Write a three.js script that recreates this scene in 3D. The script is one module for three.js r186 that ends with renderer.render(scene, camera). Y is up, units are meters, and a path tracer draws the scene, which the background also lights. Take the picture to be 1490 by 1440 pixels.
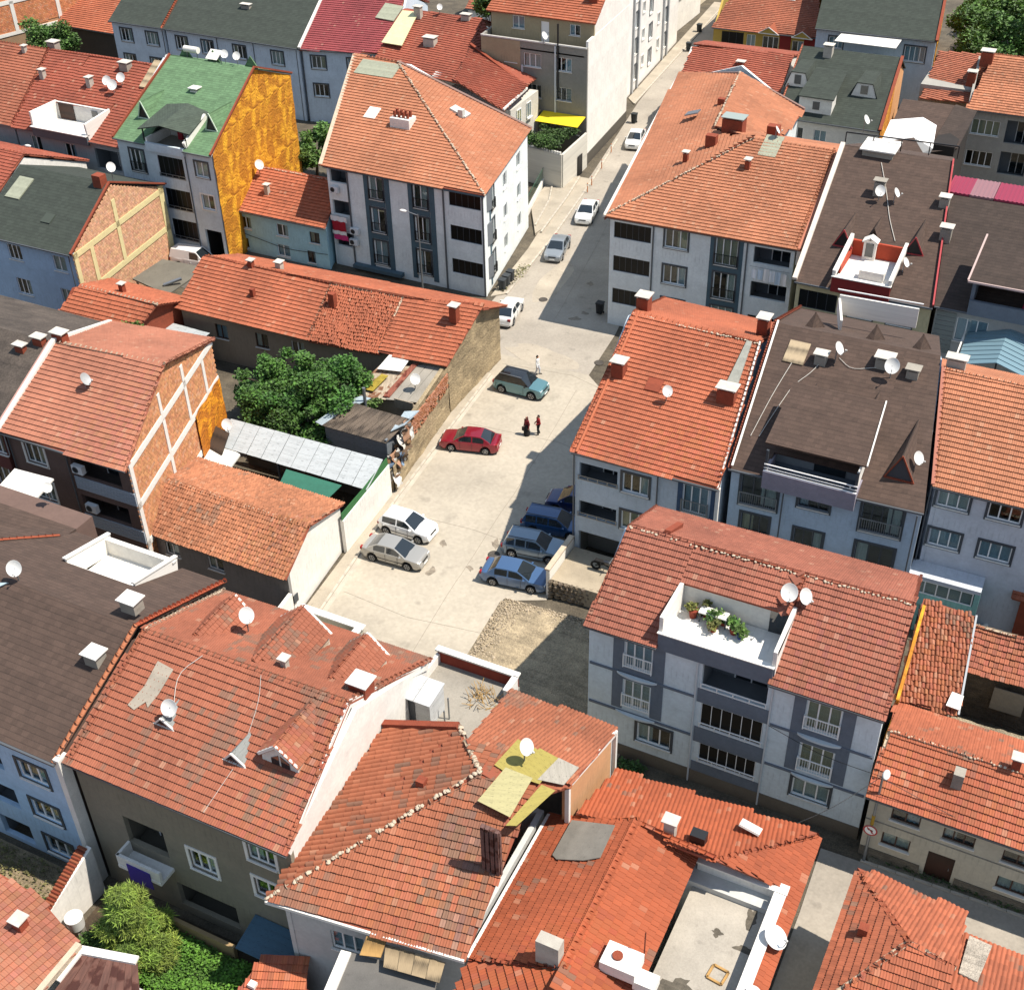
import * as THREE from 'three';
import { mergeGeometries, toCreasedNormals } from 'three/addons/utils/BufferGeometryUtils.js';
import { MarchingCubes } from 'three/addons/objects/MarchingCubes.js';

// ---------------------------------------------------------------- camera, sky, sun, exposure
const scene = new THREE.Scene();
const camera = new THREE.PerspectiveCamera(42.52, 1024 / 989, 1, 2500);
{
  // drone 54 m above the square, looking down 36.9 degrees, heading 27.3 degrees off the street grid, 1.4 degrees of roll
  const pitch = 0.6436, roll = -0.0248, heading = 0.47635;
  const right = new THREE.Vector3(Math.cos(heading), 0, -Math.sin(heading));
  const ahead = new THREE.Vector3(-Math.sin(heading), 0, -Math.cos(heading));
  const look = ahead.clone().multiplyScalar(Math.cos(pitch)).add(new THREE.Vector3(0, -Math.sin(pitch), 0));
  const down = ahead.clone().multiplyScalar(-Math.sin(pitch)).add(new THREE.Vector3(0, -Math.cos(pitch), 0));
  const ex = right.clone().multiplyScalar(Math.cos(roll)).addScaledVector(down, -Math.sin(roll));
  const ey = right.clone().multiplyScalar(Math.sin(roll)).addScaledVector(down, Math.cos(roll));
  camera.quaternion.setFromRotationMatrix(new THREE.Matrix4().makeBasis(ex, ey.negate(), look.negate()));
  camera.position.set(35.756, 54, 64.508);
}
const sunDir = new THREE.Vector3(0.52, 1, -0.14).normalize();
{ // clear summer sky: pale haze at the horizon, soft blue overhead, a broad glow round the sun
  const w = 512, h = 256, d = new Float32Array(w * h * 4), v = new THREE.Vector3();
  for (let j = 0; j < h; j++) for (let i = 0; i < w; i++) { const el = ((j + .5) / h - .5) * Math.PI, az = ((i + .5) / w - .5) * 2 * Math.PI; v.set(Math.cos(el) * Math.cos(az), Math.sin(el), Math.cos(el) * Math.sin(az)); const k = Math.pow(Math.max(0, v.y), .55), g = 1 + .9 * Math.exp(-Math.pow(Math.acos(Math.min(1, Math.max(-1, v.dot(sunDir)))) / .5, 2)); const o = (j * w + i) * 4; const c = v.y < 0 ? [.2, .19, .17] : [.43 + (.175 - .43) * k, .475 + (.255 - .475) * k, .53 + (.39 - .53) * k]; d[o] = c[0] * g; d[o + 1] = c[1] * g; d[o + 2] = c[2] * g; d[o + 3] = 1; }
  const t = new THREE.DataTexture(d, w, h, THREE.RGBAFormat, THREE.FloatType); t.mapping = THREE.EquirectangularReflectionMapping; t.magFilter = t.minFilter = THREE.LinearFilter; t.wrapS = THREE.RepeatWrapping; t.needsUpdate = true; scene.background = t; scene.environment = t;
}
const sun = new THREE.DirectionalLight(0xfff5e8, 4.7);
sun.name = 'sun'; sun.position.copy(sunDir).multiplyScalar(200).add(new THREE.Vector3(0, 0, -15)); sun.target.position.set(0, 0, -15);
sun.castShadow = true; sun.shadow.mapSize.set(4096, 4096);
Object.assign(sun.shadow.camera, { left: -110, right: 110, top: 110, bottom: -110, near: 20, far: 420 });
scene.add(sun, sun.target);
const renderer = new THREE.WebGLRenderer({ antialias: true });
renderer.toneMapping = THREE.LinearToneMapping; renderer.toneMappingExposure = 1.55;
renderer.shadowMap.enabled = true;

// ---------------------------------------------------------------- helpers
let seed = 12345;
const rnd = () => { seed = (seed + 0x6D2B79F5) | 0; let t = Math.imul(seed ^ (seed >>> 15), 1 | seed); t = (t + Math.imul(t ^ (t >>> 7), 61 | t)) ^ t; return ((t ^ (t >>> 14)) >>> 0) / 4294967296; };
const rr = (a, b) => a + (b - a) * rnd();
const V = (x, y, z) => new THREE.Vector3(x, y, z);
const A = p => V(p[0], p[1], p[2]);
const lerp = (a, b, t) => a + (b - a) * t;
const clamp = (v, a, b) => Math.min(b, Math.max(a, v));
function hash2(i, j) { let h = Math.imul(i | 0, 374761393) + Math.imul(j | 0, 668265263); h = Math.imul(h ^ (h >>> 13), 1274126177); return ((h ^ (h >>> 16)) >>> 0) / 4294967296; }
function vnoise(x, y, per = 0) {
  const i = Math.floor(x), j = Math.floor(y), f = x - i, g = y - j, u = f * f * (3 - 2 * f), v = g * g * (3 - 2 * g);
  const w = n => per ? ((n % per) + per) % per : n;
  const a = hash2(w(i), w(j)), b = hash2(w(i + 1), w(j)), c = hash2(w(i), w(j + 1)), d = hash2(w(i + 1), w(j + 1));
  return lerp(lerp(a, b, u), lerp(c, d, u), v);
}
function fbm(x, y, per, oct = 4) { let s = 0, a = 0.5, t = 0; for (let k = 0; k < oct; k++) { s += a * vnoise(x, y, per); t += a; x *= 2; y *= 2; per *= 2; a *= 0.5; } return s / t; }
const taken = {};
const numbered = n => { taken[n] = (taken[n] ?? -1) + 1; return taken[n] ? n + '_' + String(taken[n]).padStart(3, '0') : n; };
function thing(name, label, category, at, group) {
  const o = new THREE.Group(); o.name = numbered(name); o.position.set(at[0], at[1] ?? 0, at[2]);
  o.userData = { label, category }; if (group) o.userData.group = group;
  o.base = o.position.clone(); scene.add(o); return o;
}
function part(parent, name) { const g = new THREE.Group(); g.name = name; g.base = parent.base; parent.add(g); return g; }
function shadows(m) { m.castShadow = true; m.receiveShadow = true; return m; }
// geometry given in world coordinates becomes a part of its thing
const SPLIT = new Set(['post', 'leg', 'canopy_post', 'bay_post', 'terrace_wall', 'bay', 'wall', 'blue_sheet', 'stand', 'garden_wall', 'gutter', 'barge_board', 'dormer_trim', 'verge_trim', 'coping', 'terrace_coping', 'parapet_coping', 'roof_cable', 'wheel', 'end_frame', 'edge', 'side_parapet', 'balcony_parapet', 'balcony_rail', 'tile', 'rack', 'fabric', 'dormer_pane', 'dormer_cheek', 'bracket', 'terrace_hood', 'foam_edge', 'baluster', 'tank', 'drying_rack', 'hooded_balcony', 'rear_terrace_wall']);
function add(parent, name, geo, mat, kind) {
  if (Array.isArray(geo) && SPLIT.has(name) && !geo.joined) { let r; for (const q of geo) r = add(parent, name, q, mat, kind); return r; }
  const g = Array.isArray(geo) ? mergeGeometries(geo.map(q => { const r = q.index ? q.toNonIndexed() : q.clone(); for (const k of Object.keys(r.attributes)) if (!['position', 'normal', 'uv', 'color'].includes(k)) r.deleteAttribute(k); return r; })) : geo;
  g.translate(-parent.base.x, -parent.base.y, -parent.base.z);
  const m = shadows(new THREE.Mesh(g, mat)); m.name = name; m.base = parent.base; if (kind) m.userData.kind = kind;
  parent.add(m); return m;
}
// shared geometry placed by a world matrix
function place(parent, name, geo, mat, M) {
  const m = shadows(new THREE.Mesh(geo, mat)); m.name = name; m.base = parent.base;
  m.matrixAutoUpdate = true; M.decompose(m.position, m.quaternion, m.scale); m.position.sub(parent.base); parent.add(m); return m;
}
function placed(parent, name, M) { // a group placed by a world matrix
  const g = new THREE.Group(); g.name = name; M.decompose(g.position, g.quaternion, g.scale); g.position.sub(parent.base); g.base = V(0, 0, 0); parent.add(g); return g;
}
function structure(name, geo, mat) { const m = shadows(new THREE.Mesh(geo, mat)); m.name = numbered(name); m.userData.kind = 'structure'; scene.add(m); return m; }
function box(x, y, z, w, h, d) { // base centre, world size; uv in metres
  const g = new THREE.BoxGeometry(w, h, d); const uv = g.attributes.uv, n = g.attributes.normal, p = g.attributes.position;
  for (let i = 0; i < uv.count; i++) { const ax = Math.abs(n.getX(i)), ay = Math.abs(n.getY(i)); const X = p.getX(i) + x, Y = p.getY(i) + y, Z = p.getZ(i) + z; if (ax > .5) uv.setXY(i, Z, Y); else if (ay > .5) uv.setXY(i, X, Z); else uv.setXY(i, X, Y); }
  return g.translate(x, y + h / 2, z);
}
function bar(p, q, w, h, upv) { // box from p to q, w across, h along up (centred)
  const a = A(p), b = A(q), d = b.clone().sub(a), L = d.length(); d.normalize();
  const up = (upv ? A(upv) : Math.abs(d.y) > .95 ? V(1, 0, 0) : V(0, 1, 0)); const s = up.clone().cross(d).normalize(); const u = d.clone().cross(s).normalize();
  const g = new THREE.BoxGeometry(w, h, L); const uv = g.attributes.uv; for (let i = 0; i < uv.count; i++) uv.setXY(i, uv.getX(i) * Math.max(w, .2), uv.getY(i) * L);
  return g.applyMatrix4(new THREE.Matrix4().makeBasis(s, u, d).setPosition(a.add(b).multiplyScalar(.5)));
}
function tube(pts, r, seg = 5) { const c = new THREE.CatmullRomCurve3(pts.map(A), false, 'centripetal'); return new THREE.TubeGeometry(c, Math.max(2, pts.length * 4 - 4), r, seg, false); }
function rod(p, q, r, seg = 6) { const a = A(p), b = A(q), d = b.clone().sub(a), L = d.length(); const g = new THREE.CylinderGeometry(r, r, L, seg); return g.applyQuaternion(new THREE.Quaternion().setFromUnitVectors(V(0, 1, 0), d.normalize())).translate((a.x + b.x) / 2, (a.y + b.y) / 2, (a.z + b.z) / 2); }
// flat polygon [x,y,z] given a thickness downwards along its normal
function slab(poly, th, vertical = false) {
  const P = poly.map(A); let n = V(0, 0, 0);
  for (let i = 0; i < P.length; i++) { const a = P[i], b = P[(i + 1) % P.length]; n.x += (a.y - b.y) * (a.z + b.z); n.y += (a.z - b.z) * (a.x + b.x); n.z += (a.x - b.x) * (a.y + b.y); }
  n.normalize(); let Q = P; if (n.y < 0) { n.negate(); Q = P.slice().reverse(); }
  const u = Math.abs(n.y) > .999 ? V(1, 0, 0) : V(0, 1, 0).cross(n).normalize(); const v = n.clone().cross(u);
  const p2 = Q.map(p => new THREE.Vector2(p.dot(u), p.dot(v)));
  const tri = THREE.ShapeUtils.triangulateShape(p2, []);
  const dn = vertical ? V(0, -th, 0) : n.clone().multiplyScalar(-th);
  const pos = [], uv = [];
  const put = (p, a, b) => { pos.push(p.x, p.y, p.z); uv.push(a, b); };
  for (const t of tri) { const o = (p2[t[1]].x - p2[t[0]].x) * (p2[t[2]].y - p2[t[0]].y) - (p2[t[1]].y - p2[t[0]].y) * (p2[t[2]].x - p2[t[0]].x) > 0 ? t : [t[0], t[2], t[1]];
    for (const k of o) put(Q[k], p2[k].x, p2[k].y);
    for (const k of [o[0], o[2], o[1]]) put(Q[k].clone().add(dn), p2[k].x, p2[k].y); }
  let s = 0;
  for (let i = 0; i < Q.length; i++) { const a = Q[i], b = Q[(i + 1) % Q.length], c = b.clone().add(dn), d = a.clone().add(dn), L = a.distanceTo(b);
    put(a, s, 0); put(d, s, th); put(c, s + L, th); put(a, s, 0); put(c, s + L, th); put(b, s + L, 0); s += L; }
  const g = new THREE.BufferGeometry(); g.setAttribute('position', new THREE.Float32BufferAttribute(pos, 3)); g.setAttribute('uv', new THREE.Float32BufferAttribute(uv, 2)); g.computeVertexNormals(); return g;
}
const flat = (pts, y, th = 0.02) => slab(pts.map(p => [p[0], y, p[1]]), th);

// ---------------------------------------------------------------- textures and materials
function tex(size, fn, srgb = true) {
  const d = new Uint8Array(size * size * 4);
  for (let j = 0; j < size; j++) for (let i = 0; i < size; i++) { const c = fn(i / size, j / size); const k = (j * size + i) * 4; d[k] = clamp(c[0], 0, 1) * 255; d[k + 1] = clamp(c[1], 0, 1) * 255; d[k + 2] = clamp(c[2], 0, 1) * 255; d[k + 3] = 255; }
  const t = new THREE.DataTexture(d, size, size); t.wrapS = t.wrapT = THREE.RepeatWrapping; t.magFilter = THREE.LinearFilter; t.minFilter = THREE.LinearMipmapLinearFilter; t.generateMipmaps = true; t.anisotropy = 8;
  if (srgb) t.colorSpace = THREE.SRGBColorSpace; t.needsUpdate = true; return t;
}
const rep = (t, m) => { const c = t.clone(); c.repeat.set(1 / m, 1 / m); c.needsUpdate = true; return c; };
const gray = v => [v, v, v];
const T = {
  plaster: tex(512, (x, y) => { const a = fbm(x * 6, y * 6, 6, 5), b = fbm(x * 40, y * 40, 40, 2), s = fbm(x * 24, y * 3, 3, 3); const v = .945 + .1 * (a - .5) + .06 * (b - .5) - (s > .66 ? (s - .66) * .5 : 0); return [v, v * .995, v * .985]; }),
  concrete: tex(1024, (x, y) => { const a = fbm(x * 5, y * 5, 5, 6), b = fbm(x * 90, y * 90, 90, 2), c = fbm(x * 14 + 3, y * 14, 14, 4); let v = .86 + .16 * (a - .5) + .08 * (b - .5); if (c > .7) v -= (c - .7) * .45; return [v, v * .985, v * .96]; }),
  shingle: tex(512, (x, y) => { const row = Math.floor(y * 12), c = Math.floor(x * 10 + (row % 2) * .5); const t = hash2(c % 10, row) * .1, e = (y * 12) % 1; const g = fbm(x * 120, y * 120, 120, 2); const p = fbm(x * 4, y * 4, 4, 4); const v = .8 + t + .16 * (g - .5) + .1 * (p - .5) - (e < .12 ? .16 : 0); return gray(v); }),
  gravel: tex(512, (x, y) => { const a = fbm(x * 7, y * 7, 7, 5), b = fbm(x * 110, y * 110, 110, 2), s = fbm(x * 4, y * 26, 4, 3); const v = .8 + .32 * (a - .5) + .3 * (b - .5) + .16 * (s - .5); return [v, v * .98, v * .95]; }),
  rust: tex(512, (x, y) => { const a = fbm(x * 7, y * 7, 7, 5), b = fbm(x * 50, y * 6, 6, 3); const k = clamp((a - .5) * 7, 0, 1); const v = .85 + .3 * (b - .5); return [lerp(v, .5, k * .8), lerp(v, .3, k * .8), lerp(v, .2, k * .8)]; }),
  tin: tex(512, (x, y) => { const a = fbm(x * 3, y * 16, 3, 4), b = fbm(x * 60, y * 60, 60, 2), f = fbm(x * 12, y * 80, 12, 2); let v = .9 + .1 * (a - .5) + .06 * (b - .5); if (f > .74) v -= .16; return [v, v, v]; }),
  foam: tex(512, (x, y) => { const w = fbm(x * 4 + 7, y * 4, 4, 3) * 2.5, a = fbm(x * 9 + w, y * 5 + w, 0, 4), b = fbm(x * 40, y * 40, 40, 2); const k = clamp((a - .5) * 3.2 + .45, 0, 1); return [lerp(.8, 1, k) + .08 * (b - .5), lerp(.7, .97, k) + .08 * (b - .5), lerp(.5, .75, k)]; }),
  wood: tex(256, (x, y) => { const a = fbm(x * 40, y * 3, 3, 4), b = fbm(x * 5, y * 2, 2, 3); const v = .75 + .4 * (a - .5) + .25 * (b - .5); return [v, v * .95, v * .9]; }),
  grit: tex(256, (x, y) => gray(.5 + .6 * (fbm(x * 60, y * 60, 60, 3) - .5)), false),
  lumps: tex(256, (x, y) => gray(fbm(x * 9, y * 9, 9, 4)), false),
};
const mats = {};
function M(key, hex, o = {}) { // plain or textured matt material
  if (mats[key]) return mats[key];
  const m = new THREE.MeshPhysicalMaterial({ color: hex, roughness: o.r ?? .85, metalness: o.m ?? 0, side: THREE.DoubleSide });
  if (o.t) m.map = rep(T[o.t], o.s ?? 4);
  if (o.b) { m.bumpMap = rep(T[o.b], o.bs ?? 1); m.bumpScale = o.bh ?? .01; }
  if (o.cc) { m.clearcoat = o.cc; m.clearcoatRoughness = .06; }
  if (o.vc) m.vertexColors = true;
  m.name = key; return (mats[key] = m);
}
const paint = (key, hex) => M(key, hex, { t: 'plaster', s: 5, b: 'grit', bs: .8, bh: .006, r: .92 });
const WH = paint('white_plaster', '#e8e6e0'), TRIM = M('white_trim', '#e6e4de', { t: 'plaster', s: 2, r: .7 });
const PVC = M('pvc', '#e9e9e6', { r: .35 }), DARKFRAME = M('dark_frame', '#3a4046', { r: .5 });
const METAL = M('grey_metal', '#8d9194', { r: .45, m: .7 }), GUTTER = M('gutter', '#5b5f63', { r: .5, m: .3 }), BLACK = M('black_metal', '#17181a', { r: .5 });
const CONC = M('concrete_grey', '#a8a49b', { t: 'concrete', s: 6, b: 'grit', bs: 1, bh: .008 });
const MORTAR = M('mortar', '#d8c9b4', { t: 'concrete', s: 2, b: 'lumps', bs: .6, bh: .02 });
const BRICK = M('brick_red', '#9a4a30', { t: 'concrete', s: 1.5, b: 'lumps', bs: .5, bh: .02 });
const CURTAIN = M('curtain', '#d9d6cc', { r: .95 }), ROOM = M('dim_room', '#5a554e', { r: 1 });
const GLASS = new THREE.MeshPhysicalMaterial({ color: '#dfe8ea', roughness: .03, metalness: 0, transmission: 1, thickness: 0, ior: 1.5 }); GLASS.name = 'glass';
const TINT = new THREE.MeshPhysicalMaterial({ color: '#20262a', roughness: .06, metalness: 0, clearcoat: 1, clearcoatRoughness: .03 }); TINT.name = 'tinted_glass';
// ---------------------------------------------------------------- building kit
const camPos = camera.position.clone();
function gridGeo(profile, step, thick) { // one tile, 1 wide (x), 1 long (z down the slope); heights in metres
  const pos = [], idx = [], n = profile.length;
  for (const [x, y] of profile) pos.push(x - .5, y, -1.12, x - .5, y + step, 0);
  for (let i = 0; i < n - 1; i++) { const a = i * 2; idx.push(a, a + 1, a + 3, a, a + 3, a + 2); }
  const o = n * 2; for (const [x, y] of profile) pos.push(x - .5, y + step, 0, x - .5, y + step - thick, -.02);
  for (let i = 0; i < n - 1; i++) { const a = o + i * 2; idx.push(a, a + 1, a + 3, a, a + 3, a + 2); }
  const g = new THREE.BufferGeometry(); g.setAttribute('position', new THREE.Float32BufferAttribute(pos, 3)); g.setIndex(idx); g.computeVertexNormals();
  const uv = []; for (let i = 0; i < pos.length; i += 3) uv.push(pos[i] * .3, pos[i + 2] * .4); g.setAttribute('uv', new THREE.Float32BufferAttribute(uv, 2)); return g;
}
const TILE = gridGeo([[0, .012], [.07, .034], [.17, .036], [.27, .010], [.45, .008], [.6, .024], [.72, .024], [.86, .008], [1, .012]], .08, .085);
const BARREL = gridGeo([[0, 0], [.14, .045], [.34, .075], [.56, .075], [.76, .045], [.9, 0], [1, -.03]], .055, .06);
const COLTILE = gridGeo([[0, -.03], [.12, .04], [.32, .085], [.55, .085], [.78, .04], [.9, -.03], [1, -.05]], .02, .04);
const RIBTILE = gridGeo([[0, 0], [.2, .03], [.4, .042], [.6, .03], [.8, 0], [.9, -.01], [1, 0]], .06, .06);
const CAP = (() => { const g = new THREE.CylinderGeometry(.13, .105, 1, 7, 1, true, -Math.PI / 2, Math.PI); g.rotateX(Math.PI / 2); const e = new THREE.CircleGeometry(.13, 7, 0, Math.PI); e.translate(0, 0, .5); const m = mergeGeometries([g.toNonIndexed(), e.toNonIndexed()]); m.rotateZ(0); return m; })();
// CylinderGeometry half: make sure the hump points up
CAP.computeBoundingBox(); if (CAP.boundingBox.max.y < .05) CAP.rotateZ(Math.PI / 2 * (CAP.boundingBox.max.x > .05 && CAP.boundingBox.min.x > -.05 ? 1 : CAP.boundingBox.max.x < .05 ? -1 : 2));
const tileMats = {};
function tileMat(c) { const k = c.map(v => Math.round(Math.sqrt(clamp(v, 0, 1)) * 44)).join('_'); if (!tileMats[k]) { const [r, g, b] = k.split('_').map(v => (+v / 44) ** 2); tileMats[k] = new THREE.MeshPhysicalMaterial({ color: new THREE.Color().setRGB(r, g, b), roughness: .85, side: THREE.DoubleSide }); tileMats[k].name = 'fired_clay'; } return tileMats[k]; }
const CLAY = new THREE.MeshPhysicalMaterial({ color: '#ffffff', roughness: .85, side: THREE.DoubleSide }); CLAY.name = 'fired_clay_field';
const tone = (hex, k = .54) => { const c = new THREE.Color(hex); return [c.r * k, c.g * k, c.b * k]; };
function mortar(R, p, q, s = .8, up = 0) { p = [p[0], p[1] + up, p[2]]; q = [q[0], q[1] + up, q[2]]; const a = A(p), b = A(q), L = a.distanceTo(b), l = []; for (let d = 0; d < L; d += .16) { const k = a.clone().lerp(b, (d + rr(-.05, .05)) / L); if (rnd() < .25) continue; l.push(new THREE.IcosahedronGeometry(1, 0).scale(rr(.06, .13) * s, rr(.03, .07) * s, rr(.06, .13) * s).rotateY(rnd() * 3).translate(k.x + rr(-.04, .04), k.y + .02, k.z + rr(-.06, .06))); } add(R.g, 'ridge_mortar', l, MORTAR, 'stuff'); }
const TONES = { orange: tone('#ca7350'), salmon: tone('#d58c66'), red: tone('#b56048'), brick: tone('#ba6f52'), old: tone('#be7250'), vivid: tone('#c6663e'), brown: tone('#b26c55'), pink: tone('#ca8468'), crimson: tone('#ac4f52'), barrel: tone('#c9845e') };
function planeOf(poly) { const P = poly.map(A); let n = V(0, 0, 0); for (let i = 0; i < P.length; i++) { const a = P[i], b = P[(i + 1) % P.length]; n.x += (a.y - b.y) * (a.z + b.z); n.y += (a.z - b.z) * (a.x + b.x); n.z += (a.x - b.x) * (a.y + b.y); } n.normalize(); if (n.y < 0) n.negate(); return n; }
const inPoly = (p, x, y) => { let c = false; for (let i = 0, j = p.length - 1; i < p.length; j = i++) { const a = p[i], b = p[j]; if ((a[1] > y) !== (b[1] > y) && x < (b[0] - a[0]) * (y - a[1]) / (b[1] - a[1]) + a[0]) c = !c; } return c; };
class Roof {
  constructor(t, o = {}) { this.t = t; this.o = { tone: 'orange', style: 'tile', w: .25, l: .36, grey: 0, vary: .16, solo: 0, dirt: .12, ...o }; this.g = part(t, 'roof'); this.decks = []; this.tiles = []; this.seed = rnd() * 100; }
  colour(x, z, extra = 0) {
    const o = this.o, b = TONES[o.tone], s = this.seed; const v = 1 + (rnd() - .5) * o.vary * 2 + (vnoise(x * .35 + s, z * .35) - .5) * .34 + (vnoise(x * 1.3 + s * 2, z * 1.3) - .5) * .14; let c = b.map(q => q * v);
    const p = vnoise(x * .55 + s * 3, z * .55 + 9) * .6 + vnoise(x * 1.7 + s, z * 1.7) * .4;
    if (o.grey && p + rnd() * .25 > 1.02 - o.grey) { const k = .3 + rnd() * .5; c = c.map((q, i) => lerp(q, [.15, .095, .065][i], k)); }
    if (rnd() < o.dirt * .35) { const k = rnd() * .28; c = c.map((q, i) => lerp(q, [.46, .33, .22][i], k)); }
    return c;
  }
  plane(poly0, o = {}) {
    const n = planeOf(poly0), c0 = poly0.reduce((a, p) => a.add(A(p)), V(0, 0, 0)).divideScalar(poly0.length), poly = poly0.map(p => [p[0], c0.y - (n.x * (p[0] - c0.x) + n.z * (p[2] - c0.z)) / n.y, p[2]]), cfg = { ...this.o, ...o };
    if (cfg.style === 'sheet') { this.decks.push([slab(poly, .1), cfg.mat]); return this; }
    const dd = .015 + (cfg.sag ?? 0) * .62; this.decks.push([slab(poly.map(p => [p[0] - n.x * dd, p[1] - n.y * dd, p[2] - n.z * dd]), .1), null]);
    const d = V(0, -1, 0).addScaledVector(n, n.y).normalize(); const u = n.clone().cross(d).normalize();
    const P = poly.map(A), uv = P.map(p => [p.dot(u), p.dot(d)]); const u0 = Math.min(...uv.map(q => q[0])), u1 = Math.max(...uv.map(q => q[0])), v0 = Math.min(...uv.map(q => q[1])), v1 = Math.max(...uv.map(q => q[1]));
    const o3 = P[0].dot(n), { w, l } = cfg; const rows = Math.ceil((v1 - v0) / l);
    for (let r = 0; r < rows; r++) for (let k = 0, off = cfg.stag ? (r % 2) * .5 : 0; k <= (u1 - u0) / w + 1; k++) {
      const uu = u0 + (k + off + .5 * (1 - off)) * w - w * .25, vv = v1 - r * l; if (!inPoly(uv, uu, vv - l * .5)) continue;
      const wob = cfg.wob ?? .006, pos = u.clone().multiplyScalar(uu + (rnd() - .5) * wob * 2).addScaledVector(d, vv + .03 + (rnd() - .5) * wob * 2).addScaledVector(n, o3 + (rnd() - .3) * wob * 1.5);
      if (cfg.sag) pos.y += cfg.sag * (vnoise(pos.x * .5 + 3, pos.z * .5) - .6);
      this.tiles.push({ pos, u, n, d, w, l, c: this.colour(pos.x, pos.z), g: cfg.style === 'barrel' ? BARREL : cfg.style === 'rib' ? RIBTILE : cfg.style === 'column' ? COLTILE : TILE, yaw: (rnd() - .5) * (cfg.yaw ?? .02) });
    }
    return this;
  }
  deckOnly(poly, mat, th = .08) { this.decks.push([slab(poly, th), mat]); return this; }
  line(name, p, q, { len = .4, s = 1, up = 0, mat } = {}) { // ridge or hip covered with cap tiles
    const a = A(p), b = A(q), d = b.clone().sub(a), L = d.length(), n = Math.max(1, Math.round(L / len)); d.normalize(); const side = V(0, 1, 0).cross(d).normalize(), u = d.clone().cross(side);
    for (let i = 0; i < n; i++) { const pos = a.clone().addScaledVector(d, (i + .5) * L / n).addScaledVector(u, up + (rnd() - .5) * .015); const M4 = new THREE.Matrix4().makeBasis(side, u, d).scale(V(s, s, L / n * 1.14)); M4.multiply(new THREE.Matrix4().makeRotationX(-.05)).multiply(new THREE.Matrix4().makeRotationY((rnd() - .5) * .08)); M4.setPosition(pos); place(this.g, name, CAP, mat ?? tileMat(this.colour(pos.x, pos.z).map(v => v * 1.05)), M4); }
    return this;
  }
  ridge(p, q, o) { return this.line('ridge_tile', p, q, { up: .03, ...o }); }
  verge(p, q, o) { return this.line('verge_tile', p, q, { s: .8, up: .03, ...o }); }
  trim(p, q, w, h, mat = TRIM, name = 'verge_trim') { add(this.g, name, bar(p, q, w, h), mat); return this; }
  finish() {
    const by = new Map(); for (const [g, m] of this.decks) { const k = m ?? M('roof_deck', '#8a4a34'); if (!by.has(k)) by.set(k, []); by.get(k).push(g); }
    for (const [m, gs] of by) add(this.g, m.name === 'roof_deck' ? 'roof_deck' : 'roof_sheet', gs, m);
    if (!this.tiles.length) return this;
    this.tiles.forEach(q => q.dist = q.pos.distanceTo(camPos)); this.tiles.sort((a, b) => a.dist - b.dist);
    const mk = q => { const M4 = new THREE.Matrix4().makeBasis(q.u, q.n, q.d).multiply(new THREE.Matrix4().makeRotationY(q.yaw)).scale(V(q.w * 1.02, 1, q.l)); return M4.setPosition(q.pos); };
    const solo = this.tiles.splice(0, this.o.solo ? 300 : 0); for (const q of solo) place(this.g, 'roof_tile', q.g, tileMat(q.c), mk(q));
    for (const [geo, list] of [TILE, BARREL, RIBTILE, COLTILE].map(g => [g, this.tiles.filter(q => q.g === g)])) { if (!list.length) continue;
      const I = new THREE.InstancedMesh(geo, CLAY, list.length); I.name = 'roof_tiles'; I.userData.kind = 'stuff'; shadows(I); const c = new THREE.Color();
      list.forEach((q, i) => { const m4 = mk(q); m4.setPosition(q.pos.clone().sub(this.t.base)); I.setMatrixAt(i, m4); I.setColorAt(i, c.setRGB(...q.c.map(v => clamp(v, 0, 1)))); }); this.g.add(I); }
    return this;
  }
}
// walls ---------------------------------------------------------------
function frameOf(P, Q, y = 0) { const d = V(Q[0] - P[0], 0, Q[1] - P[1]), L = d.length(); d.normalize(); const n = V(-d.z, 0, d.x); return { F: new THREE.Matrix4().makeBasis(d, V(0, 1, 0), n).setPosition(P[0], y, P[1]), L, d, n }; }
function wallGeo(P, Q, { hL, hR = hL, top = [], holes = [], y0 = 0, t = .25, butt = true }) {
  const { F, L } = frameOf(P, Q); const s = new THREE.Shape(); const a = butt ? t : 0;
  s.moveTo(a, y0); s.lineTo(L, y0); s.lineTo(L, hR); for (const p of top.slice().reverse()) s.lineTo(p[0], p[1]); s.lineTo(a, hL); s.closePath();
  for (const [u, y, w, h] of holes) { const u0 = Math.max(u, a + .03), u1 = Math.min(u + w, L - .06); const q = new THREE.Path(); q.moveTo(u0, y); q.lineTo(u0, y + h); q.lineTo(u1, y + h); q.lineTo(u1, y); q.closePath(); s.holes.push(q); }
  const g = new THREE.ExtrudeGeometry(s, { depth: t, bevelEnabled: false }); g.translate(0, 0, -t); return g.applyMatrix4(F);
}
const gcache = {}; const cached = (k, f) => gcache[k] ?? (gcache[k] = f());
const merge = l => mergeGeometries(l.map(g => g.index ? g.toNonIndexed() : g));
const lb = (x, y, z, w, h, d) => new THREE.BoxGeometry(w, h, d).translate(x, y, z); // centred local box
const SMOKED = new THREE.MeshPhysicalMaterial({ color: '#0d0f10', roughness: .3, specularIntensity: .5 }); SMOKED.name = 'smoked_glass';
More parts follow.
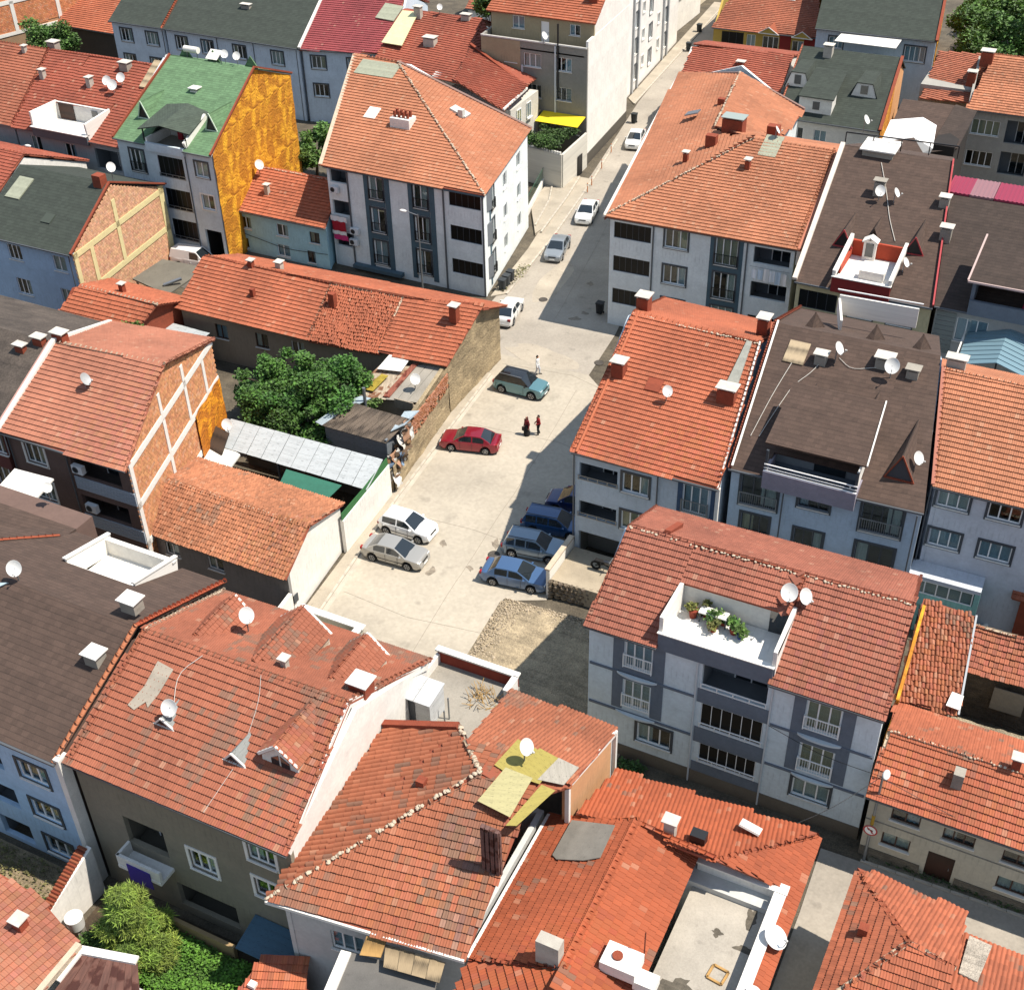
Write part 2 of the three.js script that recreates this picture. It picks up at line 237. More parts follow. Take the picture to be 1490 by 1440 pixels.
function windowGroup(t, F, u, y, w, h, o = {}) {
  if (o.proud) F = F.clone().multiply(new THREE.Matrix4().makeTranslation(0, 0, .16));
  w = Math.round(w * 10) / 10; h = Math.round(h * 10) / 10; const k = w + 'x' + h, n = o.n ?? (w < .75 ? 1 : w < 1.45 ? 2 : w < 2.3 ? 3 : 4);
  const g = placed(t, 'window', F.clone().multiply(new THREE.Matrix4().makeTranslation(u + w / 2, y, 0))); const I = new THREE.Matrix4();
  const fr = cached('f' + k + n, () => { const b = .065, l = [lb(0, b / 2, -.12, w, b, .07), lb(0, h - b / 2, -.12, w, b, .07), lb(-w / 2 + b / 2, h / 2, -.12, b, h - 2 * b, .07), lb(w / 2 - b / 2, h / 2, -.12, b, h - 2 * b, .07)]; for (let i = 1; i < n; i++) l.push(lb(-w / 2 + i * w / n, h / 2, -.12, b * 1.15, h - 2 * b, .075)); return merge(l); });
  place(g, 'frame', fr, o.frame ?? PVC, I); place(g, 'pane', cached('p' + k, () => lb(0, h / 2, -.13, w - .1, h - .1, .012)), GLASS, I);
  if (o.full || (!o.bare && rnd() < .92)) { const s = rnd() < .5 ? 1 : -1, cw = o.full || rnd() < .35 ? w - .08 : w * rr(.3, .5); const cg = cached('c' + k + cw.toFixed(2), () => { const q = new THREE.PlaneGeometry(cw, h - .05, 14, 1); const p = q.attributes.position; for (let i = 0; i < p.count; i++) p.setZ(i, .03 * Math.sin(p.getX(i) * 28)); q.computeVertexNormals(); return q.translate(0, h / 2, -.24); }); place(g, 'curtain', cg, [CURTAIN, M('curtain_warm', '#c9b795', { r: .95 }), M('curtain_blue', '#b4c3cc', { r: .95 }), CURTAIN][Math.floor(rnd() * 4)], new THREE.Matrix4().makeTranslation(s * (w - cw) / 2, 0, 0)); }
  if (o.surround) { const b = .16; place(g, 'surround', cached('s' + k, () => merge([lb(0, h + b / 2, .025, w + 2 * b, b, .05), lb(0, -b / 2, .025, w + 2 * b, b, .05), lb(-w / 2 - b / 2, h / 2, .025, b, h, .05), lb(w / 2 + b / 2, h / 2, .025, b, h, .05)])), o.surround, I); }
  if (o.sill !== false) place(g, 'sill', cached('l' + w, () => lb(0, -.03, .03, w + .14, .06, .16)), o.sillMat ?? TRIM, new THREE.Matrix4().makeTranslation(0, 0, o.surround ? .03 : 0));
  if (o.rail) place(g, 'railing', cached('r' + w, () => { const l = [lb(0, .95, .16, w + .1, .05, .05), lb(0, .12, .16, w + .1, .04, .04), lb(-w / 2 - .03, .5, .11, .05, .95, .13), lb(w / 2 + .03, .5, .11, .05, .95, .13)]; for (let i = 1; i < w / .13; i++) l.push(lb(-w / 2 + i * .13, .53, .16, .022, .82, .022)); return merge(l); }), o.rail, I);
  if (o.grille) place(g, 'grille', cached('g' + k, () => { const l = []; for (let i = 0; i <= w / .16; i++) l.push(lb(-w / 2 + i * .16, h / 2, .03, .018, h, .018)); for (let i = 0; i < 4; i++) l.push(lb(0, (i + .5) * h / 4, .03, w, .018, .016)); return merge(l); }), DARKFRAME, I);
  return g;
}
function loggia(t, F, u, y, w, h, o = {}) { // recessed balcony: room, floor, door, parapet rail or posts
  w = Math.round(w * 10) / 10; h = Math.round(h * 10) / 10; const D = o.depth ?? 1.9; const g = placed(t, 'balcony', F.clone().multiply(new THREE.Matrix4().makeTranslation(u + w / 2, y, 0))); const I = new THREE.Matrix4(), k = w + 'x' + h + 'x' + D;
  place(g, 'recess', cached('lg' + k, () => merge([lb(0, h / 2 - .21, -D - .03, w + .1, h + .68, .06), lb(-w / 2 - .03, h / 2 - .21, -D / 2 - .13, .06, h + .68, D - .26), lb(w / 2 + .03, h / 2 - .21, -D / 2 - .13, .06, h + .68, D - .26), lb(0, -.5, -D / 2 - .13, w + .1, .06, D - .26), lb(0, h + .1, -D / 2 - .13, w + .1, .06, D - .26)])), o.mat ?? paint('shade_toned_loggia_wall', '#6f757b'), I);  // default recess plaster is coloured darker to stand for the shade inside
  place(g, 'door', cached('ld' + k, () => merge([lb(w * .12, h / 2 - .3, -D + .03, w * .5, h + .2, .04)])), TINT, I);
  place(g, 'door_frame', cached('ldf' + k, () => merge([lb(w * .12 - w * .26, h / 2 - .3, -D + .05, .07, h + .2, .06), lb(w * .12, h / 2 - .3, -D + .05, .07, h + .2, .06), lb(w * .12 + w * .26, h / 2 - .3, -D + .05, .07, h + .2, .06)])), o.doorFrame ?? PVC, I);
  if (o.posts) { const n = o.posts; place(g, 'glazing_posts', cached('lp' + k + n, () => { const l = [lb(0, h - .02, -.1, w, .04, .05), lb(0, .03, -.1, w, .06, .06)]; for (let i = 0; i <= n; i++) l.push(lb(-w / 2 + i * w / n * .98 + .02, h / 2, -.1, .035, h, .05)); return merge(l); }), o.postMat ?? DARKFRAME, I);
    place(g, 'glazing', cached('lz' + k, () => lb(0, h / 2, -.1, w - .02, h - .02, .012)), o.clear ? GLASS : SMOKED, I); }
  if (o.rail) place(g, 'railing', cached('lr' + w, () => { const l = [lb(0, .32, .03, w + .1, .05, .05), lb(0, .06, .03, w + .1, .05, .05)]; for (let i = 0; i <= 4; i++) l.push(lb(-w / 2 + i * w / 4, .17, .03, .05, .34, .05)); return merge(l); }), o.rail, I);
  return g;
}
// list of windows on one wall: [x or u, y, w, h, kind]
const KIND = {
  dd: o => ({ surround: DARKFRAME, frame: DARKFRAME, ...o }), fdd: o => ({ rail: METAL, surround: DARKFRAME, frame: DARKFRAME, ...o }),
  c: o => o, d: o => ({ surround: DARKFRAME, ...o }), f: o => ({ rail: METAL, ...o }), fd: o => ({ rail: BLACK, surround: DARKFRAME, ...o }), fw: o => ({ rail: PVC, sill: false, ...o }), g: o => ({ grille: true, ...o }), w: o => ({ surround: TRIM, ...o }), b: o => ({ frame: M('brown_frame', '#4a3328', { r: .6 }), ...o }),
};
function walls(t, fp, o) { // fp: SW, SE, NE, NW corners; o.S/E/N/W: {hL,hR,top,wins}
  const sides = ['S', 'E', 'N', 'W']; const geos = new Map();
  sides.forEach((s, i) => {
    const P = fp[i], Q = fp[(i + 1) % 4], d = { hL: o.h, ...(o[s] ?? {}) }; if (d.none) return; const { F, L } = frameOf(P, Q); const holes = [];
    for (const wn of d.wins ?? []) { let [x, y, w, h, kind = 'c', ex = {}] = wn; const u = s === 'S' && !d.local ? x - P[0] : x; holes.push([u, y, w, h]);
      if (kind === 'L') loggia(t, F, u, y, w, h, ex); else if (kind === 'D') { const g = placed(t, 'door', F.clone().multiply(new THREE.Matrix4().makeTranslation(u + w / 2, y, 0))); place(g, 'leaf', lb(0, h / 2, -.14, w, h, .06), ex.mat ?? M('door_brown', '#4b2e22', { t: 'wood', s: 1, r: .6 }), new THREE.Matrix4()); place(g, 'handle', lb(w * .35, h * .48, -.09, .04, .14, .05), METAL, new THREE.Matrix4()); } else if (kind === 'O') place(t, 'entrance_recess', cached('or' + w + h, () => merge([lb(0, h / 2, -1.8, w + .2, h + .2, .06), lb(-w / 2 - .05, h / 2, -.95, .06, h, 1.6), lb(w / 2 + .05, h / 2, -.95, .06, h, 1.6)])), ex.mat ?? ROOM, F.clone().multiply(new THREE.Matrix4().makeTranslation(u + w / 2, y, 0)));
      else windowGroup(t, F, u, y, w, h, (KIND[kind] ?? KIND.c)(ex)); }
    const g = wallGeo(P, Q, { ...d, holes }); const m = d.mat ?? o.mat; if (!geos.has(m)) geos.set(m, []); geos.get(m).push(g);
  });
  for (const [m, gs] of geos) { gs.joined = true; add(t, 'wall', gs, m); }
}
function onWall(t, P, Q, name, rects, th, mat, each = false) { // slabs laid on a wall: [u,y,w,h]
  const { F } = frameOf(P, Q); const gs = rects.map(([u, y, w, h]) => { const g = new THREE.BoxGeometry(w, h, th); const uv = g.attributes.uv; for (let i = 0; i < uv.count; i++) uv.setXY(i, uv.getX(i) * w, uv.getY(i) * h); return g.translate(u + w / 2, y + h / 2, th / 2).applyMatrix4(F); });
  if (each) gs.forEach(g => add(t, name, g, mat)); else add(t, name, gs, mat);
}
function prism(P, Q, pts, th, off = 0) { const { F } = frameOf(P, Q); const s = new THREE.Shape(pts.map(p => new THREE.Vector2(p[0], p[1]))); const g = new THREE.ExtrudeGeometry(s, { depth: th, bevelEnabled: false }); return g.translate(0, 0, off).applyMatrix4(F); }
// small hollow-clay blocks filling a polygon (u,y) of a wall
const BLOCK = new THREE.BoxGeometry(1, 1, 1);
const BLOCKMAT = new THREE.MeshPhysicalMaterial({ color: '#ffffff', roughness: .9 }); BLOCKMAT.name = 'clay_block';
function blocks(t, P, Q, pts, hex, off = .0) {
  const { F } = frameOf(P, Q); const x0 = Math.min(...pts.map(p => p[0])), x1 = Math.max(...pts.map(p => p[0])), y0 = Math.min(...pts.map(p => p[1])), y1 = Math.max(...pts.map(p => p[1])); const list = []; const bw = .3, bh = .2;
  for (let r = 0; r < (y1 - y0) / bh; r++) for (let k = -1; k < (x1 - x0) / bw + 1; k++) { const u = x0 + (k + .5 + (r % 2) * .5) * bw, y = y0 + (r + .5) * bh; if (inPoly(pts, u, y)) list.push([u, y]); }
  const I = new THREE.InstancedMesh(BLOCK, BLOCKMAT, list.length); I.name = 'clay_blocks'; I.userData.kind = 'stuff'; shadows(I); const b = tone(hex, .75), c = new THREE.Color();
  list.forEach(([u, y], i) => { const m = F.clone().multiply(new THREE.Matrix4().makeTranslation(u, y, off + .02 + rnd() * .012)).multiply(new THREE.Matrix4().makeScale(bw - .018, bh - .018, .06)); const p = V(0, 0, 0).setFromMatrixPosition(m).sub(t.base); m.setPosition(p); I.setMatrixAt(i, m); const v = rr(.78, 1.2), k = rnd() < .15 ? .25 : 0; I.setColorAt(i, c.setRGB(lerp(b[0] * v, .55, k), lerp(b[1] * v * rr(.92, 1.08), .4, k), lerp(b[2] * v, .3, k))); });
  t.add(I);
}
// a house with one ridge along the street grid's x
function gable(s) {
  const f = s.f ?? .5, mix = (a, b, k) => [lerp(a[0], b[0], k), lerp(a[1], b[1], k)]; const rl = s.rl ?? mix(s.fl, s.bl, f), rr2 = s.rr ?? mix(s.fr, s.br, f), he = s.he, hb = s.hb ?? s.he, hr = s.hr;
  const cx = (s.fl[0] + s.fr[0] + s.bl[0] + s.br[0]) / 4, cz = (s.fl[1] + s.fr[1] + s.bl[1] + s.br[1]) / 4; const t = thing(s.name, s.label, s.cat ?? 'building', [cx, 0, cz], s.group);
  const ov = s.ov ?? .35, sd = s.side ?? .12; const FL = [s.fl[0] + sd, s.fl[1] - ov], FR = [s.fr[0] - sd, s.fr[1] - ov], BL = [s.bl[0] + sd, s.bl[1] + ov], BR = [s.br[0] - sd, s.br[1] + ov];
  const dFR = Math.hypot(BR[0] - FR[0], BR[1] - FR[1]), dE = Math.hypot(rr2[0] - s.fr[0], rr2[1] - s.fr[1]) - ov; const dBL = Math.hypot(BL[0] - FL[0], BL[1] - FL[1]), dW = Math.hypot(rl[0] - s.bl[0], rl[1] - s.bl[1]) - ov;
  const kf = (hr - he) / (dE + ov), wy = he + ov * kf - .2, wb = hb + ov * kf - .26;
  walls(t, [FL, FR, BR, BL], { mat: s.mat, S: { hL: wy, wins: s.S, ...(s.So ?? {}) }, E: { hL: wy, hR: wb, top: [[dE, hr - .3]], wins: s.E, mat: s.matE, ...(s.Eo ?? {}) }, N: { hL: wb, mat: s.matN }, W: { hL: wb, hR: wy, top: [[dW, hr - .3]], mat: s.matW } });
  const R = new Roof(t, s.roof); const y3 = (p, y) => [p[0], y, p[1]];
  const pf = [y3(s.fl, he), y3(s.fr, he), y3(rr2, hr), y3(rl, hr)], pb = [y3(s.br, hb), y3(s.bl, hb), y3(rl, hr), y3(rr2, hr)];
  const n = planeOf(pf), d0 = n.dot(A(pf[0])), yS = (x, z) => (d0 - n.x * x - n.z * z) / n.y; const nb = planeOf(pb), db = nb.dot(A(pb[0])), yN = (x, z) => (db - nb.x * x - nb.z * z) / nb.y;
  const at = (x, z) => [x, yS(x, z), z]; const zr = x => lerp(rl[1], rr2[1], (x - rl[0]) / (rr2[0] - rl[0])), ze = x => lerp(s.fl[1], s.fr[1], (x - s.fl[0]) / (s.fr[0] - s.fl[0]));
  if (s.cut) { const { x0, x1, z } = s.cut; R.plane([pf[0], at(x0, ze(x0)), at(x0, zr(x0)), pf[3]]); R.plane([at(x1, ze(x1)), pf[1], pf[2], at(x1, zr(x1))]); R.plane([at(x0, z), at(x1, z), at(x1, zr(x1)), at(x0, zr(x0))]); } else R.plane(pf);
  if (!s.noback) R.plane(pb, s.backRoof ?? {});
  if (!s.noridge) R.ridge(y3(rl, hr), y3(rr2, hr), s.ridgeOpt); 
  const out = { t, R, yS, yN, at, FL, FR, BL, BR, rl, rr: rr2, dE, wy, pf, pb, he, hr };
  if (s.gutter !== false) { add(t, 'gutter', s.cut ? [bar([s.fl[0], he - .06, s.fl[1] + .06], [s.cut.x0, he - .06, ze(s.cut.x0) + .06], .12, .1), bar([s.cut.x1, he - .06, ze(s.cut.x1) + .06], [s.fr[0], he - .06, s.fr[1] + .06], .12, .1)] : bar([s.fl[0], he - .06, s.fl[1] + .06], [s.fr[0], he - .06, s.fr[1] + .06], .12, .1), s.gutterMat ?? GUTTER); }
  for (const x of s.pipes ?? []) add(t, 'downpipe', rod([x, 0, FL[1] + .09], [x, he - .1, FL[1] + .09], .05), s.pipeMat ?? GUTTER);
  return out;
}
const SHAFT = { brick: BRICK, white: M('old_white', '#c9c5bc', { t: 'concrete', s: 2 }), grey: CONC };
let chimMat;
function chimney(h, x, z, o = {}) { const { w = .5, d = .5, ht = .9, kind = 'brick', cap = true } = o; const y = (o.y ?? h.yS(x, z)) - .35; const m = SHAFT[kind] ?? kind;
  add(h.R.g, 'chimney', box(x, y, z, w, ht + .35, d), m);
  if (cap) { const top = y + .35 + ht; const l = [box(x, top + .14, z, w + .22, .06, d + .22)]; for (const [a, b] of [[-1, -1], [1, -1], [-1, 1], [1, 1]]) l.push(box(x + a * (w / 2 - .05), top, z + b * (d / 2 - .05), .08, .14, .08)); add(h.R.g, 'chimney_cap', l, o.capMat ?? M('cap_white', '#dddad3', { t: 'concrete', s: 2 })); } }
function skylight(h, x, z, w, l, mat) { // raised pane following the slope
  const p = (a, b) => { const q = h.at(x + a, z + b); return [q[0], q[1] + .1, q[2]]; }; add(h.R.g, 'skylight', slab([p(-w / 2, l / 2), p(w / 2, l / 2), p(w / 2, -l / 2), p(-w / 2, -l / 2)], .12), mat ?? M('fibreglass', '#aeb4a0', { t: 'concrete', s: 1, r: .5 })); }
function spike(h, x, z, w, ht, roofMat, frontMat, o = {}) { // small triangular dormer
  const y = h.yS(x, z), k = (h.hr - h.he) / Math.abs(h.rl[1] - h.pf[0][2]); const back = z - ht / k * .98; const a = [x - w / 2, y - .05, z], b = [x + w / 2, y - .05, z], c = [x, y + ht, z + .12], e = [x, y + ht, back];
  const g = part(h.t, 'dormer'); add(g, 'dormer_roof', [slab([a, c, e], .06), slab([b, c, e], .06)], roofMat); add(g, 'dormer_front', prism([x - w / 2, z - .06], [x + w / 2, z - .06], [[.05, y - .1], [w - .05, y - .1], [w / 2, y + ht - .1]], .05), frontMat); if (o.trim) { add(g, 'dormer_trim', [bar(a, c, .1, .08), bar(b, c, .1, .08), bar([a[0], y, z + .03], [b[0], y, z + .03], .1, .1)], o.trim); } }
// ---------------------------------------------------------------- small things standing on roofs and streets
const DISHMAT = M('dish_white', '#d3d3cf', { r: .45 }), DISHGREY = M('dish_grey', '#9da0a0', { r: .5 });
const DISHGEO = (() => { const pts = []; for (let i = 0; i <= 10; i++) { const r = i / 10 * .5; pts.push(new THREE.Vector2(r, r * r * .55)); } pts.push(new THREE.Vector2(.5, .125)); for (let i = 10; i >= 0; i--) { const r = i / 10 * .5; pts.push(new THREE.Vector2(r, r * r * .55 - .012)); } const g = new THREE.LatheGeometry(pts, 24); g.rotateX(Math.PI / 2); g.scale(.9, 1, 1); return g; })();
function dish(label, x, y, z, size, az, o = {}) { // az: facing, degrees from +z towards +x
  const t = thing('satellite_dish', label, 'satellite dish', [x, y, z], 'satellite dishes on the roofs'); size *= .86; const a = az * Math.PI / 180, el = (o.el ?? 32) * Math.PI / 180, hm = o.mast ?? .55;
  const c = V(x, y + hm + size * .35, z); const q = new THREE.Quaternion().setFromEuler(new THREE.Euler(-el, a, 0, 'YXZ')); const f = V(0, 0, 1).applyQuaternion(q); const M4 = new THREE.Matrix4().compose(c, q, V(size, size, size));
  place(t, 'reflector', DISHGEO, o.grey ? DISHGREY : DISHMAT, M4);
  const low = V(0, -.46 * size, .1 * size).applyQuaternion(q).add(c), tip = V(0, -.3 * size, .62 * size).applyQuaternion(q).add(c), back = V(0, -.05 * size, -.12 * size).applyQuaternion(q).add(c);
  add(t, 'feed_arm', rod(low.toArray(), tip.toArray(), .022), METAL); add(t, 'feed_horn', rod(tip.toArray(), tip.clone().lerp(c, .22).toArray(), .045, 8), M('horn', '#c9c9c4'));
  add(t, 'mast', [rod([x - f.x * .1, y - .25, z - f.z * .1], [back.x, back.y, back.z], .035), rod([back.x, back.y, back.z], c.toArray(), .04)], METAL); return t;
}
function boxThing(name, label, cat, x, y, z, parts, group) { const t = thing(name, label, cat, [x, y, z], group); for (const [n, g, m] of parts) add(t, n, g, m); return t; }
function airCon(label, x, y, z, ry = 0) { const t = thing('air_conditioner', label, 'air conditioner', [x, y, z], 'outdoor air conditioner units'); const m = M('ac_white', '#d4d6d6', { r: .5 }); const g = new THREE.BoxGeometry(.85, .58, .32).translate(0, .29, 0).rotateY(ry).translate(x, y, z); add(t, 'casing', g, m); add(t, 'fan_grille', new THREE.TorusGeometry(.2, .035, 6, 20).translate(-.12, .29, .165).rotateY(ry).translate(x, y, z), DARKFRAME); add(t, 'fan', new THREE.CircleGeometry(.19, 18).translate(-.12, .29, .163).rotateY(ry).translate(x, y, z), BLACK); add(t, 'bracket', [new THREE.BoxGeometry(.05, .05, .5).translate(-.3, -.03, -.1).rotateY(ry).translate(x, y, z), new THREE.BoxGeometry(.05, .05, .5).translate(.3, -.03, -.1).rotateY(ry).translate(x, y, z)], METAL); return t; }
// plants: leaves spread through clumps
const LEAF = (() => { const g = new THREE.BufferGeometry(); g.setAttribute('position', new THREE.Float32BufferAttribute([0, 0, 0, .35, .12, .5, 0, .06, 1, -.35, .12, .5], 3)); g.setAttribute('uv', new THREE.Float32BufferAttribute([.5, 0, 1, .5, .5, 1, 0, .5], 2)); g.setIndex([0, 1, 2, 0, 2, 3]); g.computeVertexNormals(); return g; })();
const LEAFMAT = new THREE.MeshPhysicalMaterial({ color: '#ffffff', roughness: .75, side: THREE.DoubleSide, transmission: .25, thickness: 0 }); LEAFMAT.name = 'leaf';
function foliage(parent, name, clumps, count, size, col, o = {}) { // clumps: [x,y,z,r]
  const I = new THREE.InstancedMesh(LEAF, LEAFMAT, count); I.name = name; shadows(I); I.userData.kind = 'stuff'; const tot = clumps.reduce((s, c) => s + c[3] ** 2, 0); const c = new THREE.Color(), q = new THREE.Quaternion(), e = new THREE.Euler(); let i = 0;
  for (const cl of clumps) { const n = Math.floor(count * cl[3] ** 2 / tot); const hue = rr(.8, 1.2), warm = rr(.9, 1.15);
    for (let k = 0; k < n && i < count; k++, i++) { const th = rnd() * 6.283, cz = rr(-1, 1), s = Math.sqrt(1 - cz * cz), r = cl[3] * Math.pow(rnd(), .35) * (.8 + .35 * vnoise(th * 2 + cl[0], cz * 3 + cl[2])); const p = V(cl[0] + s * Math.cos(th) * r, cl[1] + cz * r * (o.flat ?? .85), cl[2] + s * Math.sin(th) * r);
      e.set(rr(-1.1, 1.1), rnd() * 6.283, rr(-.8, .8)); q.setFromEuler(e); const z = size * rr(.6, 1.35); I.setMatrixAt(i, new THREE.Matrix4().compose(p.sub(parent.base), q, o.needle ? V(z * .35, z, z * 1.9) : V(z, z, z))); const v = hue * rr(.45, 1.6); I.setColorAt(i, c.setRGB(col[0] * v * warm, col[1] * v, col[2] * v)); } }
  I.count = i; parent.add(I); return I;
}
function tree(name, label, x, z, y0, trunkH, clumps, count, size, col, o = {}) {
  const t = thing(name, label, o.cat ?? 'tree', [x, y0, z], o.group); const bark = M('bark', '#5a4a3a', { t: 'wood', s: 1, b: 'lumps', bs: .3, bh: .03 });
  const tr = new THREE.CylinderGeometry(o.r1 ?? .1, o.r0 ?? .2, trunkH, 9, 4); const p = tr.attributes.position; for (let i = 0; i < p.count; i++) { p.setX(i, p.getX(i) + .1 * Math.sin(p.getY(i) * 1.3)); } add(t, 'trunk', tr.translate(x, y0 + trunkH / 2, z), bark);
  const limbs = clumps.filter((_, i) => i % 2 === 0).slice(0, 9).map(c => { const a = [x, y0 + trunkH * .7, z], b = [c[0], c[1] - c[3] * .2, c[2]], m = [lerp(a[0], b[0], .5), lerp(a[1], b[1], .6) + .1, lerp(a[2], b[2], .5)]; return tube([a, m, b], .05, 5); }); if (limbs.length) add(t, 'limbs', limbs, bark);
  foliage(t, 'crown', clumps, count, size, col, o); return t;
}
// ---------------------------------------------------------------- ground, streets, square
const SOIL = M('soil', '#6b6456', { t: 'gravel', s: 7, b: 'grit', bs: 1.2, bh: .03 });
{ const g = new THREE.PlaneGeometry(1600, 1600, 1, 1).rotateX(-Math.PI / 2); const uv = g.attributes.uv; for (let i = 0; i < uv.count; i++) uv.setXY(i, uv.getX(i) * 1600, uv.getY(i) * 1600); g.translate(0, -.03, 0); structure('ground', g, SOIL); }
const LOT = M('square_concrete', '#c3bcae', { t: 'concrete', s: 17, b: 'grit', bs: 1.5, bh: .008, r: .95 });
const ROAD = M('street_concrete', '#b4aea4', { t: 'concrete', s: 11, b: 'grit', bs: 1.5, bh: .008, r: .95 });
const PAVE = M('pavement', '#bcb4a5', { t: 'concrete', s: 5, b: 'grit', bs: .8, bh: .01 });
const KERB = M('kerb', '#cbc5b9', { t: 'concrete', s: 3, r: .9 });
structure('square', flat([[-7.2, -16.5], [1.2, -16.5], [9.7, -9], [9.7, 9.6], [7.1, 10.9], [7.5, 16.7], [8.6, 21.5], [-3.2, 21.5], [-4.6, 4], [-6.3, -13.5]], .012, .03), LOT);
structure('street', slab([[-11.6, -23.5], [-7.2, -16.5], [1.2, -16.5], [.6, -23.5], [-2.2, -40], [-6.8, -62], [-13.5, -78], [-16.5, -100], [-18.5, -125], [-30, -190], [-38, -190], [-22.2, -118], [-20.4, -96], [-18.4, -76], [-15, -55], [-12.5, -38]].map(p => [p[0], .008, p[1]]), .03), ROAD);
structure('street', flat([[30.6, 20.9], [44, 20.6], [60, 20.4], [60, 24.8], [38, 24.6], [33, 25], [32.6, 50], [30.7, 50], [30.7, 25]], .009, .03), ROAD);
structure('courtyard', flat([[-44, -23.6], [-27, -23.6], [-27, -15], [-44, -15]], .006, .03), M('yard_asphalt', '#6d6a66', { t: 'concrete', s: 6 }));
// pavement strip and kerb stones beside the square, each stone a piece
function kerbRun(label, pts, w, h, mat) { const g = new THREE.Group(); g.name = numbered('kerb'); g.userData.kind = 'structure'; g.base = V(0, 0, 0); scene.add(g); for (let i = 0; i < pts.length - 1; i++) { const a = V(pts[i][0], 0, pts[i][1]), b = V(pts[i + 1][0], 0, pts[i + 1][1]), n = Math.max(1, Math.round(a.distanceTo(b) / .9)); for (let k = 0; k < n; k++) { const p = a.clone().lerp(b, (k + .01) / n), q = a.clone().lerp(b, (k + .985) / n); add(g, 'kerb_stone', bar([p.x, h / 2, p.z], [q.x, h / 2 + rr(-.006, .006), q.z], w + rr(-.01, .01), h), mat); } } }
const KA = [[-6.05, -13.3], [-4.5, 4], [-2.2, 21.3]];
structure('pavement', flat([[-7.2, -13.4], [-6.1, -13.4], [-4.56, 4], [-2.26, 21.3], [-3.4, 21.3], [-5.1, 4]], .1, .12), PAVE);
kerbRun('square', KA, .16, .13, KERB);
// stepped pavement of the upper street
structure('pavement', flat([[-15.6, -52.5], [-14.2, -52.5], [-12.2, -38], [-11.1, -26], [-12.1, -25], [-13.2, -35], [-14.8, -44], [-17, -47.5]], .11, .13), PAVE);
kerbRun('upper street', [[-11.0, -26], [-12.1, -38], [-14.1, -52.5], [-16.1, -64]], .18, .14, KERB);
structure('terrace_step', flat([[-17.9, -48.8], [-15.6, -52.5], [-14.6, -47], [-13.6, -40], [-13.9, -38], [-17, -43.5]], .24, .26), PAVE);
kerbRun('lower step', [[-13.5, -38.5], [-14.6, -47], [-15.5, -52.2]], .16, .3, KERB);
kerbRun('upper step', [[-14.6, -39.5], [-15.9, -45.5], [-17.2, -49]], .16, .36, KERB);
structure('pavement', flat([[-19.9, -76.5], [-18.6, -75], [-20.2, -96], [-21.9, -118], [-23.5, -118], [-21.8, -98]], .11, .13), PAVE);
kerbRun('far street', [[-18.55, -75], [-20.15, -96], [-21.8, -117]], .18, .14, KERB);
structure('gutter_strip', flat([[-6.0, -13.2], [-5.7, -13.2], [-4.1, 4], [-1.75, 21.4], [-2.15, 21.4], [-4.45, 4]], .017, .02), KERB);
structure('pavement', flat([[32.3, 19.2], [46, 19], [46, 20.55], [33, 20.75]], .1, .12), M('mossy_pavement', '#8a8574', { t: 'gravel', s: 4 }));
kerbRun('lower street', [[32.6, 20.82], [46, 20.6]], .14, .12, KERB);
// bare plot with rubble edge beside the blue-grey apartments
const DIRT = M('dry_earth', '#bbad92', { t: 'gravel', s: 6, b: 'lumps', bs: 1.5, bh: .05 });
structure('bare_plot', (() => { const g = new THREE.PlaneGeometry(12, 15, 70, 80).rotateX(-Math.PI / 2).translate(12.9, 0, 16.2); const p = g.attributes.position, uv = g.attributes.uv; for (let i = 0; i < p.count; i++) { const x = p.getX(i), z = p.getZ(i); const inside = Math.min(x - lerp(7.1, 7.6, (z - 10.9) / 6), z - 10.5 + (x - 7.1) * .02); p.setY(i, clamp(inside, -.3, 1) * .05 - .03 + (inside > 0 ? .12 * fbm(x * .5, z * .5, 0, 4) : 0)); uv.setXY(i, x, z); } g.computeVertexNormals(); return g; })(), DIRT);
{ const n = 3200, I = new THREE.InstancedMesh(new THREE.IcosahedronGeometry(1, 0), M('rubble_stone', '#d0c4b0', { t: 'concrete', s: 1 }), n); I.name = 'rubble'; I.userData = { kind: 'stuff', label: 'pale stones strewn along the edge of the bare plot', category: 'rubble' }; const c = new THREE.Color(); const e = new THREE.Euler(), q = new THREE.Quaternion();
  for (let i = 0; i < n; i++) { let x, z; const r = rnd(), s = Math.pow(rnd(), 1.6) * 1.5; if (r < .5) { z = rr(10.9, 20.6); x = lerp(7.15, 8, (z - 10.9) / 9) + s; } else if (r < .92) { x = rr(7.3, 16.6); z = 10.6 + s + (x - 7) * -.05; } else { x = rr(8, 16); z = rr(11, 20); } const k = rr(.02, .065) * (rnd() < .06 ? 1.8 : 1); q.setFromEuler(e.set(rnd() * 6, rnd() * 6, 0)); I.setMatrixAt(i, new THREE.Matrix4().compose(V(x, .05 + k * .3, z), q, V(k, k * .7, k * rr(.7, 1.3)))); const v = rr(.5, 1.1); I.setColorAt(i, c.setRGB(v, v * .97, v * .92)); } shadows(I); scene.add(I); }

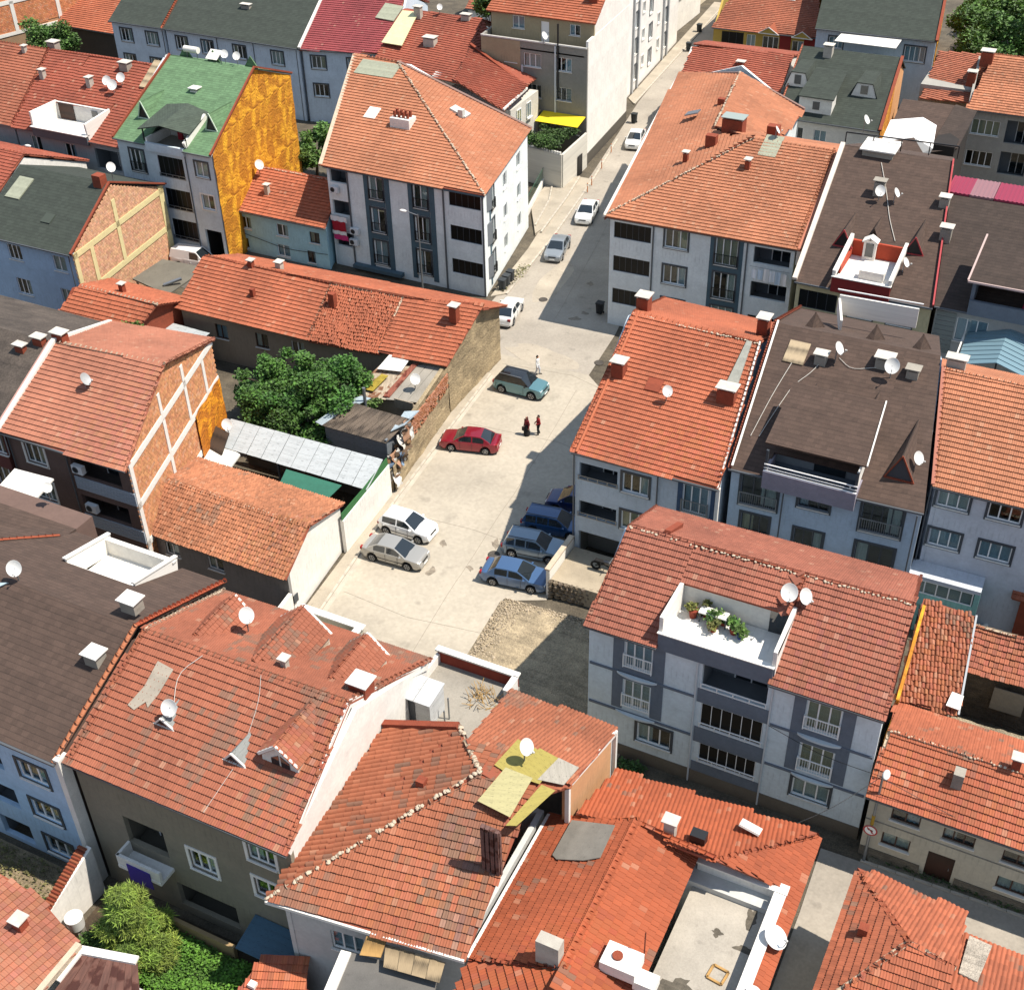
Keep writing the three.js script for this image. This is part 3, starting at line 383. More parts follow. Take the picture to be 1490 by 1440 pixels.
// marks on the paving: later pours, a tarred patch, sealed joints, manhole covers, oil stains
const POUR = M('newer_pour', '#bfb7a9', { t: 'concrete', s: 7, r: .95 }), GREYPATCH = M('grey_patching', '#b0aaa0', { t: 'concrete', s: 9, r: .95 }), TAR = M('tar_seal', '#857d70', { r: .9 }), OIL = M('oil_stain', '#a1988a', { t: 'gravel', s: 2, r: .8 });
const blobPoly = (x, z, a, b, rot, n = 22, wob = .22) => Array.from({ length: n }, (_, i) => { const t = i / n * 6.283, r = 1 + wob * (vnoise(Math.cos(t) * 2 + x, Math.sin(t) * 2 + z) - .5) * 2, u = Math.cos(t) * a * r, w = Math.sin(t) * b * r; return [x + u * Math.cos(rot) - w * Math.sin(rot), z + u * Math.sin(rot) + w * Math.cos(rot)]; });
[[-3.2, -17.6, 3.4, 1.3, .1], [4.4, -11.2, 1.8, 2.6, .5], [-8.2, -30, 1.1, 4.5, -.1]].forEach(q => structure('paving_patch', flat(blobPoly(...q), .0165, .012), POUR));
[[[-6, -15.2], [0, -15.9], [5.5, -14.2]], [[-4.4, -6.2], [3, -6.8], [9.2, -5.4]], [[-3.2, 5.6], [2, 5.2], [5.2, 5.4]], [[1.2, -14], [2.6, -2], [3.6, 10], [4.6, 20]], [[-5.2, -24], [-7.2, -36], [-10.4, -54]], [[-2.5, 14.4], [2.4, 14.8], [7.3, 14.1]]].forEach(l => { const g = []; for (let i = 0; i < l.length - 1; i++) { const n = 10; for (let k = 0; k < n; k++) { const f = q => [lerp(l[i][0], l[i + 1][0], q) + .12 * (vnoise(q * 5 + i, l[i][0]) - .5), .0185, lerp(l[i][1], l[i + 1][1], q)]; g.push(bar(f(k / n), f((k + 1) / n), .025, .006)); } } structure('sealed_joint', merge(g), TAR); });
for (const [x, z] of [[1.2, -18.6], [-7.6, -26.5], [4.6, 7.0]]) structure('manhole_cover', mergeGeometries([new THREE.CylinderGeometry(.34, .34, .02, 24).translate(x, .018, z).toNonIndexed(), new THREE.TorusGeometry(.37, .04, 5, 24).rotateX(Math.PI / 2).translate(x, .015, z).toNonIndexed()]), M('cast_iron', '#5b5650', { t: 'gravel', s: 1, r: .7 }));
for (const [x, z, a, b] of [[-2.6, -3.4, .5, .3], [1.6, 10.3, .45, .25], [4.2, 6.0, .5, .3], [3.8, 8.9, .35, .2], [1.0, 7.4, .4, .25], [-3.6, -24.5, .5, .3], [-2.6, -28, .35, .3], [-3.2, -25.8, .3, .25], [-5, -31, .4, .3]]) structure('oil_stain', flat(blobPoly(x, z, a, b, x, 14, .5), .0195, .004), OIL);
// ---------------------------------------------------------------- apartments east of the square
const BLUEGREY = paint('blue_grey_plaster', '#c9d4d9'), STEEL = paint('steel_blue_plaster', '#bac8d4'), SLATE = paint('slate_plaster', '#6c7683'), LILAC = paint('lilac_grey_plaster', '#c6ccd6'), PALEB = paint('pale_grey_plaster', '#cdd7dc');
const SHB = { style: 'sheet', mat: M('brown_shingle', '#5c4a40', { t: 'shingle', s: 3.6, b: 'grit', bs: .5, bh: .01, r: .95 }) }, SHD = { style: 'sheet', mat: M('dark_brown_shingle', '#4a3e37', { t: 'shingle', s: 3.6, b: 'grit', bs: .5, bh: .01, r: .95 }) }, SHG = { style: 'sheet', mat: M('dark_green_shingle', '#404840', { t: 'shingle', s: 3.6, b: 'grit', bs: .5, bh: .01, r: .95 }) };
const noShingleRidge = { noridge: true };
// E4: blue-grey apartment block with roof terrace
const E4 = gable({ name: 'apartment_building', label: 'blue-grey apartment block with red tiled roof and white roof terrace full of potted plants', fl: [16.75, 19.85], fr: [32.2, 19.9], bl: [16.4, 9.0], br: [31.5, 8.8], rl: [17.0, 14.5], rr: [31.9, 14.4], he: 9.2, hr: 12, mat: paint('e4_wall', '#d8e5ec'), roof: { tone: 'brown', solo: 1, vary: .12 }, cut: { x0: 20.7, x1: 26.6, z: 16.5 },
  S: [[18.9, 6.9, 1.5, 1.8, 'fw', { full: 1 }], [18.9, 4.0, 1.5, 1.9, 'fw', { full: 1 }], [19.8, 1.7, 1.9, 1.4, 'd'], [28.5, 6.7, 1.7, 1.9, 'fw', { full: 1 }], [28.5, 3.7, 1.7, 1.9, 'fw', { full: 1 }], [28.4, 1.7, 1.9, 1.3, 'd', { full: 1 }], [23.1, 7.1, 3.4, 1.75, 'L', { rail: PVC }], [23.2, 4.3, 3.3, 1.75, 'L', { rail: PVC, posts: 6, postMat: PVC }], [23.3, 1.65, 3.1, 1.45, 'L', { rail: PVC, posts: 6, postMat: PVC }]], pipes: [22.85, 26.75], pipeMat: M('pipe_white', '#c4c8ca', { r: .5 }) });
{ const t = E4.t, P = E4.FL, Q = E4.FR, x0 = P[0], S = (l) => l.map(([x, y, w, h]) => [x - x0, y, w, h]);
  const holes = (x, y, w, h, l) => l; 
  // dark panels beside the tall windows, belt courses, plinth, terrace parapet
  onWall(t, P, Q, 'dark_panel', S([[18.25, 3.7, .6, 5.35], [20.45, 3.7, .65, 5.35], [18.85, 5.95, 1.6, .9], [18.85, 8.75, 1.6, .3]]), .03, SLATE); onWall(t, P, Q, 'dark_panel', S([[27.85, 3.5, .6, 5.5], [30.25, 3.5, .65, 5.5], [28.45, 5.65, 1.8, .95], [28.45, 8.65, 1.8, .35]]), .03, SLATE);
  onWall(t, P, Q, 'centre_panel', S([[22.95, 8.9, 3.75, 1.05], [22.95, 6.1, 3.75, .95], [22.95, 3.15, 3.75, 1.1], [22.95, .3, 3.75, 1.3]]), .035, SLATE);
  onWall(t, P, Q, 'belt_course', S([[16.95, 6.3, 5.85, .14], [16.95, 3.45, 5.85, .14], [26.85, 6.1, 5.15, .14], [26.85, 3.25, 5.15, .14]]), .07, SLATE); onWall(t, P, Q, 'plinth', S([[16.9, 0, 15.2, .9]]), .05, M('plinth_brown', '#7b7367', { t: 'concrete', s: 3, b: 'grit', bs: .6, bh: .01 }));
  for (const [x, y] of [[19.65, 6.28], [19.65, 3.42], [29.35, 6.1], [29.35, 3.2]]) add(t, 'balcony_ledge', new THREE.CylinderGeometry(1, 1, .12, 20, 1, false, -Math.PI / 2, Math.PI).scale(1.15, 1, .3).translate(x, y + .1, P[1] + .02), PALEB);
  // terrace: floor, side and back walls, parapet, door
  const fy = 9.3, zb = 16.35; add(t, 'terrace_floor', box(23.65, fy - .15, (19.4 + zb) / 2, 5.7, .15, 19.4 - zb), WH);
  add(t, 'terrace_wall', [bar([20.75, 10.1, 19.5], [20.75, 10.1, zb], .2, 1.75), bar([26.6, 10.1, 19.5], [26.6, 10.1, zb], .2, 1.75), slab([[26.5, 11.0, 19.4], [26.7, 11.0, 19.4], [26.7, 11.35, zb], [26.5, 11.35, zb]], .4)], WH); add(t, 'terrace_wall', box(23.65, fy, zb - .12, 5.9, 1.55, .2), WH);
  add(t, 'parapet', [box(23.65, 8.9, 19.52, 5.95, 1.1, .28)], SLATE); add(t, 'parapet_coping', box(23.65, 10.0, 19.52, 6.05, .06, .36), WH);
  add(t, 'terrace_door', box(25.9, fy, zb + .02, .95, 1.45, .06), TINT); add(t, 'terrace_lintel', box(23.65, 10.82, zb + .02, 5.9, .14, .3), BRICK);
  // small tiled hood over the terrace stairs
  const R = E4.R; R.plane([[26.05, 10.85, 16.9], [26.45, 11.5, 16.9], [26.45, 11.95, 14.6], [25.4, 11.95, 14.6]], { w: .2 }); R.ridge([26.45, 11.55, 17.1], [26.5, 12.0, 14.5]); R.verge([16.8, 9.25, 19.85], [17.0, 12, 14.5]); R.verge([17.0, 12, 14.5], [16.45, 9.25, 9]); R.verge([32.2, 9.25, 19.9], [31.9, 12, 14.4]); R.verge([31.9, 12, 14.4], [31.5, 9.25, 8.8]);
  mortar(R, [17, 11.98, 14.62], [21, 12.0, 14.66]); mortar(R, [21, 12.0, 14.66], [26, 11.98, 14.6]); mortar(R, [26, 11.98, 14.6], [31.9, 12, 14.5]); R.trim([19.0, 11.05, 12.2], [19.0, 12.0, 14.3], .35, .3, BRICK, 'parapet_stub'); R.finish(); }
// E1: orange roofed apartment at the square's corner
const E1 = gable({ name: 'apartment_building', label: 'grey-blue apartment house with bright orange tiled roof and walled yard beside parked cars', fl: [9.6, 5.66], fr: [19.05, 5.6], bl: [8.0, -14.3], br: [17.1, -14.0], rl: [9.25, -5.0], rr: [18.0, -4.6], he: 9, hb: 9.5, hr: 13.3, mat: STEEL, roof: { tone: 'orange', vary: .08, dirt: .05, grey: 0, solo: 1 },
  S: [[9.95, 6.8, 2.6, 1.3, 'L', { rail: METAL }], [9.95, 3.9, 2.6, 1.25, 'L', { rail: METAL }], [12.9, 6.8, 1.7, 1.4, 'd'], [12.9, 3.9, 1.7, 1.4, 'd'], [16.8, 6.5, 1.6, 2.0, 'f'], [16.8, 3.5, 1.6, 2.0, 'f'], [9.95, .1, 2.9, 2.6, 'O', { mat: paint('bare_render', '#8b8880') }]], pipes: [9.65, 15.2] });
{ const R = E1.R; onWall(E1.t, E1.FL, E1.FR, 'dark_panel', [[6.75, 0, .3, 8.6], [8.85, 0, .3, 8.6], [7.05, 5.6, 1.8, .85], [7.05, 2.6, 1.8, .85]], .04, paint('navy_plaster', '#3d5470')); 
  R.verge([9.55, 9.05, 5.66], [9.25, 13.35, -5]); R.verge([9.25, 13.35, -5], [8, 9.55, -14.3]); R.verge([19.0, 9.1, 5.6], [17.95, 13.35, -4.6], { s: 1 }); R.verge([18.25, 9.4, 5.6], [17.2, 13.65, -4.6], { s: .01 }); mortar(R, [9.3, 13.3, -4.9], [13, 13.28, -4.6]); mortar(R, [13, 13.28, -4.6], [17.9, 13.3, -4.45]);
  R.trim([9.95, 9.1, 5.7], [9.6, 13.42, -5], .14, .12, tileMat(tone('#e0815a')), 'verge_trim'); chimney(E1, 10.2, -.3, { w: .8, d: .8, ht: .85 }); chimney(E1, 17.4, -.2, { w: 1.1, d: .8, ht: .8 }); chimney(E1, 9.4, -6.4, { w: .8, d: .8, ht: .8, y: 13 }); chimney(E1, 17.4, -7.2, { w: .7, d: .8, ht: 1.0, y: 12.6 }); skylight(E1, 12.7, .0, 1.0, .9, BRICK); 
  // glazed strip beside the ridge
  add(R.g, 'roof_light', slab([[17.0, -.9], [17.75, -.9], [17.5, -4.3], [17.15, -4.4]].map(([x, z]) => [x, E1.yS(x, z) + .22, z]), .16), M('roof_light', '#a9aca4', { t: 'concrete', s: 1, r: .4 })); add(E1.t, 'party_parapet', bar([18.98, 8.95, 5.5], [17.95, 13.3, -4.6], .1, .3), WH); add(E1.t, 'corner_pilaster', box(19.0, 0, 5.35, .22, 8.9, .2), WH); R.finish(); 
  dish('round white satellite dish on the bright orange roof of the square-corner apartment', 13.9, E1.yS(13.9, .9), .9, .85, 40); }
// E2: brown shingled apartment with covered roof balcony
const E2 = gable({ name: 'apartment_building', label: 'blue apartment house with brown shingled roof and a covered balcony under its own small roof', fl: [19.1, 3.95], fr: [30.5, 3.5], bl: [17.4, -17], br: [27.2, -17], rl: [18.25, -6.6], rr: [28.6, -6.8], he: 9.5, hr: 13.8, mat: paint('e2_wall', '#b4c6d8'), roof: SHB, ...noShingleRidge, ov: .3,
  S: [[19.9, 6.95, 2.2, 2.2, 'fdd'], [23.4, 7.75, 1.8, 1.4, 'dd'], [27.1, 7.1, 2.3, 2.0, 'fdd'], [20.1, 4.9, 1.7, 1.4, 'dd'], [23.4, 4.7, 1.7, 1.4, 'dd'], [27.1, 4.6, 2.2, 1.6, 'dd']], pipes: [22.5, 30.2], cut: { x0: 21.3, x1: 26.6, z: 2.2 } });
{ const t = E2.t, br = SHB.mat, R = E2.R; // covered balcony: slab, parapet, posts, roof
  add(t, 'balcony_slab', box(23.95, 9.0, 2.7, 5.3, .2, 2.6), SLATE); add(t, 'balcony_parapet', [box(23.95, 8.8, 3.98, 5.5, 1.2, .2), box(21.3, 9.0, 3.0, .2, 1.0, 1.8), box(26.6, 9.0, 3.0, .2, 1.0, 1.8)], paint('mauve_plaster', '#8f8b98')); add(t, 'balcony_rail', [bar([21.2, 10.45, 3.95], [26.7, 10.45, 3.95], .06, .06), bar([21.2, 10.2, 3.95], [26.7, 10.2, 3.95], .04, .04), bar([21.2, 10.0, 3.98], [26.7, 10.0, 3.98], .12, .06)], PVC);
  add(t, 'balcony_back', box(23.95, 9.2, 1.55, 5.3, 2.2, .15), paint('balcony_grey', '#8d949a')); add(t, 'balcony_door', box(24.6, 9.2, 1.66, 1.9, 1.9, .06), TINT); for (const x of [21.3, 26.6]) add(t, 'balcony_post', box(x, 10, 3.85, .14, 1.4, .14), DARKFRAME);
  R.decks.push([slab([[21.0, 11.65, 3.5], [26.9, 11.65, 3.45], [26.7, 13.35, -1.0], [21.2, 13.35, -1.0]], .14), br]); add(t, 'barge_board', bar([26.95, 11.65, 3.45], [26.72, 13.37, -1.0], .08, .14), TRIM); add(t, 'balcony_side', [slab([[26.62, 11.2, 3.9], [26.62, 9.6, 3.9], [26.62, 11.4, 0], [26.62, 12.9, 0]], .08)], TRIM);
  for (const [x, z] of [[22.2, -1.2], [25.9, -1.6]]) spike(E2, x, z, .9, .75, br, br); spike(E2, 28.6, 1.9, 1.7, 1.7, br, DARKFRAME, { trim: BRICK }); for (const x of [20.4, 24.3, 27.2]) { const q = { ...E2, yS: (a, b) => E2.yN(a, b) }; add(t, 'dormer', [slab([[x - .8, 12.2, -9.4], [x, 14.2, -8.3], [x + .8, 12.2, -9.4]], .1), slab([[x - .8, 12.2, -9.4], [x, 14.2, -8.3], [x, 13.2, -7.4], [x - .6, 13.1, -7.6]], .08), slab([[x + .8, 12.2, -9.4], [x, 14.2, -8.3], [x, 13.2, -7.4], [x + .6, 13.1, -7.6]], .08)], br); }
  add(t, 'rear_terrace_wall', [bar([21.1, 13.3, -11.6], [26.2, 13.3, -11.8], .18, 1.4), bar([21.1, 13.3, -11.6], [21.9, 13.0, -9.2], .15, 1.0)], WH); add(t, 'rear_terrace_rail', [bar([20.9, 14.3, -11.7], [26.4, 14.3, -11.9], .07, .07)], PVC);
  chimney(E2, 21.9, -4.5, { w: .7, d: .6, ht: .5, kind: 'grey' }); chimney(E2, 25.6, -5.3, { w: 1.0, d: .8, ht: .5, kind: 'grey' }); chimney(E2, 27.4, -5.0, { w: .7, d: .6, ht: .4, kind: 'grey', capMat: CONC }); skylight(E2, 20.3, -4.7, 1.3, 1.6, M('ply_board', '#c9bda2', { t: 'wood', s: 1 }));
  R.verge([19.15, 9.6, 3.95], [18.3, 13.95, -6.6], { s: 1, mat: tileMat(tone('#a8553c')) }); add(R.g, 'verge_trim', bar([19.3, 9.75, 3.95], [18.45, 14.0, -6.6], .12, .1), TRIM); R.verge([18.3, 13.95, -6.6], [17.4, 9.6, -17], { mat: tileMat(tone('#a8553c')) }); R.finish();
  { const c = l => tube(l.map(([x, z]) => [x, E2.yS(x, z) + .07, z]), .022); add(t, 'roof_cable', [c([[22.2, -5.2], [21.6, -3.6], [20.9, -2.4], [20.6, -1.2], [20.3, .3], [20.1, 1.5]]), c([[20.3, -4.2], [19.9, -1.5], [19.6, 1.6]]), c([[22.9, -5.0], [23.8, -4.5], [25.2, -4.9]])], M('cable_grey', '#b9b5ac', { r: .8 })); }
  dish('upright white satellite dish between grey chimneys beside the plywood board on brown shingles', 22.8, E2.yS(22.8, -4.7), -4.7, 1.0, 78, { mast: .7 }); dish('large white satellite dish in front of a grey chimney on brown shingles', 26.2, E2.yS(26.2, -4.4), -4.4, 1.15, 10, { mast: .6 }); dish('white satellite dish beside the single pointed dormer on brown shingles', 29.3, E2.yS(29.3, 1.1), 1.1, .95, 60, { mast: .6 }); }
// E3: lilac-grey house on the right edge
const E3 = gable({ name: 'apartment_building', label: 'lilac-grey apartment house with orange tiled roof and turquoise bay on its lowest floor', fl: [30.5, 1.4], fr: [46, 1.2], bl: [27.6, -13], br: [43, -13], rl: [28.95, -6.0], rr: [44, -6.0], he: 10, hr: 13.4, mat: LILAC, roof: { tone: 'salmon', vary: .08 }, ov: .25,
  S: [[30.8, 8.6, 1.8, 1.2, 'd'], [33.7, 8.6, 1.8, 1.2, 'd'], [30.8, 5.7, 1.8, 1.2, 'd'], [33.7, 5.7, 1.8, 1.2, 'd'], [30.75, 3.2, 1.0, 1.1, 'c']], pipes: [30.4] });
{ const t = E3.t; const TQ = paint('turquoise_plaster', '#8fc4bf'); add(t, 'bay_roof', box(32.4, 4.1, 1.9, 4.2, .25, 1.5), LILAC); add(t, 'bay', [box(32.4, 2.2, 1.9, 4.2, .9, 1.5), box(30.45, 3.1, 1.9, .3, 1.0, 1.5), box(34.35, 3.1, 1.9, .3, 1.0, 1.5)], TQ); windowGroup(t, frameOf([30.6, 2.72], [34.2, 2.72]).F, .05, 3.1, 3.5, 1.0, { n: 5, sill: false }); add(t, 'bay_post', [box(31.2, 0, 2.4, .18, 2.2, .18), box(34.2, 0, 2.4, .18, 2.2, .18)], TQ); add(t, 'drying_rack', [bar([31.6, 2.7, 3.0], [33.9, 2.7, 3.0], .04, .04), bar([31.6, 2.5, 3.1], [33.9, 2.5, 3.1], .04, .04)], PVC);
  const R = E3.R; R.trim([30.45, 10.08, 1.35], [28.95, 13.5, -6], .2, .16, tileMat(tone('#cf8a6c'))); R.verge([30.55, 10.1, 1.3], [29.05, 13.5, -6]); mortar(R, [29, 13.42, -6], [36, 13.42, -6]); mortar(R, [36, 13.42, -6], [44, 13.42, -6]); chimney(E3, 29.6, -6.6, { w: 1.1, d: .6, ht: .8, kind: 'white', y: 13.1 }); R.finish(); }
// E11: large L-shaped apartment with orange hipped roof
{ const t = thing('apartment_building', 'large pale apartment block with broad orange hipped roof and dark balconies at the street corner', 'building', [5, 0, -38]); const W11 = paint('e11_wall', '#e6edee'), W11w = W11;
  const FL = [-.75, -24.95], FR = [14.55, -25.3], BR = [13.2, -46.4], BLa = [6.9, -46.4]; const NL = [-6.9, -58], NR = [6.4, -54.2];
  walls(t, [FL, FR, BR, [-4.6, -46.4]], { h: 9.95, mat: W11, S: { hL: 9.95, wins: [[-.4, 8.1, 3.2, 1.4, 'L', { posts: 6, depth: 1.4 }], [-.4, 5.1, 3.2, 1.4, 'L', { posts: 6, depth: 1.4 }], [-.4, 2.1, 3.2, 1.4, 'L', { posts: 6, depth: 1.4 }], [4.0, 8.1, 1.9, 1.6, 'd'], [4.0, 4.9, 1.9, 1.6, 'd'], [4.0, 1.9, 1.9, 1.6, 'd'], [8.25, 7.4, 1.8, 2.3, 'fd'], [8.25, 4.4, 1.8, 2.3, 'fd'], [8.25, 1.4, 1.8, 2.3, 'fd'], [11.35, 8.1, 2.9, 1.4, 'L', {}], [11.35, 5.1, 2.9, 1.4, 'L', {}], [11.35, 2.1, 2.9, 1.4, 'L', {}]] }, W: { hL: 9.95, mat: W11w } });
  walls(t, [[-4.6, -46.6], [6.9, -46.6], NR, NL], { h: 9.95, mat: W11w, S: { none: true }, E: { hL: 9.95 }, N: { hL: 9.95, top: [[6.7, 12.8]] } });
  onWall(t, FL, FR, 'dark_panel', [[8.55, 0, .4, 9.9], [10.85, 0, .4, 9.9], [8.95, 6.75, 1.9, .6], [8.95, 3.75, 1.9, .6]], .04, paint('teal_grey', '#4d6470')); for (const u of [3.7, 11.5]) onWall(t, FL, FR, 'downpipe', [[u, 0, .1, 9.9]], .1, GUTTER); onWall(t, FL, FR, 'eave_board', [[-.3, 9.75, 15.9, .18]], .22, GUTTER);
  const R = new Roof(t, { tone: 'salmon', vary: .09, dirt: .2 }); const j = [7.6, 13.9, -35.6], r = [14.6, 13.9, -35.7], f0 = [-1.16, 10, -24.55], f1 = [14.95, 10, -24.95], bE = [13.3, 10, -46.9]; const w1 = [-7.6, 10, -59.2], rb = [.6, 13, -53.2], vi = [2.9, 13, -39.4], e0 = [7.2, 10, -46.8], e1 = [6.9, 10, -54.4];
  R.plane([f0, f1, r, j]); R.plane([f0, j, [5.2, 13.35, -36.6], vi, rb, w1], { tone: 'old' }); R.plane([bE, e0, j, r], { tone: 'pink' }); R.plane([vi, e0, e1, rb]); R.plane([vi, j, e0]);
  R.ridge(j, r); R.ridge(f0, j, { mat: MORTAR, s: .7, up: .06 }); R.ridge(vi, rb, { mat: MORTAR, s: .7, up: .06 }); mortar(R, f0, j, 1.0, .14); mortar(R, vi, rb, 1.0, .14); R.trim(f1, r, .3, .3, tileMat(tone('#e0936c')), 'verge_trim'); R.verge([f1[0] - .35, f1[1] + .1, f1[2]], [r[0] - .35, r[1] + .1, r[2]]); R.trim(w1, rb, .35, .2, M('verge_brown', '#7b6259')); R.trim(rb, e1, .35, .2, M('verge_brown', '#7b6259')); R.trim(f0, w1, .2, .16, TRIM, 'eave_board');
  R.finish(); const h = { t, R, yS: (x, z) => 10 + (-24.7 - z) * .357, at: (x, z) => [x, 10 + (-24.7 - z) * .357, z] }; chimney(h, 4.0, -35.3, { y: 12.9, w: .9, d: .7, ht: .9, cap: false }); chimney(h, 4.9, -38.4, { y: 13.3, w: 1.8, d: 1.2, ht: 1.0, capMat: M('tin_cap', '#a9b4ac', { m: .4, r: .4 }) }); chimney(h, 7.9, -40.2, { y: 12.6, w: 1, d: .8, ht: .9, cap: false }); chimney(h, 2.6, -33.0, { w: .4, d: .4, ht: .6, y: 12.2 }); chimney(h, 8.2, -32.2, { w: .4, d: .5, ht: .7 }); chimney(h, 1.4, -45.5, { w: .6, d: .5, ht: .8, y: 12.4, cap: false }); skylight(h, 9.2, -35.0, 1.5, 2.4); add(R.g, 'roof_hatch', slab([[-1.2, 12.1, -43], [0, 12.5, -43], [0, 12.5, -44], [-1.2, 12.1, -44]], .1), METAL);
  add(t, 'party_wall', slab([[14.75, 9.9, -25], [15.35, 9.9, -25], [15.0, 13.8, -36], [14.6, 13.8, -36]], 1.2, true), paint('peeling_white', '#d9cfc4')); 
  dish('white satellite dish above the green skylight on the broad orange hipped roof', 9.3, 14.0, -36.0, .8, 100, { mast: .5 }); }
// laundry on E11
{ const t = thing('laundry', 'white towels drying under the dark top balcony of the corner apartment block', 'laundry', [12.9, 8, -24.6]); for (let i = 0; i < 6; i++) { const g = new THREE.PlaneGeometry(.42, rr(.7, 1.2), 6, 4); const p = g.attributes.position; for (let k = 0; k < p.count; k++) p.setZ(k, .05 * Math.sin(p.getX(k) * 14 + i)); g.computeVertexNormals(); add(t, 'towel', g.translate(11.7 + i * .48, 7.55 - rr(0, .15), -24.6), M('towel' + i % 3, ['#e4e7ea', '#c3d2de', '#e9e6e2'][i % 3], { r: 1 })); } add(t, 'line', rod([11.3, 8.1, -24.6], [14.5, 8.1, -24.6], .015), METAL); }
// E12: brown shingled house with red roof terrace
const E12 = gable({ name: 'apartment_building', label: 'cream house with brown shingled roof and red-sided white roof terrace', fl: [15.6, -21.8], fr: [25.85, -21.8], bl: [14.6, -44], br: [22.6, -44], rl: [14.9, -35.4], rr: [23.6, -35.6], he: 9, hb: 11.6, hr: 14.6, mat: paint('cream_plaster', '#cfc39b'), roof: SHB, ...noShingleRidge, S: [[19.9, 6.9, 1.7, 1.6, 'd'], [22.8, 6.9, 1.7, 1.6, 'd'], [15.9, 6.8, 3.0, 1.5, 'L', { posts: 4 }]], cut: { x0: 18.5, x1: 22.6, z: -26.4 } });
{ const t = E12.t, RED = paint('dark_red_plaster', '#8a2a26'), OR = paint('orange_red', '#b4482e'); onWall(t, E12.FL, E12.FR, 'red_panel', [[.3, 5.4, 3.1, 1.3]], .05, RED); add(t, 'terrace_floor', box(20.55, 9.6, -24, 4.0, .15, 4.8), WH); add(t, 'parapet', box(20.55, 8.9, -21.6, 4.3, 1.2, .2), RED); add(t, 'parapet_coping', [box(20.55, 10.1, -21.6, 4.4, .06, .34), bar([18.5, 10.35, -21.6], [18.5, 11.2, -26.5], .25, .5), bar([22.6, 10.35, -21.6], [22.6, 11.2, -26.5], .25, .5)], WH); add(t, 'terrace_wall', [box(20.55, 9.7, -26.45, 4.1, 1.3, .2), box(18.62, 9.7, -24.6, .12, .7, 3.4)], OR); add(t, 'stair_hood', [box(20.0, 9.7, -26.2, .95, 1.6, .5), slab([[19.4, 11.25, -25.8], [20, 11.6, -25.8], [20, 11.6, -26.6], [19.4, 11.25, -26.6]], .1), slab([[20.6, 11.25, -25.8], [20, 11.6, -25.8], [20, 11.6, -26.6], [20.6, 11.25, -26.6]], .1)], WH); add(t, 'stair_door', box(20, 10.0, -25.94, .6, 1.1, .04), TINT); add(t, 'terrace_bench', [box(21.0, 9.75, -23, 1.8, .7, .7)], TRIM);
  for (const [x, z] of [[18.0, -25.7], [23.2, -26.2]]) spike(E12, x, z, 1.5, 1.4, SHB.mat, BLACK, { trim: M('red_trim', '#a03438', { r: .6 }) }); spike(E12, 20, -26.9, .8, .9, SHB.mat, SHB.mat); chimney(E12, 19.1, -31.2, { w: .8, d: .6, ht: 1.0, kind: 'grey', capMat: CONC }); chimney(E12, 24.1, -31.2, { w: .7, d: .7, ht: .6, kind: 'grey' }); chimney(E12, 25.0, -28.2, { w: .8, d: .7, ht: .8, kind: 'grey' }); 
  add(t, 'roof_pod', box(17.9, 13.6, -35.8, 2.4, 1.2, 2.2), CONC); add(t, 'roof_pod_cap', box(17.9, 14.8, -35.8, 2.8, .1, 2.7), TRIM); add(t, 'roof_rail', [bar([14.9, 15.3, -36.4], [23.7, 15.3, -36.9], .09, .09), ...[0, .25, .5, .75, 1].map(k => bar([lerp(14.9, 23.7, k), 14.3, lerp(-36.4, -36.9, k)], [lerp(14.9, 23.7, k), 15.3, lerp(-36.4, -36.9, k)], .08, .08))], BLACK);
  E12.R.trim([15.6, 9.2, -21.8], [14.95, 14.75, -35.4], .35, .25, paint('peeling_white', '#d9cfc4')); E12.R.trim([25.85, 9.2, -21.8], [23.6, 14.7, -35.6], .12, .2, M('red_trim', '#a03438', { r: .6 })); E12.R.finish(); add(t, 'roof_cable', tube([[18.4, -34.2], [19.6, -31.5], [20.6, -29], [21.6, -27]].map(([x, z]) => [x, E12.yS(x, z) + .07, z]), .03), M('cable_grey', '#b9b5ac', { r: .8 }));
  dish('white satellite dish leaning on a grey chimney on the brown roof above the red terrace', 19.3, E12.yS(19.3, -30.5), -30.5, 1.0, 20); dish('narrow white satellite dish by the roof cable above the red terrace', 20.5, E12.yS(20.5, -30.6), -30.6, .9, 82); dish('small white satellite dish at the corner of the red-sided terrace', 23.0, E12.yS(23.0, -24.4), -24.4, .9, 78); }
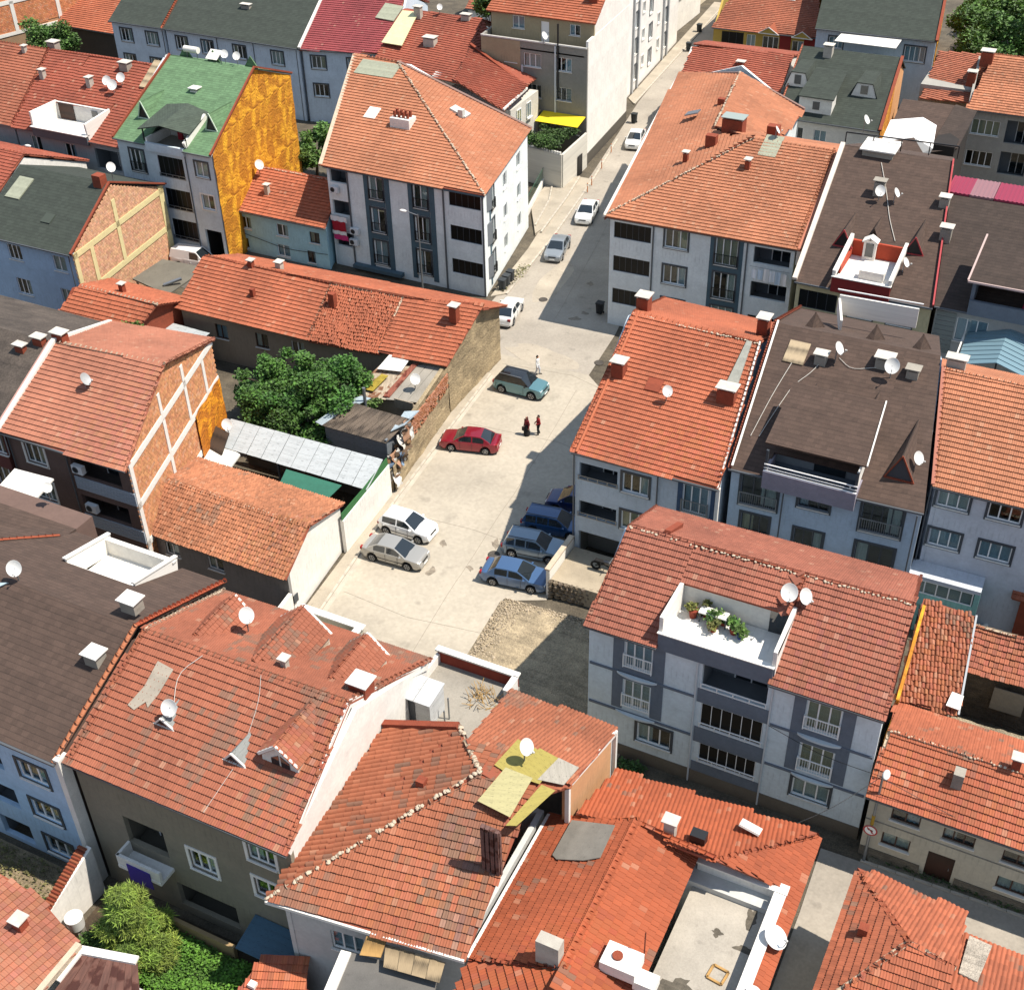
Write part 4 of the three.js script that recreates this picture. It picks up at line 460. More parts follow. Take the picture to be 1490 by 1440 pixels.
// E13: dark brown roof with red metal strip and blue canopy
const E13 = gable({ name: 'apartment_building', label: 'house with dark brown shingled roof, red metal strip and hooded balcony', fl: [25.9, -22.2], fr: [42, -22.2], bl: [23.6, -38], br: [40, -38], rl: [24.25, -32.6], rr: [40.5, -32.6], he: 9, hr: 13.2, hb: 11.5, mat: paint('e13_wall', '#b3b5b2'), roof: SHD, ...noShingleRidge, S: [[27.6, 6.4, 2.2, 1.9, 'c']] });
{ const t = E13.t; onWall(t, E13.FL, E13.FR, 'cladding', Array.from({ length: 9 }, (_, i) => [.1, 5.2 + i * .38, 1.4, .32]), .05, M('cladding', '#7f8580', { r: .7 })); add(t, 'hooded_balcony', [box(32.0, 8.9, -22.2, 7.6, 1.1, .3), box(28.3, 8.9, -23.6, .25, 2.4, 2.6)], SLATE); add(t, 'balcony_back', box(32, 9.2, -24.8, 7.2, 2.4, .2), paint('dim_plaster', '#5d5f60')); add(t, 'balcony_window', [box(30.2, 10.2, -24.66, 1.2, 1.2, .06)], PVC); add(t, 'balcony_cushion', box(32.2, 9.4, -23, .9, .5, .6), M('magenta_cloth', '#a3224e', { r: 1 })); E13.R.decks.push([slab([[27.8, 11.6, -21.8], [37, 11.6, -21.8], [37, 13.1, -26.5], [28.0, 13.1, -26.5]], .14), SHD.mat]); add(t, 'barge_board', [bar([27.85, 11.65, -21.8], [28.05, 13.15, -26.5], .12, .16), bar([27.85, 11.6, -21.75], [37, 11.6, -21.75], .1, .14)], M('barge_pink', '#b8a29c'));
  spike(E13, 32.2, -26.2, .9, .8, SHD.mat, SHD.mat); E13.R.finish(); const rib = (x0, x1, mat) => { const l = []; for (let x = x0; x < x1; x += .32) l.push(box(x + .08, 13.35, -34.2, .14, .04, 3.3)); add(t, 'metal_strip', [box((x0 + x1) / 2, 13.2, -34.2, x1 - x0, .15, 3.3), ...l], mat); }; rib(23.9, 25.6, M('red_metal', '#8a2c44', { r: .45 })); rib(25.64, 27.4, M('clear_sheet', '#8a6468', { r: .4 })); rib(27.44, 40, M('red_metal', '#8a2c44', { r: .45 })); }
{ const t = thing('metal_canopy', 'folded blue-grey metal canopy roof over a yard behind the brown shingled houses', 'canopy', [31, 0, -19]); const BM = M('blue_metal', '#73909c', { r: .45, m: .15 }); const L = [28.5, 7.0, -18.0], Mm = [30.7, 7.6, -17.2]; const seg = (a, b, c, d, n) => { for (let i = 0; i < n; i++) { const k0 = i / n, k1 = (i + .96) / n; const m = (p, q, k) => [lerp(p[0], q[0], k), lerp(p[1], q[1], k) + (i % 2) * .0, lerp(p[2], q[2], k)]; add(t, 'roof_panel', slab([m(a, d, k0), m(b, c, k0), m(b, c, k1), m(a, d, k1)].map((p, j) => [p[0], p[1] + (j > 1 ? .05 : 0), p[2]]), .05), BM); } }; seg([28.4, 7.2, -25], [31.2, 8.2, -24.4], [31.2, 8.0, -17.6], [28.6, 6.9, -18.2], 11); seg([31.2, 8.2, -24.4], [35.5, 7.4, -23.4], [35.5, 7.2, -16.6], [31.2, 8.0, -17.6], 11); add(t, 'canopy_trim', bar([28.4, 7.0, -18.2], [28.3, 7.3, -25], .1, .14), TRIM); add(t, 'canopy_post', [box(28.8, 0, -18.4, .12, 6.9, .12), box(31.2, 0, -17.9, .12, 7.9, .12), box(35, 0, -17, .12, 7.1, .12)], BLACK); }
// ---------------------------------------------------------------- west of the street
// W5: white apartment with hipped salmon roof
{ const t = thing('apartment_building', 'pale apartment block with salmon hipped roof and two tall strips of dark-framed windows', 'building', [-22, 0, -32]); const WA = paint('w5_wall', '#e9f0f1'), WE = WA;
  const FL = [-28.3, -24.95], FR = [-12.45, -24.9], BR = [-15.3, -39.4], BL = [-32.4, -38.6]; const hw = 9.75;
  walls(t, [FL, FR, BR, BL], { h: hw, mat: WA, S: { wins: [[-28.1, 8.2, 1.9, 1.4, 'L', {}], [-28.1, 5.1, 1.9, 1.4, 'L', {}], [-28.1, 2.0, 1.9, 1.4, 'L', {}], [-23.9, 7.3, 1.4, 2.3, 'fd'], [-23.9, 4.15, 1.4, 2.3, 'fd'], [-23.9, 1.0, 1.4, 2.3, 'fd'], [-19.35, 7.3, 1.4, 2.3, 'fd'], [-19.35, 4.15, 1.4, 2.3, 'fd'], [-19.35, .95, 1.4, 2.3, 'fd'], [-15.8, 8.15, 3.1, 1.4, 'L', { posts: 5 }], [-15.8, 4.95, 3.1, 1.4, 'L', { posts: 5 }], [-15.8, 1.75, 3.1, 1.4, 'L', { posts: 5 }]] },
    E: { mat: WE, wins: [[2.2, 7.2, 1.0, 2.2, 'fd'], [2.2, 4.1, 1.0, 2.2, 'fd'], [2.2, 1.0, 1.0, 2.2, 'fd'], [6.2, 7.5, 1.2, 1.4, 'c'], [6.2, 4.5, 1.2, 1.4, 'c'], [6.2, 1.5, 1.2, 1.4, 'c'], [10.8, 7.5, 1.3, 1.4, 'c'], [10.8, 4.5, 1.3, 1.4, 'c'], [10.8, 1.5, 1.3, 1.4, 'c']] }, N: { top: [[11.9, 14.6], [16.8, 14.6]], mat: WE }, W: { hL: 14.6, hR: hw } });
  const DK = paint('teal_grey', '#4d6470'); onWall(t, FL, FR, 'window_strip', [[3.85, .4, .5, 9.3], [6.0, .4, .5, 9.3], [4.35, 3.5, 1.6, .55], [4.35, 6.65, 1.6, .55], [8.4, .4, .5, 9.3], [10.55, .4, .5, 9.3], [8.9, 3.5, 1.6, .55], [8.9, 6.65, 1.6, .55]], .05, DK); onWall(t, FL, FR, 'canopy', [[2.2, .3, 5.2, .35]], .6, DK); onWall(t, FL, FR, 'eave_board', [[-.2, 9.55, 16.2, .2]], .3, DK); for (const u of [2.1, 11.9, 15.75]) onWall(t, FL, FR, 'downpipe', [[u, 0, .12, 9.6]], .12, GUTTER); onWall(t, FR, BR, 'window_strip', [[1.7, .3, .35, 9.4]], .05, DK);
  const R = new Roof(t, { tone: 'salmon', vary: .08, dirt: .25 }); const f0 = [-28.65, 9.8, -24.6], f1 = [-12.1, 9.8, -24.55], b1 = [-15.1, 9.8, -39.9], rl = [-32.8, 15.1, -37.9], r1 = [-27.9, 15.1, -37.6]; R.plane([f0, f1, r1, rl]); R.plane([f1, b1, r1]); R.ridge(f1, r1, { mat: MORTAR, s: .7, up: .06 }); mortar(R, f1, r1, 1.0, .14); R.trim(f0, rl, .35, .2, MORTAR); R.trim(b1, r1, .35, .3, M('verge_brown', '#7b6259')); R.ridge(rl, r1); R.finish();
  const h = { t, R, yS: (x, z) => 9.8 + (-24.6 - z) * .405, at: (x, z) => [x, 9.8 + (-24.6 - z) * .405, z] }; skylight(h, -29.4, -36.4, 4.2, 1.8); skylight(h, -27.0, -31.2, 1.2, 1.3, TRIM); add(R.g, 'chimney_curb', box(-23.4, 12.0, -30.6, 2.0, .9, 1.3), TRIM); for (let i = 0; i < 8; i++) add(R.g, 'chimney_pot', rod([-24.1 + (i % 4) * .45, 12.7, -30.9 + Math.floor(i / 4) * .5], [-24.1 + (i % 4) * .45, 13.3 + rr(0, .2), -30.9 + Math.floor(i / 4) * .5], .14, 7), BRICK); add(R.g, 'roof_hatch', [slab([[-20.8, 12.75, -34.6], [-19.2, 12.15, -34.6], [-19.2, 12.1, -35.7], [-20.8, 12.7, -35.7]], .3), box(-19.6, 12.1, -34.6, .5, .7, .5)], M('hatch_grey', '#b9beb8', { r: .5 })); }
airCon('air conditioner high on the grey front of the apartment with the salmon hipped roof', -27.5, 7.35, -24.7); airCon('upper of two air conditioners low on the front of the salmon-roofed apartment', -25.75, 3.6, -24.7); airCon('lower of two air conditioners on the front of the salmon-roofed apartment', -25.95, 2.5, -24.7);
{ const t = thing('laundry', 'red and white washing hanging from the narrow balcony beside the air conditioners', 'laundry', [-27.2, 4, -24.5]); const put = (n, x, y, w, h, c) => { const g = new THREE.PlaneGeometry(w, h, 8, 5), p = g.attributes.position; for (let k = 0; k < p.count; k++) p.setZ(k, .06 * Math.sin(p.getX(k) * 9 + p.getY(k))); g.computeVertexNormals(); add(t, n, g.translate(x, y, -24.45 + rr(0, .1)), M('cloth_' + c, c, { r: 1 })); }; put('sheet', -27.2, 4.95, 1.8, .5, '#e2e0de'); put('blanket', -27.2, 4.25, 1.5, .95, '#a01a28'); put('sheet', -27.2, 3.6, 1.6, .35, '#e2dcd6'); put('blanket', -27.1, 3.15, 1.6, .5, '#c0306a'); add(t, 'line', rod([-28.1, 5.2, -24.45], [-26.2, 5.2, -24.45], .015), METAL); }
// W1: green roofed house with orange foamed party wall
const W1 = gable({ name: 'apartment_building', label: 'grey house with light green roof, two pointed dormers and an orange foam-coated side wall', fl: [-48.0, -19.8], fr: [-36.95, -19.75], bl: [-50, -38], br: [-40.2, -37.6], rl: [-48.2, -29.6], rr: [-38.5, -29.7], he: 11, hb: 12.4, hr: 15.6, mat: paint('w1_wall', '#cbd8e0'), roof: { style: 'sheet', mat: M('green_shingle', '#6d9068', { t: 'shingle', s: 3.2, b: 'grit', bs: .5, bh: .01, r: .95 }) }, ...noShingleRidge, cut: { x0: -44.3, x1: -40.0, z: -23.4 },
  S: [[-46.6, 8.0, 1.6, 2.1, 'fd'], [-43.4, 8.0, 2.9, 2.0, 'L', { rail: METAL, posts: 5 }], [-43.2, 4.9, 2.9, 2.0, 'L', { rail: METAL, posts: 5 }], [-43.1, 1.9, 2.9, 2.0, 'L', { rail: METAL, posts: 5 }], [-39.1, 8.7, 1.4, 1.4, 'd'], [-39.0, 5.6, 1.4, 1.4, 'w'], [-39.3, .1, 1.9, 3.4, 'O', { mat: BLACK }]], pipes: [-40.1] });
{ const t = W1.t, GR = W1.R.decks[0][1]; add(t, 'terrace_wall', [box(-42.15, 10.6, -23.4, 4.1, 1.9, .2), box(-44.25, 10.6, -21.7, .2, .9, 3.3)], WH); add(t, 'terrace_floor', box(-42.15, 10.5, -21.7, 4.2, .12, 3.5), CONC); add(t, 'parapet', box(-42.15, 10.4, -19.95, 4.3, .75, .25), paint('w1_wall', '#cbd8e0')); add(t, 'terrace_side', slab([[-40.0, 11.7, -19.9], [-39.75, 11.7, -19.9], [-39.75, 13.2, -23.4], [-40.0, 13.2, -23.4]], .9), TRIM); add(t, 'terrace_curtain', box(-42.4, 10.7, -22.6, .5, 1.2, .2), M('red_cloth', '#9c2530', { r: 1 }));
  add(t, 'terrace_hood', [slab([[-44.9, 12.3, -19.9], [-42.0, 13.1, -19.6], [-42.0, 13.7, -23.9], [-44.5, 13.3, -23.9]], .1), slab([[-42.0, 13.1, -19.6], [-39.6, 12.3, -20.6], [-39.8, 13.2, -23.9], [-42.0, 13.7, -23.9]], .1)], M('hood_green', '#4c584c', { t: 'shingle', s: 3, r: .9 })); for (const x of [-44.6, -39.8]) add(t, 'hood_post', box(x, 10.6, -20.2, .1, 1.7, .1), BLACK);
  for (const x of [-46.2, -38.5]) spike(W1, x, -22.4, 1.3, 1.6, GR, BLACK, { trim: M('pale_green', '#b9c9b4') }); for (const x of [-46.9, -43.6, -39.3]) add(t, 'ridge_gable', slab([[x - .8, 15.3, -30.4], [x, 16.4, -30.4], [x + .8, 15.3, -30.4]], .12), GR); add(W1.R.g, 'roof_vent', [box(-43.0, 13.5, -26.3, .7, .5, .6), box(-43, 14.2, -26.3, 1.0, .08, .9)], TRIM); W1.R.trim([-48, 11.1, -19.8], [-48.2, 15.7, -29.6], .16, .2, BRICK); W1.R.trim([-36.95, 11.1, -19.8], [-38.5, 15.7, -29.7], .16, .16, BRICK); W1.R.trim([-38.5, 15.7, -29.7], [-40.2, 12.5, -37.6], .16, .16, BRICK); W1.R.finish();
  // sprayed foam skin on the side wall
  const P = W1.FR, Q = W1.BR, { F, L } = frameOf(P, Q); const nu = 60, nv = 40, g = new THREE.PlaneGeometry(1, 1, nu, nv), p = g.attributes.position, uv = g.attributes.uv; for (let i = 0; i < p.count; i++) { const a = p.getX(i) + .5, b = p.getY(i) + .5; const u = a * L, top = u < W1.dE ? lerp(11.1, 15.45, u / W1.dE) : lerp(15.45, 12.4, (u - W1.dE) / (L - W1.dE)); const y = b * top; p.setXYZ(i, u, y, .08 + .16 * fbm(u * .9, y * .9, 0, 4)); uv.setXY(i, u, y); } g.computeVertexNormals(); add(t, 'foam_coat', g.applyMatrix4(F), M('foam_orange', '#d6a030', { t: 'foam', s: 6, b: 'lumps', bs: 1.5, bh: .08, r: .8 }));
  dish('white satellite dish on the green roof ridge beside the amber foamed wall', -40.6, 15.5, -30.0, .9, 30); dish('white satellite dish on the green roof ridge beside the solar heater frame', -42.0, 15.5, -30.0, .9, 40); boxThing('solar_heater', 'white solar water heater tank on the green roof ridge', 'water heater', -46.0, 15.5, -30.2, [['tank', new THREE.CylinderGeometry(.3, .3, 1.6, 14).rotateZ(Math.PI / 2).translate(-46, 16.2, -30.2), TRIM], ['stand', [box(-46.6, 15.3, -30.2, .06, .8, .06), box(-45.4, 15.3, -30.2, .06, .8, .06)], METAL]]); boxThing('solar_heater', 'steel frame of a solar heater between the small gables of the green roof', 'water heater', -43.4, 15.5, -30.2, [['panel', slab([[-44.0, 15.8, -29.6], [-42.7, 15.8, -29.6], [-42.7, 16.4, -30.6], [-44, 16.4, -30.6]], .06), TRIM], ['stand', [box(-43.9, 15.2, -30.4, .06, 1.1, .06), box(-42.8, 15.2, -30.4, .06, 1.1, .06)], METAL]]); }
// W2: red tiled house with roof terrace, W2b neighbour
const W2 = gable({ name: 'row_house', label: 'grey house with red tiled roof, cut-in white terrace and three clustered satellite dishes', fl: [-63.1, -22], fr: [-48.2, -22], bl: [-68, -40], br: [-54, -40], rl: [-65.4, -31.2], rr: [-52.0, -31.6], he: 9, hb: 10, hr: 13.5, mat: paint('w2_wall', '#9aa2a6'), roof: { tone: 'red', vary: .1 }, cut: { x0: -60.2, x1: -53.4, z: -25.6 }, S: [[-61.3, 6.6, 1.3, 1.7, 'c'], [-57, 6.6, 1.4, 1.6, 'c'], [-53.2, 6.3, 3.0, 2.0, 'L', {}]] });
{ const t = W2.t; add(t, 'terrace_floor', box(-56.8, 9.0, -23.8, 6.6, .15, 3.6), WH); add(t, 'terrace_wall', [box(-56.8, 9.1, -25.6, 6.7, 1.7, .2), bar([-60.2, 10, -22], [-60.2, 10, -25.6], .2, 1.8), bar([-53.4, 9.9, -22], [-53.4, 10.2, -25.6], .2, 1.6)], WH); add(t, 'parapet', box(-56.8, 8.6, -21.95, 6.9, .9, .25), paint('w2_dark', '#5a6066')); add(t, 'parapet_coping', box(-56.8, 9.5, -21.95, 7, .08, .6), WH); add(t, 'terrace_door', box(-58.9, 9.15, -25.45, 1.9, 1.6, .06), M('door_brown', '#4b2e22', { t: 'wood', s: 1, r: .6 })); add(t, 'terrace_window', box(-55.3, 9.9, -25.45, .7, .6, .06), TINT);
  W2.R.verge([-63.1, 9.1, -22], [-65.4, 13.6, -31.2], { s: 1.3 }); chimney(W2, -57.6, -28.0, { w: .5, d: .6, ht: .8, kind: 'white' }); chimney(W2, -55, -30.6, { w: 1.0, d: .8, ht: .6, kind: 'grey' }); chimney(W2, -63.6, -27.9, { w: .5, d: .5, ht: .8, kind: 'white' }); W2.R.deckOnly([[-51.9, 12.4, -28.6], [-49.2, 12.4, -28.6], [-49.6, 13.9, -32], [-52.4, 13.9, -32]], M('ply_board', '#c9bda2', { t: 'wood', s: 1 }), .3); W2.R.finish();
  for (const [i, x, z, s] of [[0, -55.3, -28.0, 1.1], [1, -54.0, -28.6, 1.1], [2, -54.3, -27.6, 1.2]]) dish(['smaller satellite dish of the cluster of three, beside the white chimney', 'satellite dish of the cluster of three standing highest on the red roof slope', 'largest satellite dish of the cluster of three, lowest on the red roof slope'][i], x, W2.yS(x, z), z, s, 25); dish('small satellite dish on the beige board beside the green roof', -50.3, 14.0, -31.6, .7, 30, { mast: .3 }); }
{ const h = gable({ name: 'row_house', label: 'brick-red tiled row house sharing a raised verge with the house of clustered dishes', fl: [-84, -22.4], fr: [-63.2, -22.1], bl: [-90, -40], br: [-68.2, -40], rl: [-86, -31.2], rr: [-65.5, -31.2], he: 9, hr: 13.5, mat: paint('w2_wall', '#9aa2a6'), roof: { tone: 'brick', vary: .1 } }); chimney(h, -68, -30.4, { w: .4, d: .4, ht: .6, kind: 'white' }); h.R.finish(); chimney(h, -65.9, -32.4, { y: 13, w: 1.0, d: .8, ht: .8, kind: 'grey' }); boxThing('roof_tank', 'white upright tank on the brick-red row house roof', 'tank', -70.8, h.yS(-70.8, -28), -28, [['tank', new THREE.CylinderGeometry(.7, .7, 1.6, 16).translate(-70.8, h.yS(-70.8, -28) + .8, -28), TRIM], ['lid', new THREE.CylinderGeometry(.4, .6, .2, 16).translate(-70.8, h.yS(-70.8, -28) + 1.7, -28), TRIM]]); }
// W3: blue house with dark green roof and bare brick gable
const W3 = gable({ name: 'house', label: 'bright blue house with dark green roof and bare brick gable crossed by cream beams', fl: [-51.2, -4.6], fr: [-40.5, -4.7], bl: [-53, -19.5], br: [-42.6, -19.6], rl: [-51.8, -11.9], rr: [-41.7, -11.9], he: 7.5, hr: 10.8, mat: paint('bright_blue_plaster', '#aecbe8'), matE: paint('joint_mortar', '#b98d6a'), roof: SHG, ...noShingleRidge, S: [[-48.0, 5.6, 1.5, 1.4, 'c'], [-43.0, 5.5, 1.4, 1.4, 'c'], [-48.0, 2.3, 1.6, 1.5, 'c'], [-43, 2.4, 1.2, 1.4, 'c']], pipes: [-40.9] });
{ const { t, FR, BR, dE } = W3, L = Math.hypot(BR[0] - FR[0], BR[1] - FR[1]); blocks(t, FR, BR, [[.1, .2], [L - .1, .2], [L - .1, 7.4], [dE, 10.6], [.1, 7.4]], '#e2ae88'); const CR = paint('cream_beam', '#dccf9c'); onWall(t, FR, BR, 'concrete_beam', [[0, 6.9, L, .5], [0, 3.3, L, .5], [0, 0, .5, 7.4], [L - .8, 0, .8, 7.7], [L * .45, 3.8, .5, 5.6], [L * .16, 3.8, .5, 3.1]], .12, CR, true); W3.R.trim([-40.45, 7.6, -4.7], [-41.65, 10.9, -11.9], .2, .14, BRICK); W3.R.trim([-41.65, 10.9, -11.9], [-42.5, 7.6, -19.6], .2, .14, BRICK); skylight(W3, -50.0, -9.6, 1.6, 2.2); skylight(W3, -45.0, -7.4, 1.0, .9, M('hatch_dark', '#3c443c')); chimney(W3, -42.4, -11.6, { w: .9, d: .8, ht: .9, cap: false }); W3.R.finish(); dish('white satellite dish over the brick gable of the dark green roofed house', -42.2, 10.5, -13.0, 1.0, 60, { mast: .9 }); }
{ const h = gable({ name: 'house', label: 'orange roofed house partly behind the dark green shingled roof', fl: [-66, -5], fr: [-51.4, -4.8], bl: [-68, -21], br: [-52.8, -21], he: 7.6, hr: 11.3, mat: WH, roof: { tone: 'red' } }); h.R.finish(); }
// W4: small light blue house with tiled roof
const W4 = gable({ name: 'house', label: 'small light blue two-storey house with orange tiled roof', fl: [-40.1, -23.3], fr: [-28.05, -23.3], bl: [-41.5, -33], br: [-31, -33], rl: [-40.6, -28.2], rr: [-29.2, -28.2], he: 4.3, hr: 6.6, mat: paint('light_blue_plaster', '#a4d0de'), roof: { tone: 'orange' }, S: [[-37.9, 2.4, 1.2, 1.2, 'c'], [-33.8, 2.4, 1.3, 1.2, 'c'], [-30.1, 2.4, 1.1, 1.1, 'b'], [-38.9, .3, 1.6, 1.1, 'c'], [-34, .3, 1.4, 1.2, 'c'], [-30.6, .3, .9, 1.2, 'b']] });
chimney(W4, -35.8, -25.6, { w: .4, d: .4, ht: .8, kind: 'white' }); mortar(W4.R, [-40.4, 6.65, -28.2], [-29.4, 6.65, -28.2]); W4.R.finish(); dish('white satellite dish between the foam-coated wall and the small light blue house', -37.6, 6.2, -27.2, 1.1, 60, { mast: .8 });
add(W4.t, 'wall_cable', tube([[-40, 2.2, -23.55], [-36, 1.7, -23.5], [-33, 1.3, -23.5], [-28.2, 1.6, -23.5]], .03), BLACK);
// W6: long low old house in three stretches of tiles
{ const t = thing('old_house', 'long low old house with three differently tiled roofs and a bare plastered end wall', 'house', [-18, 0, -10.5]); const OLD = paint('old_plaster', '#9b8f7e'); const FL = [-30.6, -5.8], FR = [-6.3, -6.8], BR = [-6.5, -15.8], BL = [-31.8, -15]; const MUD = M('mud_render', '#b7a788', { t: 'gravel', s: 6, b: 'lumps', bs: 1.2, bh: .05 });
  walls(t, [FL, FR, BR, BL], { h: 4.4, mat: OLD, S: { wins: [[-23.6, 2.2, 1.2, 1.3, 'b'], [-20.2, 2.2, 1.2, 1.3, 'c'], [-27.5, 2.2, 1.2, 1.3, 'b']] }, E: { hL: 4.7, hR: 4.7, top: [[5.1, 6.9]], mat: MUD }, W: { top: [[4.6, 6.6]] } });
  const R = new Roof(t, { tone: 'orange', vary: .12, solo: 0 }); const ry = 6.9; R.plane([[-30.9, 4.5, -5.3], [-17.9, 4.5, -5.45], [-18.5, ry, -10.3], [-31.1, ry, -10.3]]); R.plane([[-17.9, 4.42, -5.45], [-11.8, 4.45, -6.0], [-12.2, 6.8, -10.7], [-18.5, ry, -10.3]], { style: 'barrel', tone: 'barrel', w: .18, l: .3, sag: .2, wob: .04, yaw: .25, vary: .3 }); R.plane([[-11.8, 4.55, -6.05], [-6.1, 4.55, -6.45], [-5.7, 7.1, -11.9], [-12.2, 6.95, -10.7]]); R.plane([[-5.9, 4.7, -16.3], [-32, 4.5, -15.5], [-31.1, ry, -10.3], [-18.5, ry, -10.3], [-12.2, 6.9, -10.7], [-5.7, 7.1, -11.9]], { tone: 'red' });
  R.ridge([-31.1, ry, -10.3], [-18.5, ry, -10.3]); R.ridge([-18.5, ry, -10.3], [-12.2, 6.85, -10.7], { mat: MORTAR }); R.ridge([-12.2, 6.9, -10.7], [-5.7, 7.1, -11.9]); R.verge([-17.9, 4.55, -5.45], [-18.5, 6.95, -10.3], { s: 1.3, mat: MORTAR }); R.verge([-11.8, 4.6, -6.05], [-12.2, 6.95, -10.7], { mat: MORTAR }); R.finish(); const h = { t, R, yS: (x, z) => 4.5 + (-5.4 - z) * .49 }; chimney(h, -24.6, -7.8, { w: .35, d: .35, ht: .7, cap: false }); chimney(h, -26.3, -10.2, { w: .4, d: .4, ht: .5 }); chimney(h, -24.3, -11.3, { w: .5, d: .5, ht: .9, kind: 'white', y: 6.2 }); chimney(h, -17.4, -8.6, { w: .5, d: .5, ht: 1.1, cap: false }); chimney(h, -7.2, -9.9, { w: .6, d: .6, ht: .9 });
  // patched, crumbling render on the end wall
  const { F, L } = frameOf(FR, BR); const nu = 50, nv = 34, g = new THREE.PlaneGeometry(1, 1, nu, nv), p = g.attributes.position, uv = g.attributes.uv; for (let i = 0; i < p.count; i++) { const a = p.getX(i) + .5, b = p.getY(i) + .5, u = a * L, top = u < 5.1 ? lerp(4.7, 6.9, u / 5.1) : lerp(6.9, 4.7, (u - 5.1) / (L - 5.1)); p.setXYZ(i, u, b * top, .03 + .12 * fbm(u * 1.3, b * 7, 0, 4)); uv.setXY(i, u, b * top); } g.computeVertexNormals(); add(t, 'crumbling_render', g.applyMatrix4(F), MUD); }
// ruined boundary wall along the square, brick top over stone
{ const t = thing('ruined_wall', 'ruined brick and rubble boundary wall stepping down beside the square pavement', 'wall', [-5.7, 0, -1]); const MUD = M('mud_render', '#b7a788', { t: 'gravel', s: 6, b: 'lumps', bs: 1.2, bh: .05 }); const P = [-5.0, 3.8], Q = [-6.35, -6.7], { F, L } = frameOf(P, Q); const nu = 60, nv = 24, g = new THREE.PlaneGeometry(1, 1, nu, nv), p = g.attributes.position, uv = g.attributes.uv; const top = u => (u < 2.6 ? 1.9 + .6 * vnoise(u * 3, 1) : 3.9 + .05 * u) - .25 * vnoise(u * 2.2, 5); for (let i = 0; i < p.count; i++) { const u = (p.getX(i) + .5) * L, b = p.getY(i) + .5; p.setXYZ(i, u, b * top(u), .05 + .16 * fbm(u * 1.2, b * 6, 0, 4)); uv.setXY(i, u, b * 4); } g.computeVertexNormals(); add(t, 'rubble_face', g.applyMatrix4(F), MUD); add(t, 'core', prism(P, Q, [[0, 0], [L, 0], [L, 4.3], [2.7, 3.9], [2.6, 2.0], [0, 1.8]], .3, -.32), MUD);
  const bm = [tileMat(tone('#d2906c')), tileMat(tone('#c67e5a')), tileMat(tone('#dba282')), tileMat(tone('#b87452'))]; let n = 0; for (let r = 0; r < 12; r++) for (let k = 0; k < 36; k++) { const u = 2.7 + k * .23 + (r % 2) * .11, y = 2.6 + r * .12; if (u > L - .2 || y > top(u) - .05 || n > 298 || (r < 5 && hash2(k, r) < .55 - r * .05)) continue; n++; place(t, 'brick', cached('brk', () => new THREE.BoxGeometry(.21, .1, .12)), bm[Math.floor(hash2(r, k) * 4)], F.clone().multiply(new THREE.Matrix4().makeTranslation(u, y, .17 + .03 * hash2(k, r + 7)))); } }
// W7: little orange roof and grey canopy in the yard behind
const W7 = gable({ name: 'shed', label: 'small hut with patched orange tiles between the brick gable and the brown roofs', cat: 'hut', fl: [-39.4, -.9], fr: [-31.4, -1.2], bl: [-39.5, -7.5], br: [-30.6, -7.2], rl: [-38.6, -1.9 - 1.2], rr: [-30.6, -3.2], he: 4.3, hr: 5.9, mat: BRICK, roof: { tone: 'orange', vary: .14 }, ridgeOpt: { mat: MORTAR } }); chimney(W7, -35, -4.2, { w: .4, d: .4, ht: .6, y: 5.6 }); W7.R.finish();
{ const t = thing('carport', 'grey felt carport roof in the yard beside the brick gable', 'carport', [-37, 0, -12]); add(t, 'roof', slab([[-39.5, 3.1, -10], [-35, 2.9, -9.2], [-34.8, 3.1, -14.4], [-39.2, 3.3, -13.8]], .14), M('felt_grey', '#77746a', { t: 'concrete', s: 4 })); add(t, 'post', [box(-39.2, 0, -10.2, .14, 3, .14), box(-35.2, 0, -9.6, .14, 2.8, .14), box(-35, 0, -14, .14, 2.9, .14), box(-39, 0, -13.6, .14, 3.1, .14)], METAL); add(t, 'stove_pipe', rod([-36.2, 3.1, -10.2], [-35.0, 3.5, -11.2], .16, 9), METAL); }
// W8 and W9: brown roofs and the brown apartment with brick gable
const W9 = gable({ name: 'apartment_building', label: 'brown apartment block with pinkish tiled roof and bare brick side wall crossed by white beams', fl: [-23.9, 19.55], fr: [-13.75, 19.5], bl: [-27.0, 5.4], br: [-18.6, 4.2], rl: [-24.2, 13.1], rr: [-15.75, 12.4], he: 9.5, hr: 12.6, mat: paint('brown_plaster', '#6d5850'), matE: paint('joint_mortar', '#b98d6a'), roof: { tone: 'pink', vary: .08, dirt: .1, solo: 1 }, ridgeOpt: { mat: MORTAR }, S: [[-22.4, 7.5, 1.6, 1.5, 'w'], [-22.4, 4.6, 1.6, 1.5, 'w'], [-22.4, 1.7, 1.6, 1.5, 'w'], [-18.6, 7.55, 3.9, 1.4, 'L', { depth: 1.5, mat: paint('w9_loggia', '#4f4642') }], [-18.5, 4.6, 3.8, 1.45, 'L', { depth: 1.5, mat: paint('w9_loggia', '#4f4642') }]], pipes: [-23.6, -18.8] });
